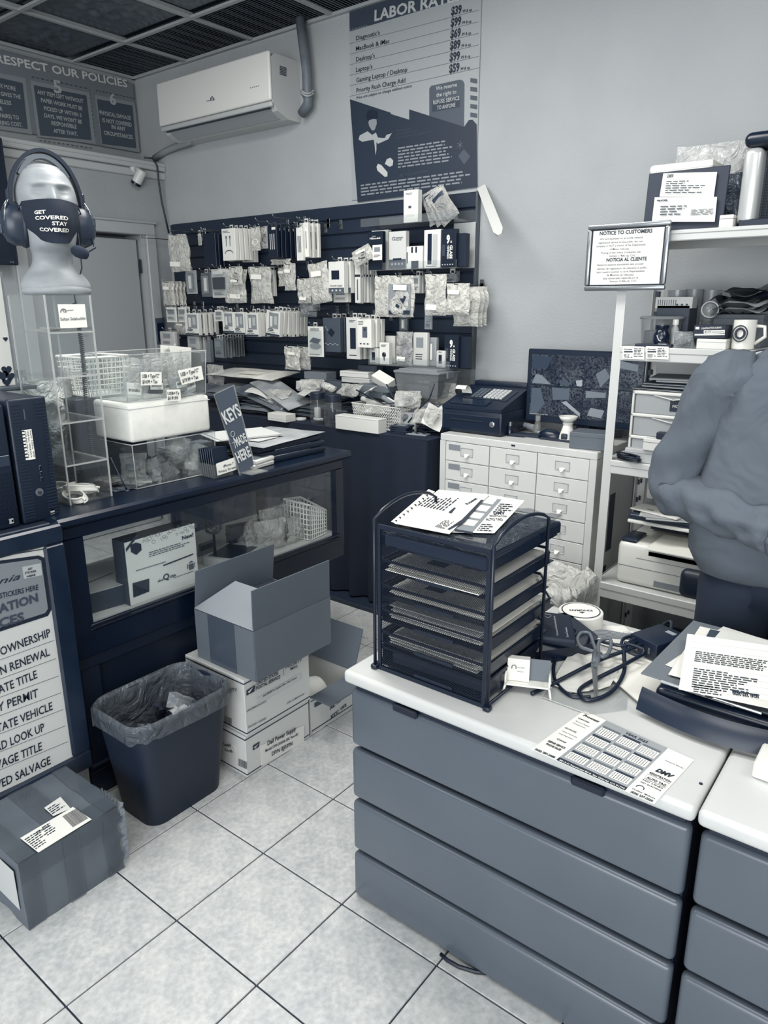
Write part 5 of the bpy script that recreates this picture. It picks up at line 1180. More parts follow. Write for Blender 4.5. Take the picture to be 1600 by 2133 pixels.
for i,(px,py,lab) in enumerate(((250,1003, 'bagged white cable with a paper tag, right of the acrylic tower'),(298,1007, 'flat bag holding a white coiled cable, left of the black pouch'))):
    c = onc(px,py); t = thing('bagged_cable',lab, 'cable',(c.x,c.y,ZT1),.3*i)
    mb = MB(); pouch(mb,.10,.13,.02,31 + i,Matrix.Translation((0,.06,.012)) @ Matrix.Rotation(-PI/2,4, 'X')); mb.build('film',mat(.8,.15,0, 'crinkle',1,.1,.4),t,True)
    mb = MB(); coil(mb,(0,0,.006),.03,3,.0022,i,None,.6,.0018); mb.build('coiled_cable',mat(.95,.35),t,True)
    mb = MB(); mb.box((.02 - .04*i,.03,.018),(.04,.03,.001),rz=.4); mb.build('tag',PAPER,t)
c = onc(275,1015); t = bxo('flat_card', 'flat grey sleeve lying on the case edge by the pen', 'sleeve',c.x,c.y,ZT1,.05,.15,.004,.36,-.1,.001); mb = MB(); mb.box((0,0,.0045),(.03,.1,.0006)); mb.build('print_label',mat(.5),t)
A = at(265,1022,z=ZT1 + .004); B = at(230,953,x=-2.09); t = thing('pen', 'thin dark stylus leaning against the acrylic tower', 'pen',A); mb = MB(); mb.tube([V((0,0,0)),(B - A)*.12,(B - A)],[.0045,.0022,.0022],8); mb.build('barrel',mat(.12,.3),t,True); mb = MB(); mb.lathe([(0,-.004),(.006,-.002),(.006,.003),(0,.004)],10); mb.build('tip',mat(.4,.3),t,True)
# KEYS MADE HERE sign
A,B,C_,D = [at(*p,x=x) for p,x in (((508,987),-2.03),((528,968),-2.03),((487,805),-2.10),((449,822),-2.10))]
A,B = at(503,989,z=ZT1 + .004),at(529,969,z=ZT1 + .004)
u = (B - A); up = V((-.22,-.0,.975)).normalized(); hgt = .335
u = V((.12,1,0)).normalized(); A = at(507,986,z=ZT1 + .004)
pk = Pl(A,u,up); wK = .098
A0 = pk.hit(449,824); 
t = thing('keys_sign', 'leaning dark sign with pale hand-drawn key lettering on the display case', 'sign',A)
P_ = [pk.hit(*p) for p in ((503,989),(529,968),(486,804),(448,822))]
mb = MB(); mb.prism(P_[::1],-pk.n*.003); mb.build('board',mat(.33,.5),t,world=True)
mb = MB(); mb.prism([pk.hit(*p,-.004) for p in ((500,992),(532,967),(488,801),(445,821))],-pk.n*.002); mb.build('acrylic_holder',glass(.85,.3,.05),t,world=True)
mb = MB(); text(mb, 'KEYS',pk,(471,884),(505,863),30,.03,.08,off=.002); text(mb, 'MADE',pk,(494,930),(516,918),20,.03,.08,off=.002); text(mb, 'HERE',pk,(497,964),(525,948),24,.03,.08,off=.002); mb.build('lettering',mat(.80,.6),t,world=True)
mb = MB(); mb.tube([pk.hit(485 + 4*math.cos(a),904 + 6*math.sin(a),.002) for a in np.linspace(0,2*PI,12,endpoint=False)],.0011,4,closed=True); mb.tube([pk.hit(486,911,.002),pk.hit(491,934,.002)],.0012,4); mb.tube([pk.hit(488,921,.002),pk.hit(484,923,.002)],.0011,4); mb.build('key_drawing',mat(.75,.6),t,world=True)
mb = MB(); mb.box((.02,.03,.004),(.07,.08,.003)); mb.build('holder_foot',glass(.85,.3,.05),t)
# screen protector holder with its label
cA = onc(472,990); t = thing('protector_holder', 'small clear rack of dark screen protectors with a printed label beside the keys sign', 'holder',(cA.x - .04,cA.y - .02,ZT1))
for k in range(7): mb = MB(); mb.box((-.03 + .012*k,0,.05),(.004,.07,.10),.001,M=Matrix.Rotation(-.12,4, 'Y')); mb.build('screen_protector',mat(.10 + .03*(k % 2),.3),t)
mb = MB(); taper(mb,.10,.085,.105,.09,0,.05,.002); mb.build('tray',glass(.8,.15,.05),t)
pl_ = PX(cA.x + .016); mb = MB(); mb.ppoly(pl_,[(450,966),(490,952),(493,978),(453,991)],0); mb.build('label_card',PAPER,t,world=True)
mb = MB(); text(mb, 'iPhone 7',pl_,(466,974),(487,967),5.5,.01); text(mb, 'Privacy Screen',pl_,(456,986),(491,975),5.5,.01); mb.build('lettering',INK,t,world=True)
# tins
c = onc(545,972)
for k in range(2):
    t = bxo('white_tin',['lower white shallow tin of the pair at the front edge of the case top', 'upper white shallow tin with a picture on its lid at the case edge'][k], 'tin',c.x - .03,c.y - .0 + .004*k,ZT1 + .0165*k,.085,.115,.016,.92,.12 + .05*k,.005)
    if k: mb = MB(); mb.box((0,0,.0165),(.06,.09,.0008)); mb.build('lid_picture',mat(.5,.4),t)
    else: seam(t,.085,.115,.016,.6,.6)
# laptops with a card envelope on top
c = onc(640,945); c = V((-2.15,2.02,ZT1))
lp = [('bottom black laptop of the pile at the far end of the display case',.12),('middle black laptop of the pile at the far end of the display case',.15),('upper dark laptop with a round hinge, under the cardboard sheet',.13)]
for k,(lab,v_) in enumerate(lp):
    t = bxo('laptop',lab, 'laptop',-2.17 - .01*k,2.02 + .012*(k % 2),ZT1 + .0225*k,.27,.36,.021,v_,.03*(k - 1),.005)
    mb = MB(); mb.box((0,0,.0125),(.272,.362,.0012)); mb.build('lid_gap',mat(.03),t); mb = MB(); mb.tube([(.125,-.10,.0205),(.125,.10,.0205)],.0035,8); mb.build('hinge',mat(.55,.3,.6),t,True)
env('card_envelope', 'flat grey cardboard mailer on top of the laptop pile',(560,905),(700,930),2.03,ZT1 + .070,.40,.72,.006,-.2,0,.03,.3); 
t = bpy.data.objects['card_envelope']; t.location = (-2.19,2.02,ZT1 + .0685); t.rotation_euler = (0,0,.12); t.scale = (.30/max(.05,max(abs(v.co.x) for v in t.children[0].data.vertices)*2),1,1)
paperstack('loose_papers', 'loose pale papers spread over the laptops behind the keys sign', 'papers',-2.25,1.93,ZT1 + .082,.2,.26,4,.85,-.3,.02)
c = onc(575,955); t = bxo('power_adapter', 'black power adapter brick in front of the laptop pile', 'adapter',c.x - .07,c.y - .0,ZT1,.07,.15,.035,.12,.15,.004)
mb = MB(); mb.tube([(.03,.075,.018),(.045,.10,.03),(.05,.12,.02),(.04,.135,.006),(.02,.12,.004)],.003,6); mb.build('cord',mat(.08,.4),t,True)
# stacks behind the bins on the case
paperstack('paper_stack', 'low stack of dark and pale papers behind the keys sign on the case top', 'papers',-2.34,1.80,ZT1,.26,.22,9,.55,.1,.012,dz=.005)
c = (-2.40,1.30); paperstack('folder_stack', 'stack of dark folders behind the acrylic tower', 'papers',-2.41,1.33,ZT1,.16,.2,8,.24,.1,.01,dz=.012)
# inside the case
zi = .601
A = at(270,1222,z=zi)
def incase(px,py): return at(px,py,z=zi)
# white tablet box, standing, cover facing out
f0 = at(271,1250,x=-2.005); t = thing('tablet_box', 'white tablet computer box with a stylus picture standing in the display case window', 'box',(-2.03,1.333,zi))
pf = PX(-2.0045); q = [pf.hit(*p) for p in ((271,1250),(413,1195),(411,1085),(261,1133))]
yA,yB = q[0].y,q[1].y; zA,zB = zi,(q[2].z + q[3].z)/2
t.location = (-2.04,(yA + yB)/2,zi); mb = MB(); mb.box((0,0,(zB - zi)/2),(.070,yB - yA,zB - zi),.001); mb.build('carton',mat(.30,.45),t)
mb = MB(); mb.box((.0355,0,(zB - zi)/2),(.0012,yB - yA - .001,zB - zi - .001)); mb.build('printed_face',mat(.90,.4),t)
def W(name,fn,m,off=.002): mb = MB(); fn(mb); mb.build(name,m,t,world=True)
pf = PX(-2.0033)
W('lettering',lambda m_: (text(m_, 'New!',pf,(380,1125),(403,1117),8,.03),text(m_, 'Android computer',pf,(362,1205),(404,1190),3,.01),text(m_, 'Q',pf,(340,1209),(353,1205),12,.03),text(m_, 'alco',pf,(329,1213),(341,1209),5,.03),text(m_, 'USA',pf,(354,1204),(367,1200),5,.03)),mat(.25))
W('small_print',lambda m_: lines(m_,pf,(310,1150),(400,1122),(311,1162),3,frac=(.7,1),words=14),mat(.4))
W('stylus_picture',lambda m_: (m_.tube([pf.hit(283,1189),pf.hit(345,1170)],.002,5),),mat(.55)); W('stylus_picture',lambda m_: m_.tube([pf.hit(340,1178),pf.hit(402,1154)],.0026,5),mat(.08))
W('tablet_picture',lambda m_: m_.ppoly(pf,[(276,1215),(311,1205),(311,1232),(278,1245)]),mat(.12))
W('badge',lambda m_: m_.ppoly(pf,[(271,1136),(283,1130),(294,1133),(295,1146),(284,1156),(273,1150)]),mat(.18))
W('ribbon',lambda m_: m_.ppoly(pf,[(262,1143),(283,1115),(290,1113),(263,1150)]),mat(.25))
W('robot_logo',lambda m_: (m_.ppoly(pf,[(393,1176),(403,1172),(404,1184),(394,1188)]),m_.ppoly(pf,[(393,1174),(396,1169),(400,1168),(403,1170)]),m_.ppoly(pf,[(390,1176),(392,1175),(392,1184),(390,1185)]),m_.ppoly(pf,[(404.5,1172),(406,1171),(406,1180),(405,1181)])),mat(.45))
def doodles(m_):
    r = random.Random(9)
    for k in range(26):
        f = k/25; x = 298 + 110*f; y = 1122 - 34*f + r.uniform(-1,14)
        if y > 1118 - 5*f and f > .7: continue
        s = r.uniform(2,4); m_.tube([pf.hit(x + s*math.cos(a),y + s*math.sin(a)) for a in np.linspace(0,2*PI,r.choice((4,6,10)),endpoint=False)],.0007,4,closed=True)
W('icon_pattern',doodles,mat(.6))
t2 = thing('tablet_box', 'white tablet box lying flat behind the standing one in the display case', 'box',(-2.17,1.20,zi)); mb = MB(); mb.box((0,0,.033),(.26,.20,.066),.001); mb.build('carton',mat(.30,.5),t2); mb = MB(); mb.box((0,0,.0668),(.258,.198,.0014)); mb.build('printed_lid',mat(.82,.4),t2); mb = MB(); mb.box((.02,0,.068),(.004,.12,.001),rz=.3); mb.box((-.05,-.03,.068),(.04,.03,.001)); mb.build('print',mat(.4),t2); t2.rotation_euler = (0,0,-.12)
c = incase(470,1160); t = bxo('phone_box', 'white tablet carton with a dark picture lid lying in the display case', 'box',-2.09,1.73,zi,.15,.21,.032,.78,.35,.001)
mb = MB(); mb.box((0,-.01,.0326),(.13,.15,.001)); mb.build('lid_picture',mat(.16,.3),t); mb = MB(); textl(mb, 'TCL',(.0757,.02,.010),(0,1,0),(0,0,1),.025,.010,.02); mb.build('lettering',mat(.25),t)
t = bxo('price_stand', 'small grey price stand behind the flat carton in the case', 'sign',-2.22,1.70,zi,.004,.09,.05,.55,.1,.001); mb = MB(); mb.box((.003,0,.03),(.001,.07,.02)); mb.build('print',mat(.3),t)
t = bxo('black_case', 'black hard case standing in the middle of the display case window', 'case',-2.16,1.86,zi,.05,.17,.10,.10,-.3,.006); mb = MB(); mb.box((0,0,.06),(.052,.172,.003)); mb.build('lid_seam',mat(.25),t)
mb = MB(); r = random.Random(2)
t = thing('beaded_ornament', 'small beaded dark ornament hanging near the top of the case window', 'ornament',(-2.12,1.66,zi)); mb.lathe([(0,0),(.03,0),(.006,.01),(.005,.12),(0,.12)],12); mb.build('stand',mat(.1,.3),t, 'auto')
mb = MB()
for k in range(60):
    a,b = r.uniform(0,2*PI),r.uniform(-1,1); q = math.sqrt(1 - b*b)*.03; mb.box((q*math.cos(a),q*math.sin(a),.135 + b*.02),(.008,.008,.008),.002)
mb.build('bead_cluster',mat(.35,.3),t,kind='stuff')
for i,(y,x,s) in enumerate(((1.90,-2.07,.12),(1.98,-2.12,.15),(2.03,-2.06,.11),(1.85,-2.12,.13))):
    t = thing('crinkled_bag',['crinkled clear bag at the front beside the flat carton', 'tall crinkled clear bag in the middle of the case', 'crinkled clear bag leaning on the square-holed basket', 'crinkled clear bag behind the flat carton'][i] , 'bag',(x,y,zi + s)); t['label'] += ' inside the glass'
    mb = MB(); pouch(mb,s*1.05,s,.06,41 + i,Matrix.Rotation(1.2 + .3*i,4, 'Z'),12,12); mb.build('film',FILM,t,True)
t = thing('white_basket', 'white square-holed basket with a sloping rim at the right end of the display case', 'basket',(-2.08,2.115,zi),.15)
mb = MB(); w_,d_ = .13,.12
def side(p,q,ha,hb,n_,rows):
    p,q = V(p),V(q)
    for i in range(n_ + 1):
        f = i/n_; b_ = p + (q - p)*f; h_ = ha + (hb - ha)*f; mb.tube([b_,b_ + V((0,0,h_))],.0028,4)
    for k in range(rows + 1): mb.tube([p + V((0,0,ha*k/rows)),q + V((0,0,hb*k/rows))],.0028 if k < rows else .005,4)
side((w_/2,-d_/2,.003),(w_/2,d_/2,.003),.15,.10,8,7); side((-w_/2,-d_/2,.003),(-w_/2,d_/2,.003),.16,.14,8,7); side((-w_/2,-d_/2,.003),(w_/2,-d_/2,.003),.16,.15,8,7); side((-w_/2,d_/2,.003),(w_/2,d_/2,.003),.14,.10,8,7); mb.box((0,0,.002),(w_,d_,.003)); mb.build('basket',mat(.92,.4),t)
mb = MB(); pouch(mb,.10,.10,.05,77,Matrix.Translation((0,0,.12)),12,12); mb.build('bagged_parts',FILM,t,True)
# ================================================================== framed sign on the left
xs = -1.93; ps_ = PX(xs); c = [ps_.hit(*p) for p in ((0,1697),(198,1595),(131,1091),(0,1126))]
y1 = c[1].y; yt = c[2].y; za,zb = .157,.953; yL = .36
t = thing('framed_sign', 'large black-framed vehicle registration services sign standing at the left edge', 'sign',(xs,(yL + .985)/2,za))
fm = mat(.15,.28,0, 'worn',1,.05); W_ = .985 - yL; Hs = zb - za
def lb(name,y0,y1,z0,z1,x0,x1,m,b=0): mb = MB(); mb.box(((x0 + x1)/2,(y0 + y1)/2,(z0 + z1)/2),(x1 - x0,y1 - y0,z1 - z0),b); return mb.build(name,m,t)
for (y0,y1_,z0,z1) in ((-W_/2,W_/2,0,.062),(-W_/2,W_/2,Hs - .055,Hs),(-W_/2,-W_/2 + .06,.062,Hs - .055),(W_/2 - .06,W_/2,.062,Hs - .055)): lb('frame_rail',y0,y1_,z0,z1,-.03,0,fm,.006)
lb('backing',-W_/2 + .01,W_/2 - .01,.01,Hs - .01,-.036,-.018,mat(.2,.5))
lb('sheet',-W_/2 + .055,W_/2 - .055,.056,Hs - .05,-.018,-.010,mat(.84,.4))
px_ = PX(xs - .0095)
def WS(name,fn,v): mb = MB(); fn(mb); return mb.build(name,mat(v,.5),t,world=True)
def ring(m_,pts,r): m_.tube([px_.hit(*p) for p in pts],r,4)
WS('border_line',lambda m_: (ring(m_,[(-80,1165),(102,1135),(108,1142),(162,1583),(158,1590),(-80,1700)],.0014),ring(m_,[(-80,1172),(96,1143),(156,1578),(-80,1690)],.0024)),.15)
mb = MB(); mb.ppoly(px_,[(-90,1180),(80,1157),(92,1162),(107,1270),(100,1283),(-90,1345)],.0008); mb.build('panel_edge',mat(.08),t,world=True)
mb = MB(); mb.ppoly(px_,[(-90,1187),(78,1164),(86,1168),(100,1268),(94,1277),(-90,1336)],.0014); mb.build('panel',mat(.58,.4),t,world=True)
mb = MB(); mb.ppoly(px_,[(46,1181),(85,1173),(88,1198),(50,1206)],.002); mb.build('small_sticker',mat(.74),t,world=True)
WS('lettering',lambda m_: [text(m_,s,px_,a,b,h,bo,off=.0028) for s,a,b,h,bo in (('GET',(58,1188),(68,1186),4,.03),('STICKER',(52,1196),(76,1191),4,.03),('HERE',(56,1203),(74,1199),4,.03),('STICKERS HERE',(0,1247),(80,1228),11,.012))],.12)
WS('script_lettering',lambda m_: text(m_, 'nia',px_,(-4,1218),(43,1206),13,.006,.45,off=.0025),.15)
WS('lettering',lambda m_: [text(m_,s,px_,a,b,h,.035,0,off=.0028) for s,a,b,h in (('ATION',(-2,1278),(80,1252),18),('CES',(-2,1308),(51,1292),18))],.30)
rows = (('OWNERSHIP',(2,1366),(106,1325),18),('N RENEWAL',(2,1406),(104,1365),18),('ATE TITLE',(-2,1446),(78,1412),18),('Y PERMIT',(-4,1483),(80,1451),18),('TATE VEHICLE',(-6,1527),(110,1478),18),('RD LOOK UP',(-6,1566),(93,1522),18),('VAGE TITLE',(-8,1604),(88,1562),18),('VED SALVAGE',(-8,1646),(106,1591),18))
WS('lettering',lambda m_: [text(m_,s,px_,a,b,h,.012,0,off=.001) for s,a,b,h in rows],.13)
WS('rule_line',lambda m_: [ring(m_,[(-70,q0),(x1,q1)],.0007) for q0,x1,q1 in ((1400,112,1334),(1440,116,1372),(1478,122,1408),(1517,127,1443),(1556,131,1478),(1594,136,1512),(1633,141,1545))],.2)
# ================================================================== battered taped carton on the floor
cp = [at(60,1932,z=0),at(260,1802,z=0)]
card = mat(.46,.55,0, 'card',1,.03)
cx0,cx1,cy0,cy1,ch = -1.93,-1.645,.612,.897,.205
t = thing('taped_carton', 'battered taped brown carton with a shipping label on the floor below the framed sign', 'box',((cx0 + cx1)/2,(cy0 + cy1)/2,0))
w_,d_ = cx1 - cx0,cy1 - cy0
def dent(u,v,f):
    """the six faces as slightly crushed sheets"""
    x = (u - .5); y = (v - .5)
    P = {'t': (x*w_,y*d_,ch), 'f': (w_/2,x*d_,(y + .5)*ch), 'b': (-w_/2,-x*d_,(y + .5)*ch), 'l': (x*w_,-d_/2,(y + .5)*ch), 'r': (-x*w_,d_/2,(y + .5)*ch), 'u': (x*w_,-y*d_,0)}[f]
    P = V(P); k = noise.noise(P*14)*.005 + noise.noise(P*30)*.0006; q = V((P.x,P.y,P.z - ch/2)); q = q + q.normalized()*k; q.z = max(0.0,q.z + ch/2)
    c_ = math.exp(-((P.x - w_/2) ** 2 + (P.y - d_/2) ** 2)/.0012); q.x -= .010*c_*abs(math.sin(P.z*60)); q.y -= .008*c_*abs(math.cos(P.z*47)); return q
mb = MB()
for f in 'tfblru': mb.grid(lambda u,v: dent(u,v,f),26,18)
mb.build('body',card,t,True)
tape = mat(.44,.16,0, 'worn',.6,.04,.55)
for i,(f,u0,u1,v0,v1) in enumerate((('t',0,1,.38,.62),('f',0,1,.70,1.0),('t',.78,1,0,1),('f',.0,.16,0,1),('f',.80,1,0,1),('t',0,1,.0,.16),('t',0,1,.84,1),('f',.40,.55,0,1))):
    mb = MB(); nn = {'t': V((0,0,.0012)), 'f': V((.0014,0,0))}[f]; mb.grid(lambda a,b: dent(u0 + (u1 - u0)*a,v0 + (v1 - v0)*b,f) + nn*(2.2 + i*.25),20,12); mb.build('packing_tape',tape,t,True)
mb = MB()   # torn corner
for k in range(9):
    z = .02 + k*.021; a = R.uniform(0,1); p = V((w_/2 - .004,d_/2 - .004,z)); mb.add([p,p + V((.014*a + .004,.010,.010)),p + V((.006,.016,.018)),p + V((-.004,.006,.024))],[(0,1,2,3)])
for k in range(6): p = V((w_/2 - .02*k*.8,d_/2 - .006,ch + .002)); mb.add([p,p + V((-.012,.006,.010)),p + V((-.018,.014,.004)),p + V((-.004,.010,-.004))],[(0,1,2,3)])
mb.build('torn_edge',mat(.50,.6),t)
pz_ = PZ(ch + .0075)
def TP(name,v,pts,off=0): mb = MB(); mb.prism([pz_.hit(*p,off) for p in pts],(0,0,.0006)); mb.build(name,mat(v,.5),t,world=True)
TP('shipping_label',.93,[(42,1746),(80,1776),(191,1707),(152,1681)]); TP('shipping_label',.88,[(92,1683),(111,1700),(147,1684),(126,1660)],.0004)
pf_ = PX(cx1 + .004); 
mb = MB()
u0,u1 = pz_.hit(128,1697,.0012),pz_.hit(164,1686,.0012)
A,B,C_ = pz_.hit(130,1700,.0012),pz_.hit(162,1682,.0012),pz_.hit(152,1723,.0012)
r = random.Random(4); k = 0
while k < 1: w = r.uniform(.008,.03); mb.add([A + (B - A)*k,A + (B - A)*min(1,k + w),A + (B - A)*min(1,k + w) + (C_ - A),A + (B - A)*k + (C_ - A)],[(0,3,2,1)]); k += w + r.uniform(.01,.03)
mb.build('barcode',INK,t,world=True)
mb = MB(); lines(mb,pz_,(86,1723),(110,1708),(100,1742),5,frac=(.6,1),off=.0012,words=4,seed=8); lines(mb,pz_,(50,1748),(84,1726),(76,1770),7,frac=(.5,1),off=.0012,words=5,seed=2); lines(mb,pz_,(98,1684),(126,1666),(110,1697),4,frac=(.5,1),off=.002,words=4,seed=3)
mb.build('small_print',mat(.2),t,world=True)
mb = MB(); text(mb, 'US POSTAGE',pz_,(76,1738),(104,1720),4,.03,off=.0014); mb.build('lettering',INK,t,world=True)
mb = MB(); mb.prism([V(p) for p in ((-.13,-d_/2 - .005,.055),(.12,-d_/2 - .005,.055),(.12,-d_/2 - .005,.175),(-.13,-d_/2 - .005,.175))],(0,.001,0)); mb.build('address_label',mat(.80),t)

# ================================================================== waste bin with liner
t = thing('waste_bin', 'dark rectangular waste bin with a clear liner folded over its rim', 'waste bin',(-1.805,1.17,0))
def rrect(w,d,r,z,n=7):
    out = []
    for cx_,cy_,a0 in ((w/2 - r,d/2 - r,0),(-w/2 + r,d/2 - r,PI/2),(-w/2 + r,-d/2 + r,PI),(w/2 - r,-d/2 + r,1.5*PI)):
        for k in range(n): a = a0 + PI/2*k/(n - 1); out.append(V((cx_ + r*math.cos(a),cy_ + r*math.sin(a),z)))
    return out
def loft(mb,rings,cap0=True,cap1=False):
    n_ = len(rings[0]); vs = [p for r_ in rings for p in r_]; fs = [(i*n_ + k,i*n_ + (k + 1) % n_,(i + 1)*n_ + (k + 1) % n_,(i + 1)*n_ + k) for i in range(len(rings) - 1) for k in range(n_)]
    if cap0: fs.append(tuple(range(n_ - 1,-1,-1)))
    if cap1: fs.append(tuple((len(rings) - 1)*n_ + k for k in range(n_)))
    mb.add(vs,fs)
bh = .372; bm_ = mat(.09,.5,0, 'worn',2,.01)
mb = MB(); loft(mb,[rrect(.185,.27,.045,.004),rrect(.195,.28,.05,.0),rrect(.255,.352,.055,bh - .02),rrect(.266,.364,.058,bh - .018),rrect(.270,.368,.06,bh - .004),rrect(.262,.360,.056,bh),rrect(.250,.348,.054,bh - .006),rrect(.188,.272,.045,.012)],True,True); mb.build('body',bm_,t, 'auto')
def liner(u,v):
    base = rrect(1,1,.2,0,9); a = u*2*PI; i = u*36; p = base[int(i) % 36].lerp(base[(int(i) + 1) % 36],i % 1)
    nz = noise.noise(V((math.cos(a)*2.5,math.sin(a)*2.5,v*3))); n2 = noise.noise(V((math.cos(a)*9,math.sin(a)*9,v*2)))
    if v < .3: f = v/.3; W2,D2,z = .280 + .004*n2,.378 + .004*n2,bh - .055 + .058*f + .014*nz*(1 - f) - .012*math.sin(a*2)*(1 - f)
    elif v < .4: W2,D2,z = .262,.362,bh + .006
    else: f = (v - .4)/.6; W2,D2,z = .245*(1 - .25*f) + .03*n2*f,.345*(1 - .25*f) + .03*n2*f,bh - f*.20 + .02*n2
    return (p.x*W2,p.y*D2,z)
mb = MB(); mb.grid(liner,108,16); mb.build('liner',mat(.55,.14,0, 'crinkle',.45,.06,.38),t,True)
for i,(x,y,z,v_) in enumerate(((.02,.05,.27,.75),(-.02,.08,.29,.60),(.05,-.04,.25,.92),(-.04,-.06,.24,.30),(.0,.0,.22,.15),(.04,.10,.26,.35),(-.06,.02,.25,.2))):
    q = thing('paper_scrap',['crumpled torn paper strip on top in the waste bin', 'folded grey leaflet standing in the waste bin', 'small white paper corner low in the waste bin', 'grey plastic scrap in the waste bin', 'black packaging scrap deep in the waste bin', 'dark wrapper at the far end of the waste bin', 'dark film scrap at the left inside the waste bin'][i], 'rubbish',(-1.805 + x,1.17 + y,z))
    mb = MB(); mb.sheet(lambda u,v: ((u - .5)*.09,(v - .5)*.06,.02*noise.noise(V((u*3,v*3,i))) + .02*math.sin(u*3 + i)),8,6,(0,0,-.001)); o = mb.build('sheet',mat(v_,.5,0, 'worn',4,.08),q); o.rotation_euler = (.4*(i % 3),.5 - .3*i,i*.8)
mb = MB(); loft(mb,[rrect(.18,.25,.04,.015),rrect(.21,.29,.04,.20)],True,True); mb.build('rubbish_fill',mat(.10,.6,0, 'worn'),t)

# ================================================================== postal cartons and open carton
wh = mat(.84,.5,0, 'worn',.5,.015); blue = mat(.28,.5)
ux1,uy0,uy1 = -1.675,1.38,1.685; ux0 = ux1 - .305
def postal(name_label,z0,h,dx=0,dy=0):
    t = thing('postal_carton',name_label, 'box',((ux0 + ux1)/2 + dx,(uy0 + uy1)/2 + dy,z0)); mb = MB(); mb.box((0,0,h/2),(.305,.305,h),.0015); mb.build('body',wh,t)
    for z in (.012,h - .012):
        mb = MB(); mb.box((0,0,z),(.3062,.3062,.0045)); mb.build('printed_stripe',blue,t)
    mb = MB(); mb.box((0,0,h - .0),(.306,.012,.0012)); mb.build('top_seam',mat(.6),t); return t
t1 = postal('lower white postal carton with a taped power supply notice beside the waste bin',0,.158)
t2 = postal('upper white postal carton with postal service print, under the open brown carton',.1595,.208,.006,.004)
pr1 = PX(ux1 + .0012); pn1 = PY(uy0 - .0012); pr2 = PX(ux1 + .0072); pn2 = PY(uy0 + .0028)
def K(X,Y): return (380 + X*.2532,1100 + Y*.2532)
def on(t,name,v,fn): mb = MB(); fn(mb); mb.build(name,mat(v,.5),t,world=True)
mb = MB(); mb.prism([pr1.hit(*K(*p)) for p in ((640,1790),(1000,1620),(1000,1760),(650,1955))][::-1],(.0012,0,0)); mb.build('taped_notice',mat(.90),t1,world=True)
on(t1, 'lettering',.12,lambda m_: (text(m_, 'Dell Power Supply',pr1,K(700,1790),K(935,1665),9,.025,off=.003),text(m_, 'Model DPS-250AB-28C Rev-00',pr1,K(682,1845),K(950,1705),5.5,.02,off=.003),text(m_, 'DP/N 0JJ039N',pr1,K(735,1875),K(905,1785),8,.02,off=.003)))
def eagle(m_, pl_, a, b, c_, d): # slanted emblem block with a swoosh cut
    m_.ppoly(pl_,[a,b,c_,d],.001)
on(t1, 'emblem',.22,lambda m_: eagle(m_,pr1,K(580,1790),K(636,1755),K(630,1800),K(580,1830)))
on(t1, 'emblem',.85,lambda m_: m_.ppoly(pr1,[K(588,1806),K(626,1775),K(600,1812)],.002))
on(t2, 'lettering',.28,lambda m_: (text(m_, 'UNITED STATES',pr2,K(612,1295),K(790,1205),7,.03,.1),text(m_, 'POSTAL SERVICE',pr2,K(605,1335),K(805,1235),7,.03,.1),text(m_, 'PRIORITY',pr2,K(850,1160),K(985,1095),7,.012),text(m_, 'MAIL',pr2,K(890,1172),K(950,1143),6,.012),text(m_, 'LARGE MAILING BOX',pr2,K(530,1515),K(690,1430),4,.01),text(m_, 'TRACKED + INSURED',pr2,K(540,1650),K(690,1570),4,.01),text(m_, 'USPS.COM/PICKUP',pr2,K(860,1450),K(1003,1370),3.5,.01)))
mb = MB(); mb.prism([pr2.hit(*K(*p)) for p in ((612,1400),(975,1190),(975,1240),(612,1455))][::-1],(.0006,0,0)); mb.build('clear_tape',mat(.80,.15),t2,world=True)
on(t2, 'lettering',.15,lambda m_: text(m_, 'Dell 3050MT for Optiplex 3040 - Ohm 9 chosen',pr2,K(665,1390),K(940,1235),4,.015,off=.002))
on(t2, 'emblem',.20,lambda m_: eagle(m_,pr2,K(528,1335),K(600,1290),K(592,1345),K(526,1380)))
on(t2, 'emblem',.85,lambda m_: m_.ppoly(pr2,[K(536,1350),K(585,1305),K(552,1358)],.002))
on(t2, 'rule_line',.28,lambda m_: m_.tube([pr2.hit(*K(832,1160)),pr2.hit(*K(832,1212))],.0008,4))
for tt,pl_,q in ((t2,pn2,((350,1545),(405,1565),(405,1625),(350,1605))),(t1,pn1,((462,1895),(530,1925),(530,1985),(462,1955)))):
    mb = MB(); A,B,C_,D = [pl_.hit(*K(*p)) for p in q]; rr_ = random.Random(6); k = 0
    while k < 1: w = rr_.uniform(.02,.05); mb.add([D.lerp(C_,k),D.lerp(C_,min(1,k + w)),A.lerp(B,min(1,k + w)),A.lerp(B,k)],[(0,1,2,3)]); k += w + rr_.uniform(.02,.05)
    mb.build('barcode',INK,tt,world=True)
on(t2, 'lettering',.35,lambda m_: (text(m_, 'PRIORITY',pn2,K(310,1335),K(452,1345),6,.012),text(m_, 'MAIL',pn2,K(355,1352),K(408,1360),5,.012)))
on(t1, 'lettering',.15,lambda m_: (text(m_, 'Supply',pn1,K(340,1790),K(402,1800),6,.02),text(m_, 'Rev-00',pn1,K(350,1832),K(412,1850),5,.02)))
mb = MB(); p = pn1.hit(*K(400,1780)); mb.add([p,p + V((.02,-.012,-.012)),p + V((.016,-.002,-.02)),p + V((.0,0,-.014))],[(0,3,2,1)]); mb.build('peeled_corner',mat(.9),t1,world=True)
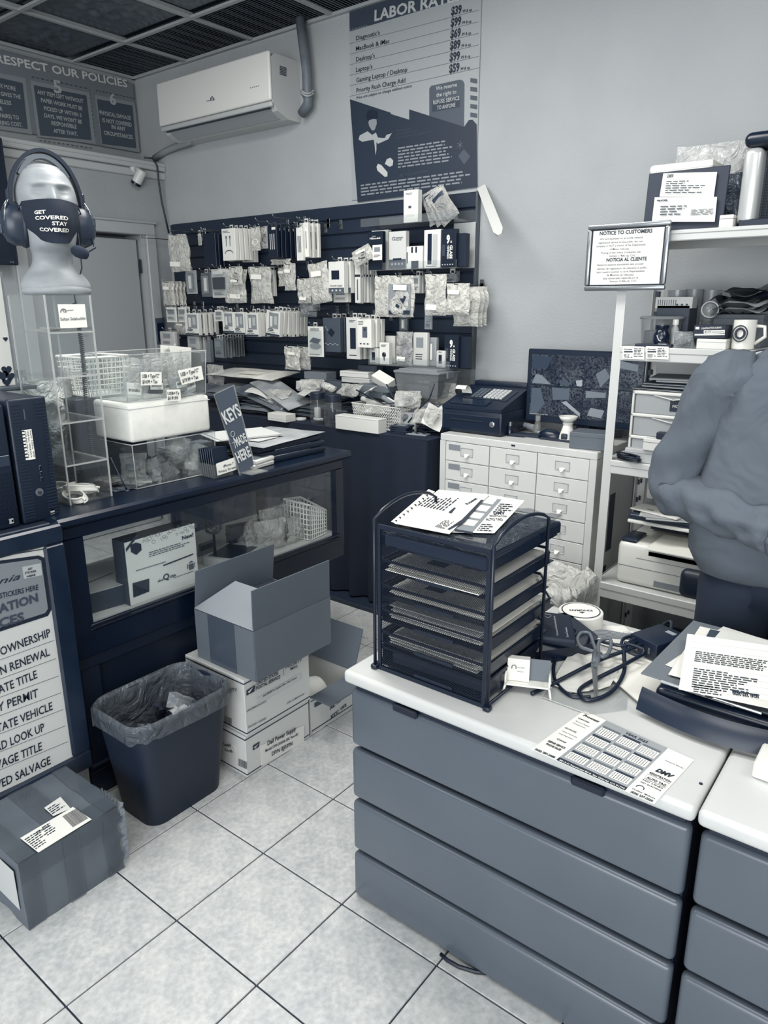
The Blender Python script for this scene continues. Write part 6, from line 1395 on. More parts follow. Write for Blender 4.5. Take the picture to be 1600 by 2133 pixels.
# open brown carton on top
kx0,kx1,ky0,ky1,kz,kh = -1.925,-1.630,1.405,1.765,.3685,.178
brown = mat(.47,.6,0, 'card',1,.012); brown2 = mat(.43,.6,0, 'card',1,.012)
t = thing('open_carton', 'open brown corrugated carton with raised flaps on top of the white postal cartons', 'box',((kx0 + kx1)/2,(ky0 + ky1)/2,kz)); w_,d_ = kx1 - kx0,ky1 - ky0
mb = MB()
for s in (-1,1): mb.box((s*w_/2,0,kh/2),(.005,d_,kh)); mb.box((0,s*d_/2,kh/2),(w_,.005,kh))
mb.box((0,0,.003),(w_,d_,.005)); mb.build('body',brown,t)
def flap(a,b,up,L_,name='flap',lab=None):
    a,b,up = V(a),V(b),V(up).normalized(); n_ = (b - a).cross(up).normalized()*.0045
    mb = MB(); mb.prism([a,b,b + up*L_,a + up*L_],n_); return mb.build(name,brown2,t)
flap((w_/2,d_/2,kh + .001),(w_/2,-d_/2,kh + .001),(.02,0,1),.138)
flap((-w_/2,-d_/2,kh + .001),(-w_/2,d_/2,kh + .001),(.12,0,1),.142)
fz = V((-w_ / 2, -d_ / 2 - .001, kh + .001))   # near end flap folding inwards
a,b = V((-w_/2,-d_/2,kh + .001)),V((w_/2,-d_/2,kh + .001)); up = V((0,.85,.75)).normalized(); mb = MB(); mb.prism([a,b,b + up*.138,a + up*.138 + V((.1,0,0))][::1],(0,-.003,.003)); mb.build('flap',mat(.60,.6,0, 'card',1,.012),t,label='lighter inner side of the near end flap')
a,b = V((-w_/2,d_/2,kh - .03)),V((w_/2,d_/2,kh - .03)); up = V((0,-1,-.1)).normalized(); mb = MB(); mb.prism([a,b,b + up*.12,a + up*.12],(0,0,.004)); mb.build('flap',mat(.38,.6,0, 'card'),t)
mb = MB(); mb.box((-.01,-d_/2 - .0032,kh/2),(.135,.001,kh)); mb.build('packing_tape',mat(.36,.2),t)
q = thing('knit_cloth', 'crumpled light cloth showing inside the open brown carton', 'cloth',(-1.77,1.62,kz + .135)); mb = MB()
mb.grid(lambda u,v: (lambda a,rr: (rr*.10*math.cos(a),rr*.11*math.sin(a),.075*(1 - rr ** 2) + .018*noise.noise(V((math.cos(a)*2*rr,math.sin(a)*2*rr,4)))*rr))((1 - u)*2*PI,1 - v),30,12); mb.build('fabric',mat(.55,.9,0, 'fabric',.6,.06),q,True); 
q = bxo('flat_pack', 'dark corrugated insert inside the open brown carton', 'insert',-1.80,1.56,kz + .02,.16,.12,.14,.22,.2); mb = MB(); mb.box((0,0,.1405),(.15,.11,.001)); mb.build('top_sheet',mat(.3),q)
# second low postal carton with brown flaps behind
vx1,vy0,vy1 = -1.685,1.705,1.96; t = thing('postal_carton', 'low open white carton with brown flaps behind the postal stack, a white jug inside', 'box',(vx1 - .14,(vy0 + vy1)/2,0)); vh = .150; w_,d_ = .28,vy1 - vy0
mb = MB()
for s in (-1,1): mb.box((s*w_/2,0,vh/2),(.004,d_,vh)); mb.box((0,s*d_/2,vh/2),(w_,.004,vh))
mb.box((0,0,.003),(w_,d_,.004)); mb.build('body',wh,t)
for z in (.012,vh - .014): mb = MB(); mb.box((w_/2 + .0026,0,z),(.001,d_,.004)); mb.build('printed_stripe',blue,t)
flap((w_/2,d_/2,vh + .001),(w_/2,-d_/2,vh + .001),(1,0,-.02),.10); flap((-w_/2,d_/2,vh + .001),(w_/2,d_/2,vh + .001),(0,.35,1),.17); flap((-w_/2,-d_/2,vh + .001),(-w_/2,d_/2,vh + .001),(.02,0,1),.13)
pv = PX(vx1 + .004); on(t, 'lettering',.15,lambda m_: (text(m_, 'AL 53-5M',pv,(687,1480),(725,1448),6,.04),text(m_, 'ETC 152',pv,(690,1497),(722,1470),6,.04))); on(t, 'barcode',.3,lambda m_: m_.ppoly(pv,[(655,1465),(685,1450),(685,1458),(655,1474)]))
pfl = Pl((0,vy1 + .02,0),(1,0,0),(0,.35,1)); on(t, 'lettering',.35,lambda m_: (text(m_, 'UPPER MATERIAL',pfl,(688,1315),(724,1326),3,.01,off=.004),text(m_, 'GREEN WORLD',pfl,(730,1320),(766,1332),3,.01,off=.004)))
q = thing('white_jug', 'white plastic jug lying in the low open carton', 'jug',(vx1 - .12,1.80,.075)); mb = MB(); mb.lathe([(0,-.08),(.05,-.075),(.06,-.04),(.06,.03),(.03,.07),(.02,.09)],24,M=Matrix.Rotation(PI/2,4, 'X')); mb.build('body',mat(.86,.35),q, 'auto'); mb = MB(); mb.lathe([(0,.105),(.022,.105),(.022,.088),(0,.088)],18,M=Matrix.Rotation(PI/2,4, 'X')); mb.build('cap',mat(.9,.3),q, 'auto')
# dark foot board of the cloth-covered table
mb = MB(); mb.box((0,0,.011),(1.30,.16,.022),.003); o = mb.build('foot_board',mat(.20,.5)); o.location = (-2.60,2.78,0); tag(o, 'dark flat floor board running under the black cloth', 'board')
# ================================================================== many-drawer steel cabinet by the back wall
ZQ = .965; QX0,QX1,QY0,QY1 = -1.865,-1.100,2.81,3.27
cabm = mat(.86,.42,0, 'worn',.8,.02)
t = thing('drawer_cabinet', 'cream steel cabinet with three columns of small labelled drawers against the back wall', 'cabinet',((QX0 + QX1)/2,(QY0 + QY1)/2,0))
mb = MB(); wbox(mb,QX0,QX1,QY0,QY1,ZQ - .032,ZQ,.003); mb.build('top',cabm,t,world=True)
mb = MB()
wbox(mb,QX0,QX0 + .030,QY0,QY1,0,ZQ - .032); wbox(mb,QX1 - .030,QX1,QY0,QY1,0,ZQ - .032); wbox(mb,QX0,QX1,QY1 - .01,QY1,0,ZQ - .032); wbox(mb,QX0,QX1,QY0 + .012,QY0 + .03,0,ZQ - .032); wbox(mb,QX0,QX1,QY0,QY0 + .02,0,.105)
mb.build('carcass',cabm,t,world=True)
cw = (QX1 - QX0 - .06)/3; chh = .0918; dm = mat(.88,.42,0, 'worn',.8,.02); d0 = None
for c_ in range(3):
    for r_ in range(9):
        if d0 is None:
            mb = MB(); mb.box((0,0,0),(cw - .004,.016,chh - .004),.0015); d0 = o = mb.build('drawer',dm,t)
            mb = MB(); mb.tube([(-.032,-.0095,.022),(.032,-.0095,.022),(.032,-.0095,-.014),(-.032,-.0095,-.014)],.0016,4,closed=True); mb.build('label_frame',mat(.72,.3,.3),o)
            mb = MB(); mb.prism([(-.013,-.008,-.006),(.013,-.008,-.006),(.008,-.020,-.016),(.0,-.024,-.020),(-.008,-.020,-.016)],(0,.001,.004)); mb.build('handle',mat(.97,.3),o)
            mb = MB(); mb.box((0,-.0088,.006),(.056,.001,.028)); mb.build('label_card',mat(.83,.5),o)
        else: o = dup(d0,parent=t)
        o.location = (QX0 + .03 + cw*(c_ + .5) - (QX0 + QX1)/2,QY0 + .008 - (QY0 + QY1)/2,ZQ - .032 - chh*(r_ + .5))
for r_ in range(3): mb = MB(); mb.box((QX0 + .03 + .05 - (QX0 + QX1)/2,QY0 - .001 - (QY0 + QY1)/2,ZQ - .032 - chh*(r_ + .28)),(.062,.0014,.026)); mb.build('tape_remnant',mat(.60,.4),t)
mb = MB(); mb.box((0,QY0 - .001 - (QY0 + QY1)/2,ZQ - .014),(.018,.002,.007)); mb.build('lock_slot',mat(.06),t)
for y,z,h_ in ((2.93,.80,.12),(3.02,.62,.26),(2.98,.35,.15)): mb = MB(); mb.box((QX1 + .001 - (QX0 + QX1)/2,y - (QY0 + QY1)/2,z),(.002,.06,h_)); mb.build('magnet_picture',mat(.22,.3),t)
# smaller drawer unit half hidden by the cloth
t = thing('small_drawer_unit', 'second cream drawer unit half hidden behind the black cloth left of the big cabinet', 'cabinet',(-1.905,3.14,0))
mb = MB(); mb.box((0,0,.42),(.07,.2,.84),.002); mb.build('carcass',cabm,t)
for k in range(4): mb = MB(); mb.box((0,-.104,.76 - .13*k),(.064,.012,.122),.0015); o = mb.build('drawer',dm,t); mb = MB(); mb.box((0,-.008,0),(.02,.006,.008)); mb.build('handle',mat(.9),o)

ZQ1 = ZQ + .001
# ================================================================== cash register
rx0,rx1 = -1.905,-1.585; ry0 = 2.88; t = thing('cash_register', 'black cash register with a paper receipt on the cream cabinet', 'cash register',((rx0 + rx1)/2,ry0 + .17,ZQ1)); w_ = rx1 - rx0; bk = mat(.12,.38)
mb = MB(); mb.box((0,0,.055),(w_,.34,.105),.005,2); mb.build('drawer_housing',bk,t, 'auto')
mb = MB(); mb.box((0,-.172,.05),(w_ - .02,.01,.075),.003); mb.build('cash_drawer',mat(.11,.35),t)
mb = MB(); mb.box((-.02,-.178,.062),(w_*.55,.004,.006),.001); mb.build('slot',mat(.04),t)
mb = MB(); mb.lathe([(0,0),(.013,0),(.013,.004),(.009,.006),(0,.006)],20,M=Matrix.Translation((w_*.37,-.177,.055)) @ Matrix.Rotation(PI/2,4, 'X')); mb.build('lock',mat(.75,.2,.8),t, 'auto')
mb = MB(); mb.prism([(-w_/2 + .002,-.172,.108),(-w_/2 + .002,-.172,.122),(-w_/2 + .002,.08,.195),(-w_/2 + .002,.155,.195),(-w_/2 + .002,.165,.108)],(w_ - .004,0,0)); mb.build('keyboard_housing',bk,t)
sl = Matrix.Translation((0,-.172,.1225)) @ Matrix.Rotation(math.atan2(.073,.252),4, 'X')
mb = MB(sl); mb.box((-.035,.055,.002),(w_*.62,.06,.004),.001); mb.build('display',mat(.20,.12),t)
mb = MB(sl); mb.box((.015,.16,.001),(w_*.72,.12,.003),.001); mb.build('key_plate',mat(.16,.35),t)
for a in range(8):
    for b in range(5):
        mb = MB(sl); mb.box((-.055 + .0205*a + (.006 if a > 2 else 0),.115 + .0215*b,.006),(.017,.018,.008),.002); mb.build('key',mat(.78 if a > 2 else .40,.45),t)
mb = MB(sl); mb.grid(lambda u,v: (-.125 + .055*u,.10 + .03*math.cos(v*2.4),.012 + .05*math.sin(v*2.2)),2,12); mb.grid(lambda u,v: (-.07 - .055*u,.10 + .03*math.cos(v*2.4),.0115 + .05*math.sin(v*2.2)),2,12); mb.build('receipt_paper',PAPER,t,True)
mb = MB(); mb.box((0,.12,.205),(w_*.9,.06,.022),.005,2); mb.build('rear_display',bk,t, 'auto')
# ================================================================== monitor
my = 3.10; A = at(1101,726,y=my); D = at(1097,876,y=my); w_ = .56; zb_ = D.z; h_ = A.z - zb_; cx = A.x + w_/2 
t = thing('security_monitor', 'dark flat monitor showing four security camera views beside the white shelf post', 'monitor',(cx,my,ZQ1)); bzl = mat(.13,.3)
mb = MB(); mb.box((0,.015,zb_ + h_/2 - ZQ1),(w_,.03,h_),.005); mb.build('housing',bzl,t)
iw,ih = w_ - .04,h_ - .052; z0 = zb_ - ZQ1 + .030
for i,(a,b) in enumerate(((0,1),(1,1),(0,0),(1,0))):
    mb = MB(); mb.box((-iw/2 + iw*(a + .5)/2,-.001,z0 + ih*(b + .5)/2),(iw/2 - .004,.002,ih/2 - .004)); o = mb.build('screen',mat(.1,.15,0, 'screen',.9 + .13*i),t); 
def cam_view(a,b,sh):
    X = lambda u: -iw/2 + iw*(a + u)/2; Z = lambda v: z0 + ih*(b + v)/2
    for k,(p,v_) in enumerate(sh):
        mb = MB(); mb.add([(X(u),-.0026 - .0001*k,Z(v)) for u,v in p],[tuple(range(len(p)))]); m_ = mat(v_,.3).copy(); m_.node_tree.nodes['Principled BSDF'].inputs['Emission Color'].default_value = tone(v_); m_.node_tree.nodes['Principled BSDF'].inputs['Emission Strength'].default_value = .55; mb.build('screen_picture',m_,t)
cam_view(0,1,[([(.03,.05),(.4,.05),(.22,.32),(.1,.35)],.50),([(.88,.05),(.97,.05),(.97,.25),(.85,.22)],.62),([(.03,.5),(.3,.55),(.4,.9),(.03,.95)],.22),([(.55,.1),(.7,.02),(.8,.12),(.65,.2)],.3)])
cam_view(1,1,[([(.3,.05),(.45,.4),(.35,.65),(.2,.45)],.45),([(.5,.7),(.9,.6),(.9,.8),(.6,.9)],.5)])
cam_view(0,0,[([(.15,.05),(.3,.4),(.2,.9),(.03,.9),(.03,.05)],.35),([(.45,.55),(.75,.6),(.75,.95),(.42,.95)],.38),([(.62,.5),(.97,.08),(.97,.2),(.7,.55)],.6),([(.05,.02),(.4,.02),(.4,.07),(.05,.07)],.1)])
cam_view(1,0,[([(.05,.7),(.4,.75),(.4,.9),(.05,.92)],.5),([(.1,.15),(.35,.1),(.4,.35),(.15,.4)],.55)])
mb = MB(); mb.box((0,.03,(zb_ - ZQ1)/2 + .02),(.06,.02,zb_ - ZQ1 + .04)); mb.box((0,.02,.005),(.22,.13,.010),.004); mb.build('stand',bzl,t)
mb = MB(); textl(mb, '2025/04/10 10:27 PM',(-iw/2 + .006,-.0035,z0 + .004),(1,0,0),(0,0,1),.09,.005,.01); mb.build('lettering',mat(.85),t)
# small things on the cabinet
def onq(px,py): return at(px,py,z=ZQ1)
c = onq(1210,934); bxo('grey_carton', 'plain grey carton at the right end of the cream cabinet', 'box',-1.165,2.90,ZQ1,.155,.12,.068,.46,.12); o = bpy.data.objects['grey_carton']; seam(o,.155,.12,.068,.36,.75)
c = onq(1175,918); t = thing('oil_burner', 'small white ceramic oil burner with a bowl on top', 'oil burner',(c.x,c.y + .03,ZQ1)); mb = MB(); mb.lathe([(0,0),(.036,0),(.034,.02),(.026,.045),(.020,.065),(.024,.075),(.02,.078),(0,.075)],26); mb.build('base',mat(.95,.25),t, 'auto'); mb = MB(); mb.lathe([(0,.078),(.022,.080),(.036,.092),(.041,.105),(.037,.104),(.02,.090),(0,.088)],26); mb.build('bowl',mat(.90,.2),t,True); mb = MB(); mb.box((0,-.031,.018),(.03,.012,.028),.006,2); mb.build('opening',mat(.25),t, 'auto')
c = onq(1135,912); t = thing('computer_mouse', 'black computer mouse on a dark mat on the cream cabinet', 'mouse',(c.x + .01,c.y + .03,ZQ1 + .005)); mb = MB(); mb.grid(lambda u,v: (.055*math.cos(u*-2*PI)*math.sin(v*PI/2 + .01),.033*math.sin(u*-2*PI)*math.sin(v*PI/2 + .01),.032*math.cos(v*PI/2)),24,8); mb.build('shell',mat(.12,.3),t,True); mb = MB(); mb.tube([(-.02,0,.033),(-.035,0,.026)],.004,6); mb.build('wheel',mat(.3),t)
mb = MB(); mb.box((0,0,.002),(.22,.16,.004),.001); o = mb.build('mouse_mat',mat(.22,.8)); o.location = (c.x + .06,c.y + .035,ZQ1); tag(o, 'dark mouse mat on the cream cabinet below the monitor', 'mouse mat')
c = onq(1115,905); t = thing('clear_spray_bottle', 'small clear bottle standing in front of the monitor', 'bottle',(c.x + .0,c.y + .02,ZQ1)); mb = MB(); mb.lathe([(0,0),(.015,0),(.015,.05),(.010,.058),(.010,.062)],16); mb.build('body',glass(.85,.25,.03),t,True); mb = MB(); mb.lathe([(0,.062),(.012,.062),(.012,.085),(0,.085)],16); mb.build('cap',glass(.9,.4,.03),t, 'auto')
c = onq(1078,900); t = thing('bracelet_roll', 'grey rolled leather strap standing beside the cash register', 'roll',(c.x + .0,c.y + .04,ZQ1 + .012)); mb = MB(); pts = [(.035*math.cos(a),0,.045 + .045*math.sin(a)) for a in np.linspace(1.8,5.2,18)]; strap2 = [V(p) for p in pts]
mb.sheet(lambda u,v: (.05*math.cos(2 + 3.4*v) ,-.03 + .06*u,.05 + .05*math.sin(2 + 3.4*v)),2,18,(.002,0,.002)); mb.build('strap',mat(.50,.6,0, 'worn'),t,True); mb = MB(); mb.lathe([(0,-.045),(.014,-.045),(.014,.045),(0,.045)],14,M=Matrix.Translation((.04,0,.014)) @ Matrix.Rotation(PI/2,4, 'Y') @ Matrix.Rotation(.5,4, 'X')); mb.build('roll_core',mat(.62,.6),t, 'auto')
c = onq(1060,908); t = thing('ink_bottle', 'tiny black bottle with a silver cap beside the cash register', 'bottle',(c.x - .0,c.y + .01,ZQ1)); mb = MB(); mb.lathe([(0,0),(.013,0),(.013,.035),(.008,.042),(.008,.046),(0,.046)],14); mb.build('body',mat(.1,.15),t, 'auto'); mb = MB(); mb.lathe([(0,.046),(.008,.046),(.008,.064),(0,.064)],12); mb.build('cap',CHROME,t, 'auto')
c = onq(1085,912); bxo('black_tray', 'low black tray under the rolled strap', 'tray',c.x + .0,c.y + .05,ZQ1,.14,.07,.012,.10,.15); o = bpy.data.objects['black_tray']; mb = MB(); mb.box((0,0,.0125),(.12,.05,.001)); mb.build('mat',mat(.2),o)
c = onq(1225,905); t = thing('pen_cup', 'dark cup of thin sticks behind the grey carton', 'cup',(c.x - .01,c.y + .05,ZQ1)); mb = MB(); mb.lathe([(0,0),(.026,0),(.028,.06),(.025,.06),(.023,.005),(0,.005)],18); mb.build('cup',mat(.3,.4),t, 'auto')
for k in range(4): mb = MB(); mb.tube([(0,0,.01),(.012*(k - 1.5),.008*(k % 2),.12)],.0016,5); mb.build('stick',mat(.4),t)
for i,(px,v_) in enumerate(((1100,.8),(1150,.7),(1250,.35))): c = onq(px,915); o = bxo('flat_paper',['loose receipt slip on the cream cabinet', 'folded paper on the cream cabinet behind the mouse', 'dark cable box at the back right of the cream cabinet'][i], 'paper' if i < 2 else 'box',c.x,c.y + (.08 if i < 2 else .1),ZQ1,.08,.1,.002 if i < 2 else .05,v_,.4*i,0); mb = MB(); mb.box((0,0,.0025 if i < 2 else .051),(.05,.05,.0006)); mb.build('print',mat(.5),o)
# translucent bin with a bag beside the cabinet
t = thing('white_bin', 'white translucent waste bin with a crumpled liner in front of the cream cabinet', 'waste bin',(-1.12,2.48,0)); mb = MB(); loft(mb,[rrect(.22,.20,.04,0),rrect(.28,.25,.05,.50),rrect(.29,.26,.05,.50),rrect(.29,.26,.05,.51),rrect(.26,.23,.045,.51),rrect(.20,.18,.04,.01)],True,True); mb.build('body',mat(.86,.35),t, 'auto')
def ln2(u,v):
    a = u*2*PI; base = rrect(1,1,.2,0,9); i = u*36; p = base[int(i) % 36].lerp(base[(int(i) + 1) % 36],i % 1); n2 = noise.noise(V((math.cos(a)*4,math.sin(a)*4,v*3)))
    if v < .5: f = v*2; return (p.x*(.31 + .03*n2),p.y*(.28 + .03*n2),.40 + .13*f + .03*n2)
    f = v*2 - 1; return (p.x*(.27 - .08*f + .05*n2*f),p.y*(.24 - .08*f + .05*n2*f),.54 - .10*f + .03*n2)
mb = MB(); mb.grid(ln2,80,14); mb.build('liner',mat(.90,.25,0, 'crinkle',.5,.04,.8),t,True)
# ================================================================== white steel shelving
RX0,RX1,RY0,RY1 = -1.032,-.10,2.70,3.12; rk = mat(.84,.38)
t = thing('shelf_rack', 'white slotted steel shelving unit on the right behind the person', 'shelving',((RX0 + RX1)/2,(RY0 + RY1)/2,0))
for x in (RX0 + .017,RX1 - .017):
    for y,s in ((RY0 + .017,1),(RY1 - .017,-1)):
        mb = MB(); wbox(mb,x - .017,x + .017,y - .017*s - .001,y - .017*s + .001,0,1.79); sx = -.016 if x < -.5 else .016; wbox(mb,x + sx - .001,x + sx + .001,y - .017,y + .017,0,1.79); mb.build('upright',rk,t,world=True)
for x in (RX0 + .017,RX1 - .017):
    for k in range(22): mb = MB(); wbox(mb,x - .005,x + .005,RY1 - .0028,RY1 - .0015,.10 + k*.078,.125 + k*.078); o = mb.build('slot',mat(.25),t,world=True) if False else None
mb = MB()
for x in (RX0 + .017,RX1 - .017):
    for k in range(22): mb.box((x,RY1 - .0005 + .0,.10 + k*.078),(.010,.0012,.022),.0004)
    for k in range(22): mb.box((x,RY1 - .034,.10 + k*.078),(.010,.0016,.022),.0004)
mb.build('slot',mat(.22),t,world=True,kind='stuff')
zs_ = []
for pt_,pb in (((1390,481),(1390,503)),((1299,722),(1299,751)),((1275,958),(1275,986)),((1253,1211),(1253,1243))):
    za_,zb_ = at(*pt_,y=RY0).z,at(*pb,y=RY0).z; zs_.append(za_); mb = MB()
    wbox(mb,RX0 + .002,RX1 - .002,RY0 + .001,RY1 - .001,za_ - .004,za_); wbox(mb,RX0 + .03,RX1 - .03,RY0 - .004,RY0 + .004,zb_,za_,.003); wbox(mb,RX0 + .03,RX1 - .03,RY0 - .007,RY0,(za_ + zb_)/2 + .004,za_ + .001,.003); wbox(mb,RX0 + .03,RX1 - .03,RY1 - .004,RY1,zb_,za_)
    wbox(mb,RX0 + .004,RX0 + .008,RY0,RY1,zb_,za_); wbox(mb,RX1 - .008,RX1 - .004,RY0,RY1,zb_,za_); mb.build('shelf',rk,t,world=True)
S1,S2,S3,S4 = zs_
# notice frame on the post
yn = 2.672; A = at(1217,606,y=yn); B = at(1385,605,y=yn); D = at(1222,470,y=yn); x0,x1,z0,z1 = A.x,B.x,A.z,D.z; w_,h_ = x1 - x0,z1 - z0
t = thing('notice_frame', 'silver framed bilingual notice to customers fixed on the white shelf post', 'notice',((x0 + x1)/2,yn,z0)); fmm = mat(.66,.25,.75)
for a,b,c_,d in ((-w_/2,w_/2,0,.017),(-w_/2,w_/2,h_ - .017,h_),(-w_/2,-w_/2 + .017,.017,h_ - .017),(w_/2 - .017,w_/2,.017,h_ - .017)):
    mb = MB(); mb.box(((a + b)/2,0,(c_ + d)/2),(b - a,.018,d - c_),.006,2); mb.build('frame_rail',fmm,t, 'auto')
mb = MB(); mb.box((0,.004,h_/2),(w_ - .02,.008,h_ - .02)); mb.build('backing',mat(.12),t); mb = MB(); mb.box((0,-.0015,h_/2),(w_ - .042,.002,h_ - .042)); mb.build('sheet',mat(.95,.5),t)
pn = PY(yn - .003); mb = MB()
for s,a,b,h,bo in (('NOTICE TO CUSTOMERS',(1249,490),(1359,484),7.5,.035),('NOTICIA AL CLIENTE',(1263,545),(1347,542),7,.035)): text(mb,s,pn,a,b,h,bo)
for s,a,b in (('We are licensed to provide vehicle',(1249,500),(1339,496)),('registration service to the public, but our',(1246,508),(1339,504)),('company is NOT a branch of the Department',(1242,515),(1345,511)),('of Motor Vehicles.',(1270,521),(1311,520)),('Posting of this notice is required, per',(1252,529),(1335,526)),('Section 11406 (d), CVC',(1269,535),(1324,534)),
                ('Nosotros estamos autorizados para proveer',(1244,554),(1341,551)),('servicio de registracion de vehiculos al public,',(1244,562),(1348,559)),('pero nuestra sucursal no es el Departamento',(1243,569),(1343,566)),('de Motores de Vehiculos.',(1264,575),(1321,574)),('Esta noticia esta requerida por la',(1256,582),(1329,580)),('Seccion 11406 (d), CVC',(1270,588),(1326,587))): text(mb,s,pn,a,b,4.2,.008)
mb.build('lettering',mat(.2),t,world=True)
def rb(px,y,dep,z,v,name,label,cat,m=None,rz=0,tilt=0,b=.002,full=True):
    cx,zt_,w,h = rect(*px,y); hh = zt_ - z if full else h; o = bxo(name,label,cat,cx,y + dep/2,z + .001,w,dep,max(hh,.004),v,rz,b,m=m,tilt=tilt); return o,w,hh
# --- top shelf
t,w,h = rb((1345,352,1512,460),2.76,.008,S1,.15, 'certificate_board', 'black board holding two white certificates on the top shelf', 'board',tilt=-.08)
pc_ = Pl((0,2.755,S1),(1,0,0),(0,.08,1)); 
for q,v_ in ((((1382,361),(1494,358),(1487,410),(1374,410)),.93),(((1364,411),(1494,410),(1489,462),(1358,462)),.90)):
    P_ = [pc_.hit(*p,.004 if v_ > .91 else .007) for p in q]; mb = MB(); mb.prism(P_[::-1],-pc_.n*.001); mb.build('certificate',mat(v_,.5),t,world=True)
mb = MB(); text(mb, 'DMV',pc_,(1389,370),(1404,368),6,.05,.3,off=.009); text(mb, 'aca',pc_,(1368,419),(1391,418),4,.05,off=.011)
lines(mb,pc_,(1388,376),(1480,374),(1385,404),6,frac=(.4,.9),off=.009,words=8,seed=3); lines(mb,pc_,(1376,428),(1480,425),(1374,450),4,frac=(.3,.6),off=.011,words=8,seed=6); lines(mb,pc_,(1440,436),(1488,434),(1438,449),6,frac=(.95,1),off=.011,words=3,seed=7); mb.build('lettering',mat(.35),t,world=True)
t,w,h = rb((1348,338,1480,460),2.80,.16,S1,.92, 'foam_box', 'white foam box behind the black certificate board on the top shelf', 'box',b=.012); seam(t,w,.16,h,.8,.9)
cx,zt_,w,h = rect(1402,300,1560,400,2.99); t = thing('bubble_bag', 'crumpled translucent bag on top at the back of the top shelf', 'bag',(cx,2.99,zt_)); mb = MB(); pouch(mb,w,zt_ - S1 - .002,.10,51,None,20,18,0,.12); mb.build('film',mat(.80,.2,0, 'crinkle',.5,.05,.8),t,True)
cx,zt_,w,h = rect(1505,360,1552,458,2.86); t = thing('dark_bag', 'dark grey plastic bag between the certificate board and the silver heater', 'bag',(cx,2.87,zt_)); mb = MB(); pouch(mb,w*1.3,zt_ - S1 - .002,.10,52,None,14,14); mb.build('film',mat(.36,.22,0, 'crinkle',.8,.06,.95),t,True)
t,w,h = rb((1499,448,1528,460),2.72,.05,S1,.93, 'small_carton', 'tiny white carton at the edge of the top shelf', 'box'); seam(t,w,.05,h)
cx,zt_,w,h = rect(1541,275,1588,455,2.74); t = thing('silver_heater', 'silver and black heater with a grille at the right end of the top shelf', 'heater',(cx,2.74,S1 + .001)); hh = zt_ - S1; W2 = .26
mb = MB(); mb.box((0,.07,hh*.43),(w*.86,.15,hh*.82),.02,3); mb.build('side_panel',mat(.80,.3,.3),t, 'auto'); mb = MB(); mb.box((W2/2 - .02,.075,hh*.92),(W2 + w*.4,.17,hh*.16),.03,4); mb.build('top_cap',mat(.10,.3),t, 'auto'); mb = MB(); mb.box((W2/2,.075,.012),(W2 + .04,.16,.024),.004); mb.build('foot',mat(.12),t)
mb = MB(); mb.box((W2/2 + .02,.10,hh*.43),(W2,.08,hh*.78)); mb.build('core',mat(.14),t); mb = MB()
for k in range(26): mb.tube([(w*.45,.045,.03 + k*hh*.78/26),(W2,.045,.03 + k*hh*.78/26)],.0016,4)
for k in range(14): mb.tube([(w*.5 + k*.015,.044,.03),(w*.5 + k*.015,.044,hh*.8)],.0012,4)
mb.build('grille',mat(.45,.3,.6),t); mb = MB(); mb.box((W2 + .03,.07,hh*.43),(w*.8,.15,hh*.82),.02,3); mb.build('side_panel',mat(.80,.3,.3),t, 'auto')
# --- second shelf
def rl(name,label,cat,px,y,z,prof,parts,v,n=22,rz=0):
    """turned thing standing on a shelf; prof in units of (half width, height)"""
    cx,zt_,w,h = rect(*px,y); hh = zt_ - z; t = thing(name,label,cat,(cx,y,z + .001))
    mb = MB(); mb.lathe([(r*w/2,q*hh) for r,q in prof],n); mb.build(parts,v,t, 'auto'); return t,w/2,hh
cupp = [(0,0),(.75,0),(1,1),(.95,1),(.7,.03),(0,.03)]
rl('paper_cup', 'tall grey tumbler, leftmost at the back of the second shelf', 'cup',(1388,605,1428,690),2.98,S2,cupp, 'cup',mat(.62,.2)); rl('paper_cup', 'second grey tumbler leaning behind the white ruled card on the second shelf', 'cup',(1424,603,1462,690),3.0,S2,cupp, 'cup',mat(.58,.3)); rl('paper_cup', 'third grey tumbler half hidden by the dark bags on the second shelf', 'cup',(1460,605,1500,690),3.03,S2,cupp, 'cup',mat(.62,.3))
cx,zt_,w,h = rect(1374,642,1450,665,2.93); t = thing('ruled_carton', 'long white carton with ruled marks lying before the grey tumblers', 'box',(cx,2.90,S2 + .16)); mb = MB(); mb.box((0,0,-.005),(w,.06,h),.001); mb.build('body',mat(.82,.5),t); mb = MB()
for k in range(9): mb.box((-w*.42 + k*.008,-.031,-.004),(.002,.001,.02))
for k in range(3): mb.box((w*(.1 + .13*k),-.031,-.012),(.008,.001,.006))
mb.build('print',mat(.3),t)
bxo('lower_carton', 'dark carton carrying the long ruled carton on the second shelf', 'box',cx,2.92,S2 + .001,w*.9,.1,.145,.30); seam(bpy.data.objects['lower_carton'],w*.9,.1,.145,.2)
t,r_,hh = rl('clear_container', 'clear lidded container of small parts at the left of the second shelf', 'container',(1333,662,1420,734),2.84,S2,[(0,0),(.86,0),(.96,.95),(.93,.95),(.83,.02),(0,.02)], 'tub',glass(.8,.2,.05)); mb = MB(); mb.lathe([(0,hh*.95),(r_,hh*.95),(r_*1.04,hh),(r_*.95,hh*1.05),(0,hh*1.05)],24); mb.build('lid',mat(.72,.25,0, '',1,.1,.8),t, 'auto'); mb = MB(); mb.box((-.03,0,.03),(.05,.05,.05),.006,2); mb.box((.04,-.01,.02),(.04,.05,.035),.006,2); mb.build('contents',mat(.45),t, 'auto')
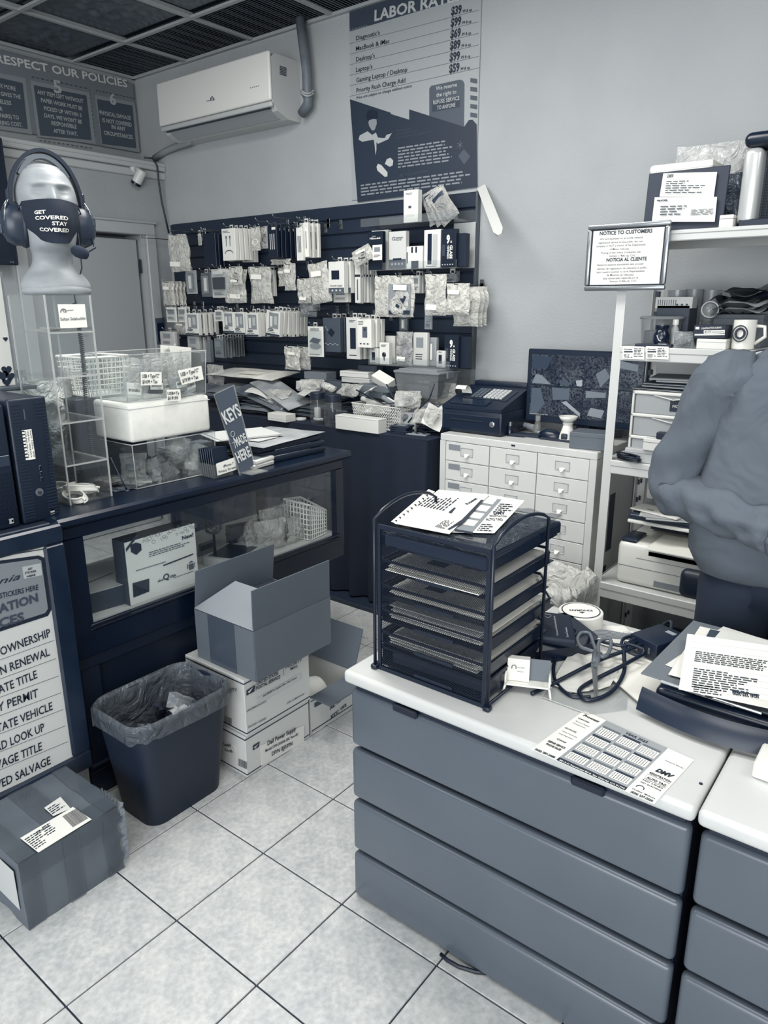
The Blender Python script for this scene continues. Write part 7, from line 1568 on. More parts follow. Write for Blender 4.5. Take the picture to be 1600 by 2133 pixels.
t,r_,hh = rl('black_jar', 'black round jar with a white tick mark on the second shelf', 'jar',(1362,682,1396,712),2.76,S2 + .0,[(0,.0),(.6,0),(1,.25),(1,.6),(.7,.85),(.85,.95),(.85,1.1),(0,1.1)], 'body',mat(.10,.2)); mb = MB(); mb.tube([(-.008,-r_ - .001,hh*.6),(0,-r_ - .001,hh*.35),(.008,-r_ - .001,hh*.3)],.002,4); mb.build('mark',mat(.85),t)
t,r_,hh = rl('white_bottle', 'white capped bottle beside the black jar on the second shelf', 'bottle',(1398,666,1414,715),2.80,S2,[(0,0),(1,0),(1,.65),(.6,.75),(.6,.8),(0,.8)], 'body',mat(.75,.35)); mb = MB(); mb.lathe([(0,hh*.8),(r_*.8,hh*.8),(r_*.8,hh),(0,hh)],16); mb.build('cap',mat(.93,.3),t, 'auto')
cx,zt_,w,h = rect(1448,634,1482,674,2.80); t = thing('glass_jar', 'glass jar lying tipped towards the camera above the screws box', 'jar',(cx,2.86,zt_ - h/2)); mb = MB(Matrix.Rotation(.35,4, 'Z') @ Matrix.Rotation(PI/2 - .25,4, 'X')); mb.lathe([(0,-.06),(w*.4,-.06),(w*.5,-.04),(w*.5,.04),(w*.44,.05),(w*.44,.06)],22); mb.build('body',glass(.8,.3,.04),t,True); mb = MB(Matrix.Rotation(.35,4, 'Z') @ Matrix.Rotation(PI/2 - .25,4, 'X')); mb.lathe([(w*.46,.062),(w*.54,.062),(w*.54,.045),(w*.46,.045)],22,close=True); mb.build('ring',mat(.65,.3),t, 'auto')
rb((1485,655,1590,690),2.86,.16,S2,.47, 'grey_carton', 'grey flat carton under the dark bags on the second shelf', 'box'); o = bpy.data.objects['grey_carton.001']; mb = MB(); mb.box((0,0,.10),(.2,.162,.002)); mb.build('lid_seam',mat(.35),o)
for i,(px,y,v_,th) in enumerate((((1480,608,1600,660),2.90,.20,.05),((1500,590,1610,640),2.94,.45,.03),((1490,622,1600,655),2.84,.62,.02))):
    cx,zt_,w,h = rect(*px,y); t = thing('folded_bag',['dark shiny bag piled on the grey carton of the second shelf', 'grey folder on top of the dark bag on the second shelf', 'pale folded sheet in front of the dark bag on the second shelf'][i], 'bag',(cx,y + .05,zt_ - .02)); t.rotation_euler = (0,-.18,0)
    mb = MB(); mb.sheet(lambda u,v: ((u - .5)*w,(v - .5)*.2,.02*noise.noise(V((u*3,v*3,i))) + .012*math.sin(u*5 + v*4)),16,8,(0,0,-th)); mb.build('film',mat(v_,.25,0, 'worn',1,.05),t, 'auto')
t,w,h = rb((1451,707,1513,725),2.70,.07,S2,.93, 'small_carton', 'plain white carton under the black screws box at the shelf edge', 'box'); seam(t,w,.07,h,.8)
hb_ = h; t,w,h = rb((1444,678,1512,707),2.71,.08,S2 + hb_ + .001,.10, 'screws_carton', 'black carton of construction screws with a screw pictured, at the shelf edge', 'box')
ps2 = PY(2.7095); on(t, 'label_band',.88,lambda m_: m_.ppoly(ps2,[(1466,688),(1510,687),(1510,694),(1466,696)],.0005)); on(t, 'label_band',.88,lambda m_: m_.ppoly(ps2,[(1447,695.5),(1510,695),(1510,698),(1447,699)],.0005)); on(t, 'lettering',.92,lambda m_: (text(m_, 'CONSTRUCTION SCREWS',ps2,(1461,686),(1503,684),3.4,.02),m_.ppoly(ps2,[(1449,681),(1457,681),(1457,686),(1449,686)],.0008))); on(t, 'screw_picture',.1,lambda m_: m_.tube([ps2.hit(1483,691.5),ps2.hit(1508,691)],.0012,4)); on(t, 'lettering',.15,lambda m_: text(m_, '#8 x 2-1/2',ps2,(1468,693),(1481,692),3,.02))
t,r_,hh = rl('coffee_mug', 'white mug with a round dark coffee shop emblem on the second shelf', 'mug',(1527,667,1575,715),2.76,S2,[(0,0),(.92,0),(1,.03),(1,1),(.93,1),(.9,.08),(0,.08)], 'body',mat(.95,.2),30)
mb = MB(); pm = V((-.005,-r_ - .002,hh*.55)); mb.tube([pm + V((.023*math.cos(a),0,.026*math.sin(a))) for a in np.linspace(0,2*PI,20,endpoint=False)],.0022,5,closed=True); mb.tube([pm + V((.014*math.cos(a),0,.016*math.sin(a))) for a in np.linspace(0,2*PI,16,endpoint=False)],.004,5,closed=True); mb.build('emblem',mat(.18),t)
mb = MB(); mb.tube([(r_,0,hh*.8),(r_ + .025,0,hh*.78),(r_ + .03,0,hh*.45),(r_,0,hh*.2)],.006,8); mb.build('handle',mat(.95,.2),t,True)
cx,zt_,w,h = rect(1405,690,1448,728,2.72); t = thing('parts_bag', 'small clear bag of screws hanging over the front edge of the second shelf', 'bag',(cx,2.715,zt_)); mb = MB(); pouch(mb,w,h,.03,61); mb.build('film',mat(.65,.15,0, 'crinkle',1,.15,.6),t,True)
bxo('flat_tool', 'thin dark ruler-like tool lying at the front of the second shelf', 'tool',RX0 + .14,2.735,S2 + .001,.13,.03,.010,.15,.05); mb = MB(); mb.box((.03,0,.0105),(.03,.02,.001)); mb.build('print_label',PAPER,bpy.data.objects['flat_tool'])
pl2 = PY(RY0 - .0095)
for i,px in enumerate(((1297,1342),(1346,1393))):
    t = thing('shelf_label',['left printed price label in a clear sleeve on the second shelf edge', 'right printed price label in a clear sleeve on the second shelf edge'][i], 'label',pl2.hit(px[0],748)); mb = MB(); mb.prism([pl2.hit(*p) for p in ((px[0],747),(px[1],749),(px[1],722),(px[0],721))],(0,.001,0)); mb.build('card',mat(.93),t,world=True)
    mb = MB(); lines(mb,pl2,(px[0] + 24,725),(px[1] - 2,725),(px[0] + 23,744),6,frac=(.6,1),off=.0005,words=3,seed=i); lines(mb,pl2,(px[0] + 3,737),(px[0] + 21,738),(px[0] + 3,745),3,frac=(.5,1),off=.0005,words=2,seed=i + 4); mb.ppoly(pl2,[(px[0] + 3,731),(px[0] + 21,731),(px[0] + 21,734),(px[0] + 3,734)],.0006); text(mb, 'Prowest',pl2,(px[0] + 3,729),(px[0] + 20,729),3,.03,.2,off=.0006); mb.build('lettering',mat(.2),t,world=True)
# --- third shelf
cx,zt_,w,h = rect(1318,818,1440,940,2.74); w = .30; x0 = at(1318,818,y=2.74).x; hh = zt_ - S3; t = thing('drawer_tower', 'white plastic drawer tower with translucent fronts on the third shelf', 'drawer unit',(x0 + w/2,2.74 + .13,S3 + .001))
mb = MB()
for s in (-1,1): mb.box((s*(w/2 - .004),0,hh/2),(.008,.26,hh),.002)
for k in range(4): mb.box((0,0,.006 + k*(hh - .012)/3),(w,.26,.012),.003)
mb.box((0,.128,hh/2),(w,.004,hh)); mb.build('frame',mat(.90,.4),t)
for k in range(3):
    z = (k + .5)*(hh - .012)/3 + .006; mb = MB(); mb.box((0,-.118,z),(w - .022,.012,(hh - .05)/3),.003); o = mb.build('drawer',mat(.72,.35,0, '',1,.1,.9),t); mb = MB(); mb.tube([(-.07,-.126,.035),(0,-.128,.022),(.07,-.126,.035)],.003,5); p = mb.build('handle',mat(.85,.4),o,True); p.location = (0,0,z)
mb = MB(); mb.box((.04,-.1255,hh*.83),(.10,.001,.045)); mb.build('label_card',mat(.12),t); mb = MB(); mb.box((.05,-.1265,hh*.845),(.06,.001,.015)); textl(mb, 'MODEM',(.0,-.1265,hh*.80),(1,0,0),(0,0,1),.05,.010,.02); mb.build('lettering',mat(.85),t)
for k,(dz,v_,w2) in enumerate(((0,.30,.30),(.012,.5,.26),(.022,.22,.28),(.034,.65,.22),(.042,.55,.3))): t = bxo('folder',['lowest dark folder on the plastic drawers', 'grey folder second from bottom on the plastic drawers', 'black folder in the middle of the pile on the plastic drawers', 'pale booklet in the pile on the plastic drawers', 'topmost grey sheet pile on the plastic drawers'][k], 'folder',x0 + .15 + .01*k,2.86,S3 + hh + .002 + dz,w2,.2,.008,v_,.08*(k - 2),.001); seam(t,w2,.2,.008,.8,.4)
rk3 = [((1285,944,1380,975),2.705,.08,.84, 'document_tray', 'grey paper tray on the edge of the third shelf',0),((1282,960,1335,972),2.70,.05,.10, 'cable_clump', 'black wires bunched on the left edge of the third shelf',0)]
t = bxo('document_tray', 'pale long carton lying on the edge of the third shelf', 'box',x0 + .13,2.735,S3 + .001,.26,.05,.05,.78,-.03); seam(t,.26,.05,.05,.6)
t = thing('cable_clump', 'black wires bunched at the left edge of the third shelf', 'cables',(x0 + .02,2.70,S3 + .005)); 
for q in range(4): mb = MB(); mb.tube([(.05*math.sin(k*.7 + q),.02*math.cos(k*.9 + q),.004 + .007*q) for k in range(12)],.003,5); mb.build('cable',mat(.08,.3),t,True)
t = bxo('mp_carton', 'small black carton with white lettering on the third shelf', 'box',x0 + .16,2.715,S3 + .10,.09,.03,.024,.10,0); mb = MB(); textl(mb, 'MP',(-.012,-.0165,.008),(1,0,0),(0,0,1),.022,.009,.03); mb.build('lettering',mat(.9),t)
bxo('white_packet', 'white packet between the black carton and the pale long carton', 'packet',x0 + .14,2.72,S3 + .0525,.14,.04,.045,.88,0); seam(bpy.data.objects['white_packet'],.14,.04,.045)
# --- fourth shelf: printer
cxp = RX0 + .075; pw = .41; t = thing('white_printer', 'white desktop printer with paper in its output tray on the lowest shelf', 'printer',(cxp + pw/2,2.92,S4 + .001)); ph = at(1280,1120,y=2.72).z - S4; pm_ = mat(.93,.35)
mb = MB(); mb.box((0,0,ph*.47),(pw,.38,ph*.94),.022,4); mb.build('body',pm_,t, 'auto')
mb = MB(); mb.box((0,-.1905,ph*.42),(pw - .01,.0015,.0015)); mb.box((.02,-.1905,ph*.63),(pw*.72,.0015,.0012)); mb.build('panel_gap',mat(.45),t)
mb = MB(); mb.box((.06,-.186,ph*.15),(pw*.55,.010,.028),.003); mb.build('tray_grip',mat(.6,.5),t); mb = MB(); mb.box((.05,-.155,ph*.80),(pw*.66,.07,ph*.18),.004); mb.build('output_recess',mat(.80,.5),t)
for k in range(3): mb = MB(); mb.box((.055 - .004*k,-.11 - .02*k,ph*(.92 + .035*k)),(.24,.22,.006),.001); mb.build('paper_sheet',PAPER,t)
mb = MB(); mb.box((-pw*.40,-.12,ph*.955),(.06,.12,.02),.006,2); mb.build('control_panel',mat(.22,.25),t, 'auto')
mb = MB(); mb.box((.02,-.01,ph + .075),(pw*.96,.36,.014),.006,2); mb.build('scanner_base',pm_,t, 'auto'); mb = MB(); mb.box((.02,-.01,ph + .093),(pw*.95,.35,.024),.008,3); mb.build('scanner_lid',mat(.20,.25),t, 'auto'); mb = MB(); mb.box((.02,.08,ph + .033),(pw*.8,.14,.07)); mb.build('scanner_neck',mat(.10,.4),t)
zz = S4 + ph + .107
paperstack('loose_papers', 'loose printed sheets on top of the printer on the lowest shelf', 'papers',cxp + .17,2.86,zz,.22,.26,3,.80,.3,.02)
t = bxo('envelope_stack', 'white window envelopes lying on the printer beside the elbow', 'envelopes',cxp + .13,2.80,zz + .005,.20,.10,.006,.93,-.25,.001); mb = MB(); mb.box((-.03,-.02,.0065),(.03,.006,.0006)); mb.build('print',mat(.3),t)
t = bxo('second_printer', 'white office machine behind the printer on the lowest shelf', 'printer',cxp + .12,3.04,zz + .0,.22,.13,.11,.88,0,.015); mb = MB(); mb.box((0,-.066,.05),(.2,.001,.002)); mb.build('panel_gap',mat(.4),t)
t = thing('black_hose_coil', 'black coiled cable on top of the office machine under the third shelf', 'cable',(cxp + .2,3.0,zz + .125)); mb = MB(); coil(mb,(0,0,0),.05,3,.008,3,None,.8,.006); mb.build('cable',mat(.08,.3),t,True)
t = thing('film_roll_bag', 'crumpled grey plastic sheeting on the floor under the lowest shelf', 'plastic sheet',(-.62,2.85,0)); mb = MB(); mb.grid(lambda u,v: ((u - .5)*.7,(v - .5)*.4,.02 + .24*math.sin(u*PI)*math.sin(v*PI)*(1 + .5*noise.noise(V((u*4,v*4,1))))*.8),24,16); mb.build('film',mat(.42,.2,0, 'crinkle',.7,.08),t,True)
# ================================================================== mesh letter tray on the desk
bk2 = mat(.07,.32); OX0,OX1,OY0,OY1 = -1.000,-.697,1.247,1.50; OT = 1.06
ZE = ZD + .0005
t = thing('letter_tray', 'black wire mesh letter tray tower stuffed with papers on the near desk', 'letter tray',((OX0 + OX1)/2,(OY0 + OY1)/2,ZE)); ox,oy = t.location.x,t.location.y
W_,D_ = OX1 - OX0,OY1 - OY0; TH = OT - ZE
for sx in (-1,1):
    x = sx*(W_/2 + .006); mb = MB()
    pts = [(x,-D_/2,.004),(x,-D_/2,TH + .012)] + [(x,-D_/2 + D_*k/8 ,TH + .018 + .026*math.sin(PI*k/8)) for k in range(1,8)] + [(x,D_/2,TH + .012),(x,D_/2,.004)]
    mb.tube(pts,.0042,8); mb.tube([(x,-D_/2,.012),(x,D_/2,.012)],.004,8); mb.build('side_frame',bk2,t,True)
    for sy in (-1,1): mb = MB(); mb.box((x,sy*D_/2,.006),(.018,.018,.012),.004,2); mb.build('foot',bk2,t, 'auto')
# rear panel facing the camera: frame and woven wire
yf = -D_/2 + .004; mb = MB()
for x in (-W_/2 + .006,W_/2 - .006): mb.box((x,yf,TH/2),(.009,.005,TH))
for z in (.006,TH - .004): mb.box((0,yf,z),(W_ - .004,.006,.010))
mb.build('panel_frame',bk2,t)
mb = MB(); p_ = .0060; n_ = int((W_ + TH)/p_); xa,xb,za,zb = -W_/2 + .008,W_/2 - .008,.01,TH - .008
for sgn in (1,-1):
    for k in range(n_ + 1):
        c0 = k * p_   # line z = za + c0 - sgn*(x - x0)
        xs_ = xa if sgn > 0 else xb; q = []
        x1,z1 = xs_,za + c0
        if z1 > zb: x1,z1 = xs_ + sgn*(z1 - zb),zb
        x2,z2 = xs_ + sgn*c0,za
        if (x2 - xb)*sgn > 0 and sgn > 0: x2,z2 = xb,za + c0 - (xb - xs_)
        if sgn < 0 and x2 < xa: x2,z2 = xa,za + c0 - (xs_ - xa)
        if (x1 - (xb if sgn > 0 else xa))*sgn >= 0: continue
        A,B = V((x1,yf,z1)),V((x2,yf,z2)); d = (B - A).normalized(); s = V((d.z,0,-d.x))*.00036; o_ = V((0,.0008,0))
        mb.add([A - s,A + s,B + s,B - s,A - s + o_,A + s + o_,B + s + o_,B - s + o_],[(0,1,2,3),(7,6,5,4)])
o = mb.build('wire_mesh',bk2,t,kind='stuff')
lev = [.015,.072,.130,.192,.255,.318]
for i,z in enumerate(lev):
    ext = (.10,.06,.09,.05,.07,.08)[i]; y0,y1 = -D_/2 + .008,D_/2 + ext
    mb = MB(); mb.box((0,(y0 + y1)/2,z),(W_ - .012,y1 - y0,.002)); zt2 = z + (.045 if i == 0 else .028)
    mb.tube([(-W_/2 + .006,y0,zt2),(W_/2 - .006,y0,zt2),(W_/2 - .006,y1 - .03,zt2),(W_/2 - .03,y1,zt2),(-W_/2 + .03,y1,zt2),(-W_/2 + .006,y1 - .03,zt2)],.0036,6,closed=True)
    for s in (-1,1): mb.box((s*(W_/2 - .007),(y0 + y1)/2 - .01,(z + zt2)/2),(.0012,y1 - y0 - .03,zt2 - z))
    mb.box((.01,y0 - .003,z + .003),(W_*.35,.004,.008)); mb.build('tray',bk2,t)
rp = random.Random(12)
for i,z in enumerate(lev[1:-1],1):
    n = (0,9,16,8,10)[i]
    for k in range(n):
        if z + .004 + k*.0023 > lev[i + 1] - .004: break
        w2,d2 = rp.uniform(.235,.262),rp.uniform(.26,.285); q = thing('paper_sheet' if 0 else 'letter_papers', '%s paper in the %s tier of the mesh letter tray' % (('lowest', 'second', 'third', 'fourth', 'fifth', 'sixth', 'seventh', 'eighth', 'ninth', 'tenth', 'eleventh', 'twelfth', 'thirteenth', 'fourteenth', 'fifteenth', 'sixteenth')[k],('', 'second', 'third', 'fourth', 'fifth')[i]), 'paper',(ox + rp.uniform(-.008,.008),oy + .018 + rp.uniform(-.0,.04),ZE + z + .003 + k*.0023),rp.uniform(-.025,.025), 'papers in the letter tray')
        mb = MB(); mb.box((0,0,0),(w2,d2,.0016)); mb.build('sheet',mat((.95,.88,.97,.8)[(k + i) % 4],.6),q)
        if k == n - 1 or k % 4 == 3:
            mb = MB(); mb.box((-.03,-.08,.001),(.05,.04,.0006)); mb.box((.05,-.05,.001),(.05,.04,.0006)); mb.build('print',mat(.3),q)
bxo('tray_folder', 'dark folder and tools lying in the bottom tier of the letter tray', 'folder',ox,oy + .02,ZE + .018,.25,.24,.03,.12,.04); seam(bpy.data.objects['tray_folder'],.25,.24,.03,.3)
# plastic sleeve and forms on top
zt3 = ZE + lev[-1] + .031
bxo('black_binder', 'black binder lying on the top tier of the letter tray', 'binder',ox + .01,oy + .045,ZE + lev[-1] + .003,.275,.345,.030,.10,-.02,.004,rough=.25); mb = MB(); mb.box((0,0,.0305),(.26,.32,.001)); mb.build('cover_pocket',mat(.14,.12),bpy.data.objects['black_binder'])
t = thing('plastic_sleeve', 'crinkled clear plastic sleeve over the binder on the letter tray', 'sleeve',(ox + .01,oy + .05,zt3 + .006)); mb = MB(); mb.sheet(lambda u,v: ((u - .5)*.27,(v - .5)*.36,.004*noise.noise(V((u*8,v*8,1))) + .004 + .02*max(0,v - .85)),26,26,(0,0,-.0006)); mb.build('film',mat(.35,.12,0, 'crinkle',1,.1,.35),t,True)
pz3 = PZ(zt3 + .013)
def flat(name,label,cat,z,pts,v,th=.001,group=None):
    pl_ = PZ(z); P_ = [pl_.hit(*p) for p in pts]; c = sum(P_,V())/len(P_); t = thing(name,label,cat,c,0,group); mb = MB(); mb.prism([p - c for p in P_][::-1],(0,0,-th)); mb.build('sheet',mat(v,.6),t); return t,pl_
zf = zt3 + .014
t,pl_ = flat('promo_calendar', 'small promotional calendar under the white form on top of the letter tray', 'calendar',zf,[(930,1108),(1008,1028),(1093,1043),(1030,1110)],.93)
on(t, 'grey_field',.6,lambda m_: m_.ppoly(pl_,[(945,1103),(1000,1036),(1045,1040),(985,1108)],.0006))
for k in range(4): on(t, 'month_block',.93,lambda m_: m_.ppoly(pl_,[(962 + 14*k,1092 - 15*k),(987 + 13*k,1096 - 15*k),(997 + 13*k,1085 - 15*k),(972 + 14*k,1081 - 15*k)],.0012))
on(t, 'lettering',.12,lambda m_: (text(m_, 'DMV',pl_,(1028,1071),(1055,1071),6,.05,.3),text(m_, 'REGISTRATION',pl_,(1020,1076),(1056,1077),3.5,.02),text(m_, 'AUTO TAG',pl_,(1013,1084),(1048,1084),5,.02),m_.ppoly(pl_,[(950,1102),(985,1108),(984,1112),(946,1106)],.0012),lines(m_,pl_,(1042,1048),(1080,1050),(1030,1064),4,frac=(.6,1),words=5),lines(m_,pl_,(1004,1090),(1038,1092),(992,1106),4,frac=(.6,1),words=5)))
t,pl_ = flat('order_form', 'white printed form with dark bars lying on top of the letter tray', 'form',zf + .004,[(822,1090),(914,1020),(1020,1030),(936,1112)],.98)
on(t, 'lettering',.15,lambda m_: (m_.ppoly(pl_,[(1002,1041),(1008,1041),(980,1072),(968,1087),(936,1104),(932,1102),(962,1082),(974,1070)],.0006),m_.ppoly(pl_,[(934,1067),(946,1057),(950,1058),(940,1070)],.0006),text(m_, 'Prowest',pl_,(975,1051),(996,1038),6,.04,.2),lines(m_,pl_,(868,1052),(905,1026),(926,1064),9,frac=(.5,1),words=5,seed=3),lines(m_,pl_,(905,1097),(930,1080),(925,1102),6,frac=(.6,1),words=4,seed=5)))
on(t, 'rule_line',.6,lambda m_: [m_.tube([pl_.hit(850 + 9*k,1090 - 6.5*k + 3),pl_.hit(900 + 9*k,1097 - 6.5*k)],.0003,3) for k in range(8)])
t,pl_ = flat('barcode_strip', 'white strip of printing beside the form on the letter tray', 'paper',zf + .001,[(815,1086),(893,1019),(906,1024),(830,1092)],.95)
on(t, 'lettering',.12,lambda m_: [m_.ppoly(pl_,[(822 + 8*k + i*1.5,1083 - 6.6*k),(824 + 8*k + i*1.5,1083 - 6.6*k),(828 + 8*k,1087 - 6.6*k),(826 + 8*k,1087 - 6.6*k)],.0006) for k in range(9) for i in (0,2)])
t,pl_ = flat('curled_sheet', 'white sheet corner under the sleeve at the front of the letter tray', 'paper',zt3 + .004,[(948,1118),(1012,1132),(1014,1122),(955,1115)],.9,.003); on(t, 'print',.5,lambda m_: m_.ppoly(pl_,[(965,1120),(985,1124),(985,1122),(966,1119)],.0006))

# ================================================================== things on the desk
def ond(px,py,z=None): return at(px,py,z=ZE if z is None else z)
# calendar with printing
pl_ = PZ(ZE + .0012); cq = [(1217,1480),(1446,1583),(1363,1674),(1107,1560)]
def Q(u, v):   # u along the long side from the left strip to the right, v down the short side
    a = V(cq[0]).lerp(V(cq[1]),u); b = V(cq[3]).lerp(V(cq[2]),u); return tuple(a.lerp(b,v))
t,_ = flat('year_calendar', 'printed year 2025 calendar sheet lying on the near edge of the white desk', 'calendar',ZE + .0012,cq,.97,.001)
on(t, 'grey_field',.68,lambda m_: m_.ppoly(pl_,[Q(.20,0),Q(.76,0),Q(.76,.93),Q(.20,.93)],.0004)); on(t, 'dark_band',.15,lambda m_: m_.ppoly(pl_,[Q(.20,.93),Q(.76,.93),Q(.76,1),Q(.20,1)],.0004))
for c_ in range(3):
    for r_ in range(4):
        u0,v0 = .225 + .18*c_,.10 + .205*r_; mb = MB(); mb.ppoly(pl_,[Q(u0,v0 + .04),Q(u0 + .155,v0 + .04),Q(u0 + .155,v0 + .175),Q(u0,v0 + .175)],.0008); mb.build('month_block',mat(.97),t,world=True)
        mb = MB(); mb.ppoly(pl_,[Q(u0,v0),Q(u0 + .155,v0),Q(u0 + .155,v0 + .04),Q(u0,v0 + .04)],.0008); mb.build('month_heading',mat(.22 if (c_ + r_) % 2 else .5),t,world=True)
        mb = MB()
        for a in range(7):
            for b in range(5): mb.ppoly(pl_,[Q(u0 + .010 + .020*a,v0 + .055 + .023*b),Q(u0 + .020 + .020*a,v0 + .055 + .023*b),Q(u0 + .020 + .020*a,v0 + .066 + .023*b),Q(u0 + .010 + .020*a,v0 + .066 + .023*b)],.0012)
        mb.build('day_numbers',mat(.4),t,world=True)
def qt(m_,s,u0,u1,v,h,bo=.02,sh=0):
    A,B = pl_.hit(*Q(u0,v),.001),pl_.hit(*Q(u1,v),.001); textl(m_,s,A,B - A,pl_.n.cross((B - A).normalized()),(B - A).length,h,bo,sh)
on(t, 'lettering',.12,lambda m_: [qt(m_,*a) for a in (('YEAR 2025',.40,.60,.075,.008,.02),('Prowest',.03,.17,.09,.008,.03,.25),('COMPUTERS',.02,.12,.17,.0045),('All Sorts of Repairs',.03,.15,.23,.0028),('LCD Laptop Screen',.03,.14,.28,.0028),('CELLPHONES',.02,.12,.42,.0045),('Unlock, Accessories',.03,.16,.49,.0028),('Screen Replacement',.03,.15,.55,.0028),('Cricut',.06,.14,.66,.005,.03,.3),('REPAIR SERVICE',.03,.17,.76,.006,.04),('PHONE SALES',.04,.16,.82,.006,.04),('(626) 287-2088',.02,.18,.985,.006,.04),('Insurance Quotes',.82,.98,.22,.004,.01),('DMV',.82,.97,.46,.012,.05,.3),('REGISTRATION',.80,.98,.54,.006,.03),('AUTO TAG',.81,.97,.64,.007,.03),('NO LINES',.80,.97,.70,.004,.02),('NO WAITING',.80,.97,.75,.004,.02),('Certified',.79,.87,.92,.004),('Medicare',.89,.98,.92,.004),('(626) 237-2020',.80,.98,.985,.006,.04))] + [m_.tube([pl_.hit(*Q(.83 + .03*math.cos(a),.84 + .04*math.sin(a)),.001) for a in np.linspace(PI*.9,PI*2.1,12)],.0008,4),m_.tube([pl_.hit(*Q(*p),.001) for p in ((.80,.56),(.98,.56),(.98,.66),(.80,.66))],.0004,4,closed=True)])
on(t, 'lettering',.95,lambda m_: qt(m_, '8813-D Rosemead Blvd. San Gabriel, CA 91775',.22,.75,.985,.0042,.02))
# plastic sleeves under the scissors
for i,(pts,v_,z,lab) in enumerate((([(1130,1455),(1160,1400),(1310,1440),(1305,1480),(1225,1490)],.80,.0015, 'clear plastic sleeve lying flat in front of the scissors'),([(1148,1430),(1200,1345),(1300,1380),(1270,1440),(1190,1450)],.93,.006, 'crumpled white tissue sheet under the scissors'),([(1248,1400),(1262,1385),(1330,1350),(1420,1440),(1340,1480)],.99,.009, 'plain white sheet with one corner pointing at the camera'),([(1245,1305),(1300,1305),(1340,1345),(1300,1360),(1240,1340)],.95,.002, 'white sheet under the coiled grey cable at the back of the desk'))):
    c = sum([ond(*p) for p in pts],V())/len(pts); t = thing('loose_sheet',lab, 'sheet',(c.x,c.y,ZE)); P_ = [ond(*p) - V((c.x,c.y,ZE)) for p in pts]
    vs = [V((0,0,z + .012*(i == 1)))]; rr_ = random.Random(i)
    bm = bmesh.new(); f = bm.faces.new([bm.verts.new((p.x,p.y,z)) for p in P_]); bmesh.ops.triangulate(bm,faces=[f]); bmesh.ops.subdivide_edges(bm,edges=list(bm.edges),cuts=6,use_grid_fill=True)
    for q in bm.verts: q.co.z = z + abs(noise.noise(V((q.co.x*22,q.co.y*22,i))))*(.022 if i == 1 else .004 if i in (0,) else .002)
    bm.verts.index_update(); mb = MB(); mb.add([q.co.copy() for q in bm.verts],[[q.index for q in f.verts] for f in bm.faces]); mb.add([q.co - V((0,0,.0006)) for q in bm.verts],[[q.index for q in f.verts][::-1] for f in bm.faces]); bm.free()
    mb.build('film' if i == 0 else 'sheet',glass(.85,.35,.08) if i == 0 else mat(v_,.6),t, 'auto')
    mb = MB(); A,B = P_[0],P_[-1]; mb.prism([A + V((0,0,z + .001)),B + V((0,0,z + .001)),B*.97 + V((0,0,z + .001)),A*.97 + V((0,0,z + .001))],(0,0,.0005)); mb.build('edge_fold',mat(.9),t)
# bench-shaped card holder
c = ond(1098,1440); t = thing('card_holder', 'miniature white bench holding business cards on the desk beside the letter tray', 'card holder',(c.x,c.y,ZE + .001),.42); wm = mat(.97,.35); w2,d2 = .098,.042
mb = MB()
for x in (-w2/2,w2/2):
    for y in (-d2/2,d2/2): mb.tube([(x*1.1,y*1.3,0),(x,y,.022)],.0026,6)
mb.build('leg',wm,t,kind='stuff') if 0 else None
for x in (-w2/2,w2/2):
    for y in (-d2/2,d2/2): mb = MB(); mb.tube([(x*1.1,y*1.3,0),(x,y,.022)],.0028,6); mb.build('leg',wm,t,True)
    mb = MB(); mb.tube([(x,-d2/2,.020),(x,-d2/2,.042),(x,-d2/2 + .006,.046),(x,d2/2,.046)],.0028,6); mb.build('armrest',wm,t,True)
mb = MB(); mb.box((0,0,.022),(w2,d2,.004),.001); mb.build('seat',wm,t); mb = MB(); mb.box((0,d2/2,.044),(w2,.003,.048),.001,M=Matrix.Translation((0,0,0)) @ Matrix.Rotation(-.06,4, 'X')); mb.build('backrest',wm,t)
for k in range(7): mb = MB(); mb.box((-.022,.012 - .0028*k,.052),(.050,.0016,.054),M=Matrix.Rotation(-.05,4, 'X')); mb.build('business_card',mat(.97 - .05*(k % 2)),t)
mb = MB(); mb.box((.026,.006,.052),(.046,.002,.052),M=Matrix.Rotation(-.05,4, 'X')); mb.build('business_card',mat(.5),t,label='grey business card on the right')
mb = MB(); mb.tube([(-.032 + .005*math.cos(a),-.0085,.060 + .006*math.sin(a)) for a in np.linspace(-.5,PI + .5,10)],.0008,4); textl(mb, 'Certified',(-.024,-.0085,.060),(1,0,0),(0,0,1),.016,.003); textl(mb, 'Navarre',(-.024,-.0085,.050),(1,0,0),(0,0,1),.014,.003); mb.build('lettering',mat(.3),t)
# black docking box with foam pouch
c = ond(1150,1345); t = thing('cooling_base', 'black laptop docking box with a round speaker on the desk behind the letter tray', 'electronics',(c.x - .01,c.y + .0,ZE),-.62); mb = MB(); mb.prism([(-.09,-.085,.0),(.09,-.085,0),(.09,-.085,.035),(.075,-.075,.048),(-.075,-.075,.048),(-.09,-.085,.035)],(0,.17,0)); mb.build('body',mat(.09,.35),t); mb = MB(); mb.tube([(.03 + .036*math.cos(a),.02 + .036*math.sin(a),.049) for a in np.linspace(0,2*PI,28,endpoint=False)],.003,6,closed=True); mb.build('speaker_ring',mat(.16,.4),t,True); mb = MB()
for k in range(4): mb.lathe([(0,0),(.003,0),(.003,.002),(0,.002)],8,M=Matrix.Translation((-.05 + .03*k,-.0862,.02)) @ Matrix.Rotation(PI/2,4, 'X'))
mb.build('port',mat(.45,.3),t)
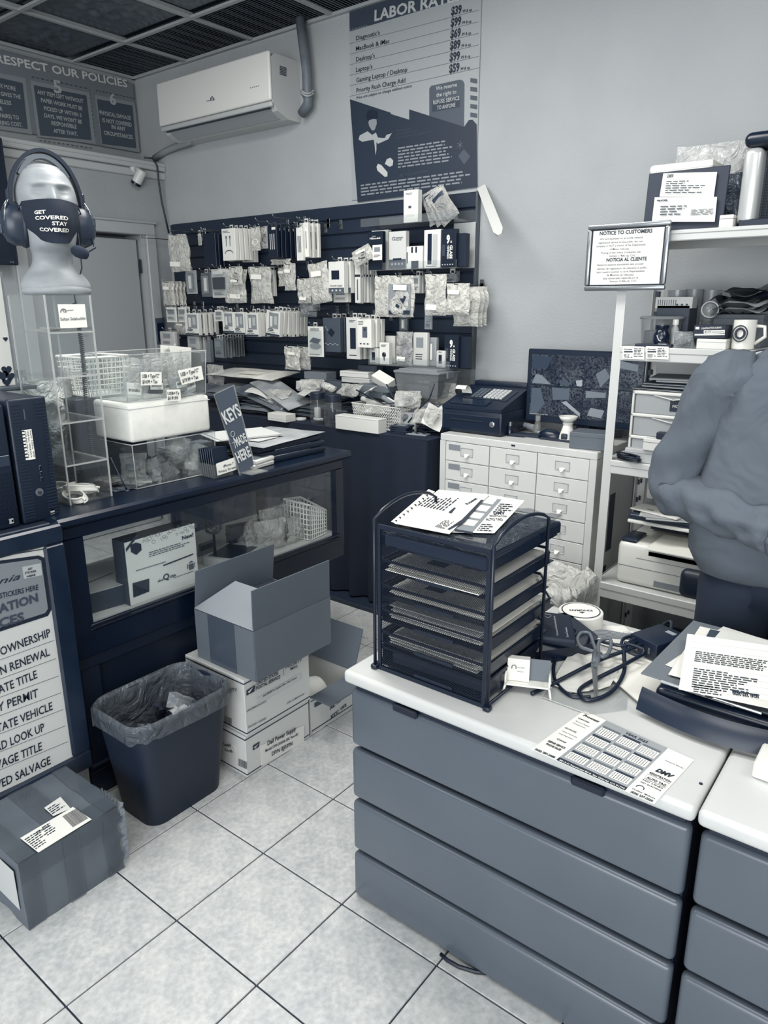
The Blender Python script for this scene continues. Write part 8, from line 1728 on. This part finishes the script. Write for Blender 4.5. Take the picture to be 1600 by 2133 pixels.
c = at(1140,1310,z=ZE + .06); t = thing('black_pouch', 'black padded pouch printed with heart outlines on the docking box', 'pouch',(c.x,c.y,ZE + .052),.55); t.rotation_euler = (.12,.1,.55); mb = MB(); mb.box((0,0,.012),(.13,.13,.022),.008,3); mb.build('body',mat(.13,.55),t, 'auto'); mb = MB()
for x,y,s in ((-.04,.02,.012),(-.028,-.01,.010),(-.045,-.035,.012),(.0,.04,.010)):
    mb.tube([(x + s*math.sin(a) ** 3,y + s*.07*(13*math.cos(a) - 5*math.cos(2*a) - 2*math.cos(3*a)),.0238) for a in np.linspace(0,2*PI,18,endpoint=False)],.0006,4,closed=True)
textl(mb, 'Connected Relationship Starter',(.02,-.05,.0236),(0,1,0),(-1,0,0),.095,.005,.01); textl(mb, 'SureConnect',(.045,-.05,.0236),(0,1,0),(-1,0,0),.045,.005,.01); mb.build('lettering',mat(.8),t)
# tape roll
c = ond(1197,1318); t = thing('tape_roll', 'large white roll of packing tape with an oval brand label on the desk', 'tape roll',(c.x - .005,c.y + .045,ZE)); mb = MB(); mb.lathe([(0,0),(.058,0),(.06,.002),(.06,.046),(.058,.048),(0,.048)],40); mb.build('roll',mat(.93,.4),t, 'auto'); mb = MB(); mb.lathe([(.0,.0484),(.051,.0484),(.051,.0488),(0,.0488)],36); mb.build('label_disc',mat(.97,.5),t, 'auto'); mb = MB(); mb.lathe([(.049,.0486),(.052,.0486),(.052,.0494),(.049,.0494)],36,close=True); u = V((-.82,-.57,0)); v = V((.57,-.82,0)); textl(mb, 'KINGMAN',V((0,0,.0492)) - v*.004,u,v,.062,.011,.03,center=True); mb.prism([V((0,0,.0492)) + v*.012 - u*.008,V((0,0,.0492)) + v*.012 + u*.008,V((0,0,.0492)) + v*.022][::1],(0,0,.0004)); mb.build('lettering',mat(.25),t)
# cables, adapter, scissors
def curve(name,label,px,r,v,z=None,mt=None,closed=False):
    P_ = [at(p[0],p[1],z=ZE + p[2]) for p in px]; out = []
    n = len(P_)
    for i in range(n - 1):
        a,b,c_,d = P_[max(0,i - 1)],P_[i],P_[i + 1],P_[min(n - 1,i + 2)]
        for k in range(8): f = k/8; out.append(.5*((2*b) + (c_ - a)*f + (2*a - 5*b + 4*c_ - d)*f*f + (3*b - a - 3*c_ + d)*f ** 3))
    out.append(P_[-1]); o = MB().tube(out,r,8).build(name,mt or mat(v,.35),None,True); origin(o,out[0]); tag(o,label, 'cable'); return o
curve('power_cable', 'thick black power cord looping over the scissors from the adapter',[(1108,1445,.006),(1150,1425,.01),(1250,1375,.03),(1340,1340,.04),(1385,1300,.03),(1400,1298,.04),(1395,1322,.05)],.0050,.08)
curve('power_cable', 'black cord making the large loop in front of the scissors',[(1345,1360,.03),(1300,1385,.03),(1215,1430,.012),(1212,1452,.008),(1235,1458,.008),(1275,1440,.01),(1300,1400,.02),(1302,1350,.04),(1330,1325,.05)],.0050,.08)
curve('power_cable', 'black cord making the left loop beside the card holder',[(1230,1452,.005),(1190,1450,.005),(1158,1420,.006),(1155,1380,.01),(1180,1335,.02),(1230,1332,.04),(1300,1345,.045),(1335,1330,.04)],.0046,.09)
curve('power_cable', 'black cord forming the small inner loop by the scissor handles',[(1335,1320,.045),(1300,1330,.04),(1298,1350,.035),(1330,1365,.03),(1340,1352,.04),(1300,1338,.05)],.0042,.1)
for k in range(6): curve('data_cable', 'grey cable strand of the coiled bundle at the back of the desk',[(1222,1322 + 2*k,.03),(1250,1312 + 3*k,.034 + .002*k),(1290,1318 + 2.4*k,.036),(1318,1324 + 1.5*k,.03)],.0021,.62)['group'] = 'strands of the coiled grey cable'
o = curve('usb_connector', 'white plug at the end of the coiled grey cable',[(1300,1320,.03),(1314,1318,.03),(1325,1322,.03)],.0055,.88)
c = ond(1378,1370); t = thing('power_adapter', 'black power adapter brick with a barrel socket on the desk', 'adapter',(c.x - .015,c.y + .01,ZE + .010),-.62 + .25); mb = MB(); mb.box((0,0,.024),(.085,.115,.046),.005,2); mb.build('body',mat(.11,.4),t, 'auto'); mb = MB(); mb.box((.012,.03,.0475),(.026,.014,.001)); mb.build('sticker',mat(.65),t); mb = MB(); mb.lathe([(0,0),(.004,0),(.004,.01),(0,.01)],10,M=Matrix.Translation((-.01,-.058,.018)) @ Matrix.Rotation(PI/2,4, 'X')); mb.box((.02,-.0578,.024),(.006,.001,.016)); mb.build('socket',CHROME,t)
bxo('adapter_riser', 'short stack of paper slips under the power adapter', 'papers',c.x - .015,c.y + .01,ZE + .0005,.09,.10,.009,.9,-.4,.001); mb = MB(); mb.box((0,0,.0095),(.08,.09,.0004)); mb.build('top_slip',mat(.96),bpy.data.objects['adapter_riser'])
zsx = .05; S_ = lambda x,y,z=zsx: at(x,y,z=ZE + z)
t = thing('scissors', 'grey handled scissors lying on the cables, blades towards the camera', 'scissors',S_(1238,1385)); gm = mat(.50,.45)
def loop3(pts,r,name,m_):
    P_ = [S_(*p) for p in pts]; out = []; n = len(P_)
    for i in range(n):
        a,b,c_,d = P_[i - 1],P_[i],P_[(i + 1) % n],P_[(i + 2) % n]
        for k in range(6): f = k/6; out.append(.5*((2*b) + (c_ - a)*f + (2*a - 5*b + 4*c_ - d)*f*f + (3*b - a - 3*c_ + d)*f ** 3))
    MB().tube(out,r,8,closed=True).build(name,m_,t,True,world=True)
loop3([(1203,1330),(1212,1318),(1228,1320),(1236,1340),(1240,1356),(1222,1352),(1208,1345)],.0045, 'handle',gm); loop3([(1250,1335),(1246,1352),(1252,1368),(1266,1362),(1272,1348),(1273,1335),(1266,1330)],.0045, 'handle',gm)
for pts in (((1240,1356),(1238,1385)),((1250,1362),(1238,1385))): mb = MB(); mb.tube([S_(*pts[0]),S_(*pts[1]) + V((0,0,-.004))],[.006,.0075],8); mb.build('shank',gm,t,True,world=True)
for q in (-1,1):
    A,B = S_(1238 + q,1382),S_(1240 + 3*q,1452,.006); d = (B - A).normalized(); s = V((d.y,-d.x,0)).normalized(); mb = MB(); mb.prism([A - s*.006,A + s*.006,B + s*.001*q,B - s*.002],(0,0,.0016)); mb.build('blade',CHROME,t,world=True)
mb = MB(); c = S_(1238,1385); mb.lathe([(0,.004),(.005,.004),(.005,.007),(0,.008)],12,(c.x,c.y,c.z)); mb.build('pivot_screw',CHROME,t,world=True)
# clipboard, papers and black machine at right
zc0 = ZE + .062; cm_ = at(1500,1400,z=zc0)
t = thing('black_machine', 'low black card machine with a curved front under the clipboard', 'machine',(at(1500,1480,z=ZE + .04).x + .02,at(1500,1480,z=ZE + .04).y + .11,ZE),.0); mk_ = mat(.08,.3)
mb = MB(); mb.box((.02,.02,.029),(.34,.30,.058),.012,3); mb.build('body',mk_,t, 'auto'); mb = MB()
mb.grid(lambda u,v: (-.175 + .32*u,-.165 - .03*math.sin(PI*u) + .03*v,.012 + .042*v + .006*math.sin(PI*v)),16,6); mb.build('curved_front',mat(.13,.35),t,True); mb = MB(); mb.box((.14,-.14,.04),(.05,.06,.06),.006,2); mb.build('corner_block',mat(.06,.4),t, 'auto')
for k,(v_,dx,dy,rz,d2) in enumerate(((.20,.01,.0,.05,.003),(.52,-.02,.03,.02,.003),(.90,.0,.05,-.12,.0012),(.94,-.01,.03,.1,.0012),(.30,.02,.02,.12,.002),(.88,.03,.02,.02,.0012))):
    t = bxo('clipboard' if k == 1 else 'desk_folder',['dark folder lying lowest under the clipboard', 'grey clipboard with a chrome clip at the front, at the right of the desk', 'white sheet sticking out left under the forms', 'white sheet turned askew under the forms', 'dark edged folder between the sheets on the clipboard', 'white sheet lying just below the top form'][k], 'clipboard' if k == 1 else 'folder',cm_.x + .04 + dx,cm_.y + .02 + dy,zc0 + .004*k,.30 if k == 1 else .24,.36 if k == 1 else .30,d2,v_,rz - .05,.0006)
    mb = MB(); mb.box((0,0,d2 + .0004),(.20,.26,.0006)); mb.build('top_sheet',mat(v_*.97 + .02),t)
    if k == 1:
        mb = MB(); mb.tube([(-.10,-.195,.006),(.10,-.195,.006)],.004,8); mb.box((0,-.185,.005),(.10,.03,.004),.001); mb.build('clip',CHROME,t); mb = MB(); mb.tube([(-.012,-.19,.006),(0,-.21,.012),(.012,-.19,.006)],.002,6); mb.build('clip_lever',CHROME,t)
t,plf = flat('printed_form', 'upside-down printed tax form lying on top of the clipboard pile', 'form',zc0 + .028,[(1414,1435),(1432,1320),(1640,1350),(1625,1480)],.98); t2 = t
on(t, 'lettering',.35,lambda m_: (lines(m_,plf,(1450,1355),(1600,1376),(1446,1378),6,frac=(.9,1),words=16,seed=2),lines(m_,plf,(1446,1390),(1600,1412),(1440,1432),9,frac=(.3,1),words=12,seed=4),lines(m_,plf,(1446,1424),(1505,1432),(1444,1442),4,frac=(.7,1),words=6,seed=9)))
on(t, 'lettering',.2,lambda m_: (text(m_, '(626) 237-2020',plf,(1580,1448),(1525,1440),6,.05),lines(m_,plf,(1525,1437),(1582,1446),(1525,1441),1,frac=(1,1),words=1)))
on(t, 'rule_line',.6,lambda m_: [m_.tube([plf.hit(1442 - 1.5*k,1336 + 12*k),plf.hit(1605,1358 + 13*k)],.0003,3) for k in range(9)])
# tall black device and phone box at the right edge
c = ond(1573,1600); t = thing('black_device', 'tall black device standing at the right edge of the desk', 'device',(c.x + .065,c.y + .07,ZE + .036)); mb = MB(); mb.box((0,0,.09),(.10,.08,.18),.006,2); mb.build('body',mat(.12,.35),t, 'auto'); mb = MB(); mb.box((-.0505,0,.09),(.001,.05,.12)); mb.build('side_panel',mat(.17,.3),t)
t = thing('phone_carton', 'white phone carton under the black device at the right edge', 'box',(c.x + .056,c.y + .05,ZE)); mb = MB(); mb.box((0,0,.017),(.11,.17,.034),.003); mb.build('body',mat(.94,.4),t); mb = MB(); textl(mb, 'iPhone',(-.056,.02,.011),(0,-1,0),(0,0,1),.045,.010,.01); mb.build('lettering',mat(.6),t)

# ================================================================== the person
def skin(name,pts,edges,m,parent=None,sub=2,root=0,disp=0.0,ds=8.0):
    me = bpy.data.meshes.new(name); me.from_pydata([tuple(p[:3]) for p in pts],edges,[]); o = bpy.data.objects.new(name,me); COL.objects.link(o)
    sk = o.modifiers.new('skin', 'SKIN'); sk.use_smooth_shade = True
    for i,p in enumerate(pts):
        d = me.skin_vertices[0].data[i]; d.radius = (p[3],p[4] if len(p) > 4 else p[3]); d.use_root = (i == root)
    s = o.modifiers.new('sub', 'SUBSURF'); s.levels = sub; s.render_levels = sub
    if disp:
        tx = bpy.data.textures.new('folds', 'CLOUDS'); tx.noise_scale = ds; d = o.modifiers.new('folds', 'DISPLACE'); d.texture = tx; d.strength = disp; d.mid_level = .5; d.texture_coords = 'LOCAL'
    o.data.materials.append(m)
    if parent: o.parent = parent
    return o
px0 = (-.305,2.12)
pp_ = thing('person', 'person in grey sweatshirt and dark jeans standing behind the desk with one arm bent', 'person',(px0[0],px0[1],0))
f = V((.42, -.907, 0)); rt = V((-.907, -.42, 0))         # facing, and the person's own right
def B(r_,fw,z): return tuple(rt*r_ + f*fw + V((0,0,z)))
skinm = mat(.66,.5); swm = mat(.435,.9,0, 'fabric',1,.015); jm = mat(.15,.85,0, 'fabric',1,.02)
body = skin('body',[B(0,0,.90) + (.13,.11),B(0,0,1.08) + (.12,.10),B(0,.0,1.30) + (.13,.10),B(0,.02,1.42) + (.06,),B(0,.05,1.50) + (.052,),B(0,.07,1.56) + (.055,),B(0,.08,1.64) + (.078,.085),B(0,.07,1.72) + (.07,.075),
    B(.16,.0,1.385) + (.05,),B(-.16,.0,1.385) + (.05,),B(.27,-.06,1.06) + (.035,),B(.05,.262,1.005) + (.024,),B(-.27,-.04,1.07) + (.035,),B(-.05,.262,1.005) + (.024,),
    B(.09,0,.80) + (.085,),B(-.09,0,.80) + (.085,),B(.10,.01,.47) + (.055,),B(-.10,.01,.47) + (.055,),B(.10,-.02,.09) + (.04,),B(-.10,-.02,.09) + (.04,)],
    [(0,1),(1,2),(2,3),(3,4),(4,5),(5,6),(6,7),(2,8),(8,10),(10,11),(2,9),(9,12),(12,13),(0,14),(0,15),(14,16),(15,17),(16,18),(17,19)],skinm,pp_)
# sweatshirt: trunk plus both sleeves, one garment
def ringp(c,a,b,ax,ay,n=36,fold=0.0,seed=0,ph=0):
    return [V(c) + ax*(a*math.cos(2*PI*k/n)) + ay*(b*math.sin(2*PI*k/n)) + (ax*math.cos(2*PI*k/n) + ay*math.sin(2*PI*k/n))*fold*noise.noise(V((math.cos(2*PI*k/n)*2,math.sin(2*PI*k/n)*2,seed))) for k in range(n)]
Z_ = V((0,0,1)); rings = []
for z,a,b,fw in ((.835,.170,.135,.0),(.85,.212,.162,.0),(.90,.226,.172,.005),(.98,.230,.175,.01),(1.08,.222,.165,.01),(1.18,.208,.150,.01),(1.28,.200,.138,.01),(1.35,.195,.125,.0),(1.40,.165,.10,.0),(1.425,.12,.078,.01),(1.445,.085,.066,.02),(1.455,.07,.06,.025)):
    rings.append(ringp(B(0,fw,z),a,b,rt,f,44,.03 if 1.0 > z > .86 else .022,z*9))
mb = MB(); loft(mb,rings,True,False); mb.build('sweatshirt',swm,pp_,True)
def sleeve(sg):
    S0,S1_,E,Wr = V(B(sg*.125,0,1.36)),V(B(sg*.185,-.01,1.36)),V(B(sg*.285,-.062,1.05)),V(B(sg*.05,.268,1.005)); R_ = []
    path = [(S0,.070),(S1_,.078),(S1_.lerp(E,.25),.078),(S1_.lerp(E,.55),.074),(S1_.lerp(E,.82),.070),(E + (Wr - E)*.02,.066),(E.lerp(Wr,.14),.066),(E.lerp(Wr,.3),.062),(E.lerp(Wr,.5),.057),(E.lerp(Wr,.72),.051),(E.lerp(Wr,.86),.046),(E.lerp(Wr,.88),.040),(E.lerp(Wr,1.0),.038)]
    dense = []
    for i in range(len(path) - 1):
        for k in range(5): q = k/5; dense.append((path[i][0].lerp(path[i + 1][0],q),path[i][1] + (path[i + 1][1] - path[i][1])*q))
    dense.append(path[-1])
    for _ in range(3): dense = [dense[0]] + [((dense[i - 1][0] + dense[i][0]*2 + dense[i + 1][0])/4,dense[i][1]) for i in range(1,len(dense) - 1)] + [dense[-1]]
    n_ = len(dense); up0 = V((0,0,1)); prev = None
    for i,(p,r_) in enumerate(dense):
        d = (dense[min(n_ - 1,i + 1)][0] - dense[max(0,i - 1)][0]).normalized(); x = (rt*sg - d*(rt*sg).dot(d)) if prev is None else prev - d*prev.dot(d); x.normalize(); prev = x; y = d.cross(x); s = i/n_; rg = []
        for k in range(28):
            a = 2*PI*k/28; e = math.exp(-((s - .42)/.10) ** 2); low = math.exp(-((s - .68)/.2) ** 2); dr_ = x*math.cos(a) + y*math.sin(a)
            fo = .006*e*math.sin(i*1.3 + 1.8*math.cos(a - 1))*max(0,math.cos(a + 2.4)) + .004*low*math.sin(i*.9 + 3.5*math.cos(a + .6)) + .016*noise.noise(p*16 + dr_*1.5) + .008*noise.noise(V((s*9,math.cos(a)*3,math.sin(a)*3 + s*6)))
            if s > .92: fo *= .15
            rg.append(p + dr_*(r_ + fo))
        R_.append(rg)
    mb = MB(); loft(mb,R_,True,True); o = mb.build('sleeve',swm,pp_,True); return R_
Rr = sleeve(1); sleeve(-1)
mb = MB()   # shoulder yoke seam and cuff seam
mb.tube([V(B(.02 + .16*k/10,-.118 + .03*(k/10) ** 2 + .016*(k/10),1.432 - .035*(k/10) ** 2)) for k in range(11)],.0022,5); i_ = int(len(Rr)*.93)
mb.tube([p for p in Rr[i_ - 1]],.0022,5,closed=True); mb.build('seam',mat(.33,.8),pp_,True)
# jeans and shoes
mb = MB(); 
rg = [ringp(B(0,0,z),a,b,rt,f,36,.01,z) for z,a,b in ((.78,.185,.140),(.84,.180,.138),(.90,.172,.13))]; loft(mb,rg,True,True)
for sg in (-1,1): loft(mb,[ringp(B(sg*x,0 + fw,z),a,b,rt,f,28,.012,z*7 + sg) for z,a,b,x,fw in ((.05,.062,.07,.10,-.01),(.12,.066,.073,.10,-.01),(.30,.070,.075,.10,-.01),(.47,.076,.082,.10,.005),(.65,.093,.10,.095,.0),(.80,.100,.125,.088,0),(.86,.090,.12,.085,0))],True,True)
mb.build('jeans',jm,pp_,True)
for sg in (-1,1): mb = MB(); loft(mb,[[V(B(sg*.10,.035,0)) + rt*(.045*sx_*math.cos(a)) + f*(.135*sx_*math.sin(a)) + Z_*(zz_*(1 - .35*max(0,math.sin(a)))) for a in np.linspace(0,2*PI,24,endpoint=False)] for sx_,zz_ in ((1,0),(1.02,.02),(.98,.05),(.75,.085),(.3,.10))],True,True); mb.build('shoe',mat(.2,.5),pp_,True)
# hands, each finger its own chain
for sg in (1,-1):
    wq,dn = V(B(sg*.05,.265,1.005)),(V(B(sg*-.08,.33,.985)) - V(B(sg*.05,.265,1.005))).normalized(); sd = dn.cross(Z_).normalized()*sg; P_ = [tuple(wq) + (.026,.022),tuple(wq + dn*.05) + (.034,.018),tuple(wq + dn*.085) + (.036,.016)]; E_ = [(0,1),(1,2)]
    for k,L_ in enumerate((.068,.076,.070,.055)):
        b0 = wq + dn*.088 + sd*(.027 - .018*k); q1 = b0 + dn*L_*.45 - Z_*.008; q2 = q1 + dn*L_*.28 - Z_*.014; q3 = q2 + dn*L_*.18 - Z_*.018; n0 = len(P_); P_ += [tuple(b0) + (.009,),tuple(q1) + (.0085,),tuple(q2) + (.008,),tuple(q3) + (.007,)]; E_ += [(2,n0),(n0,n0 + 1),(n0 + 1,n0 + 2),(n0 + 2,n0 + 3)]
    n0 = len(P_); b0 = wq + dn*.03 + sd*.03; P_ += [tuple(b0) + (.012,),tuple(b0 + dn*.03 + sd*.02) + (.010,),tuple(b0 + dn*.06 + sd*.022) + (.008,)]; E_ += [(1,n0),(n0,n0 + 1),(n0 + 1,n0 + 2)]
    skin('hand',P_,E_,skinm,pp_,2)
# head details and hair
hc = V(B(0,.085,1.63)); mb = MB(); mb.grid(lambda u,v: hc + V((0,0,.012)) + rt*(.088*math.sin(v*1.75)*math.cos(-u*2*PI)) + f*(-.018 + .10*math.sin(v*1.75)*math.sin(-u*2*PI) - (.03*(v > .8)*max(0,math.sin(-u*2*PI)))) + Z_*(.135*math.cos(v*1.75)),36,14); mb.build('hair',mat(.10,.7),pp_,True)
fc = hc + f*.085
for sg in (-1,1): mb = MB(); mb.lathe([(0,-.012),(.010,-.007),(.0125,0),(.010,.007),(0,.012)],12,tuple(fc + rt*.031*sg + f*-.006)); mb.build('eye',mat(.85,.2),pp_,True); mb = MB(); mb.tube([hc + rt*.082*sg + Z_*.02 - f*.01,hc + rt*.092*sg - f*.016,hc + rt*.083*sg - Z_*.03 - f*.01],[.008,.012,.007],8); mb.build('ear',skinm,pp_,True)
mb = MB(); mb.tube([fc + Z_*.005,fc + f*.018 - Z_*.03,fc + f*.006 - Z_*.038],[.007,.012,.008],8); mb.build('nose',skinm,pp_,True); mb = MB(); mb.tube([fc - Z_*.062 + rt*.022 - f*.008,fc - Z_*.060 + f*.001,fc - Z_*.062 - rt*.022 - f*.008],[.003,.006,.003],8); mb.build('mouth',mat(.45,.5),pp_,True)
# ================================================================== last small things
cc = at(1396,1208,y=2.40); t = thing('office_chair', 'black office chair half hidden behind the person by the printer', 'chair',(cc.x + .24,2.50,0)); bk3 = mat(.08,.45)
mb = MB(); mb.box((0,-.09,cc.z - .0),(.42,.05,.10),.024,4); mb.build('backrest',bk3,t, 'auto'); mb = MB(); mb.box((0,.02,.46),(.36,.22,.06),.025,3); mb.build('seat',bk3,t, 'auto')
mb = MB(); mb.tube([(0,-.07,.46),(0,-.09,cc.z)],.018,8); mb.build('back_support',bk3,t); mb = MB(); mb.tube([(0,.02,.08),(0,.02,.44)],.025,12); mb.build('column',bk3,t)
for k in range(5): a = k*2*PI/5 + .3; mb = MB(); mb.tube([(0,.02,.09),(.17*math.cos(a),.02 + .15*math.sin(a),.05)],.014,6); mb.lathe([(0,-.018),(.024,-.018),(.024,.018),(0,.018)],12,M=Matrix.Translation((.17*math.cos(a),.02 + .15*math.sin(a),.025)) @ Matrix.Rotation(PI/2,4, 'X')); mb.build('leg',bk3,t)
pf3 = [at(x,y,z=.006) for x,y in ((918,1987),(932,2000),(955,2013),(990,2024),(1040,2030))]
o = MB().tube(pf3,.005,6).build('floor_cable',mat(.05,.4),None,True); origin(o,pf3[0]); tag(o, 'short black cable on the floor peeping out under the near desk', 'cable')
# more of the heap on the cloth-covered table
labs = ['crumpled clear bag at the left end of the heap behind the clear bin', 'crumpled clear bag over the pale mailer in the heap', 'crumpled clear bag behind the two jars', 'crumpled clear bag in front of the stacked white cartons', 'crumpled clear bag lying on the lattice basket', 'crumpled clear bag under the lidded bin', 'crumpled clear bag among the black cables by the register']
for i,(px,py,y,w_,h_,tl_) in enumerate(((448,760,3.05,.16,.13,0),(585,812,2.96,.14,.08,.9),(650,790,3.02,.13,.10,.6),(735,800,2.97,.14,.08,.8),(790,838,2.96,.15,.09,1.0),(850,815,2.93,.13,.09,.7),(893,850,2.93,.14,.09,.7))):
    a = at(px,py,y=y); t = thing('crinkled_bag',labs[i], 'bag',(a.x,y,max(a.z,ZK + .02)),.3*(i % 3)); t.rotation_euler = (-tl_,0,.3*(i % 3)); mb = MB(); pouch(mb,w_,h_,.035,90 + i,None,12,12); mb.build('film',mat(.9,.12,0, 'crinkle',1,.1,.5),t,True)
    mb = MB(); mb.box((0,0,-h_*.5),(w_*.4,.012,h_*.35),.004); mb.build('device',mat((.2,.85,.3)[i % 3],.4),t)
labs = ['white sheet sticking out of the heap below the padded envelopes', 'white folded sheet at the centre of the heap', 'thin white booklet beside the paper rolls', 'pale sheet drooping over the dark folders in the heap', 'grey sheet lying behind the jars', 'white instruction slip on the grey flat carton']
for i,(px,py,y,w_,d_,v_,tx,ty,rz) in enumerate(((545,818,2.93,.16,.12,.9,.2,.25,.3),(640,818,2.95,.12,.10,.85,.3,-.2,-.4),(905,868,2.93,.10,.14,.92,.7,.3,.5),(585,835,2.92,.16,.10,.72,.35,.3,-.2),(650,808,3.0,.14,.10,.55,.2,.1,.3),(775,812,2.95,.10,.07,.9,.3,-.1,-.3))):
    a = at(px,py,y=y); t = thing('loose_sheet',labs[i], 'paper',(a.x,y,a.z)); t.rotation_euler = (tx,ty,rz)
    mb = MB(); mb.sheet(lambda u,v: ((u - .5)*w_,(v - .5)*d_,.012*math.sin(u*3 + i) + .006*math.sin(v*4)),8,6,(0,0,-.0012)); mb.build('sheet',mat(v_,.6),t,True); mb = MB()
    for k in range(3): mb.add([(-w_*.3,d_*(.2 - .15*k),.0135),(w_*.2,d_*(.2 - .15*k),.0135),(w_*.2,d_*(.23 - .15*k),.0135),(-w_*.3,d_*(.23 - .15*k),.0135)],[(0,1,2,3)])
    mb.build('small_print',mat(.4),t)
for i,pts in enumerate((((805,800),(820,830),(835,850),(860,845),(880,830)),((742,812),(775,830),(800,842),(830,838)),((905,800),(895,830),(875,850),(850,880)))):
    P_ = [at(x,y,y=2.90 + .01*k) for k,(x,y) in enumerate(pts)]; o = MB().tube(P_,.0035,6).build('loose_cable',mat(.08,.4),None,True); origin(o,P_[0]); tag(o,['black lead hanging over the right side of the lattice basket', 'black lead lying across the middle of the heap', 'black lead running down from the lidded bin to the drives'][i], 'cable')
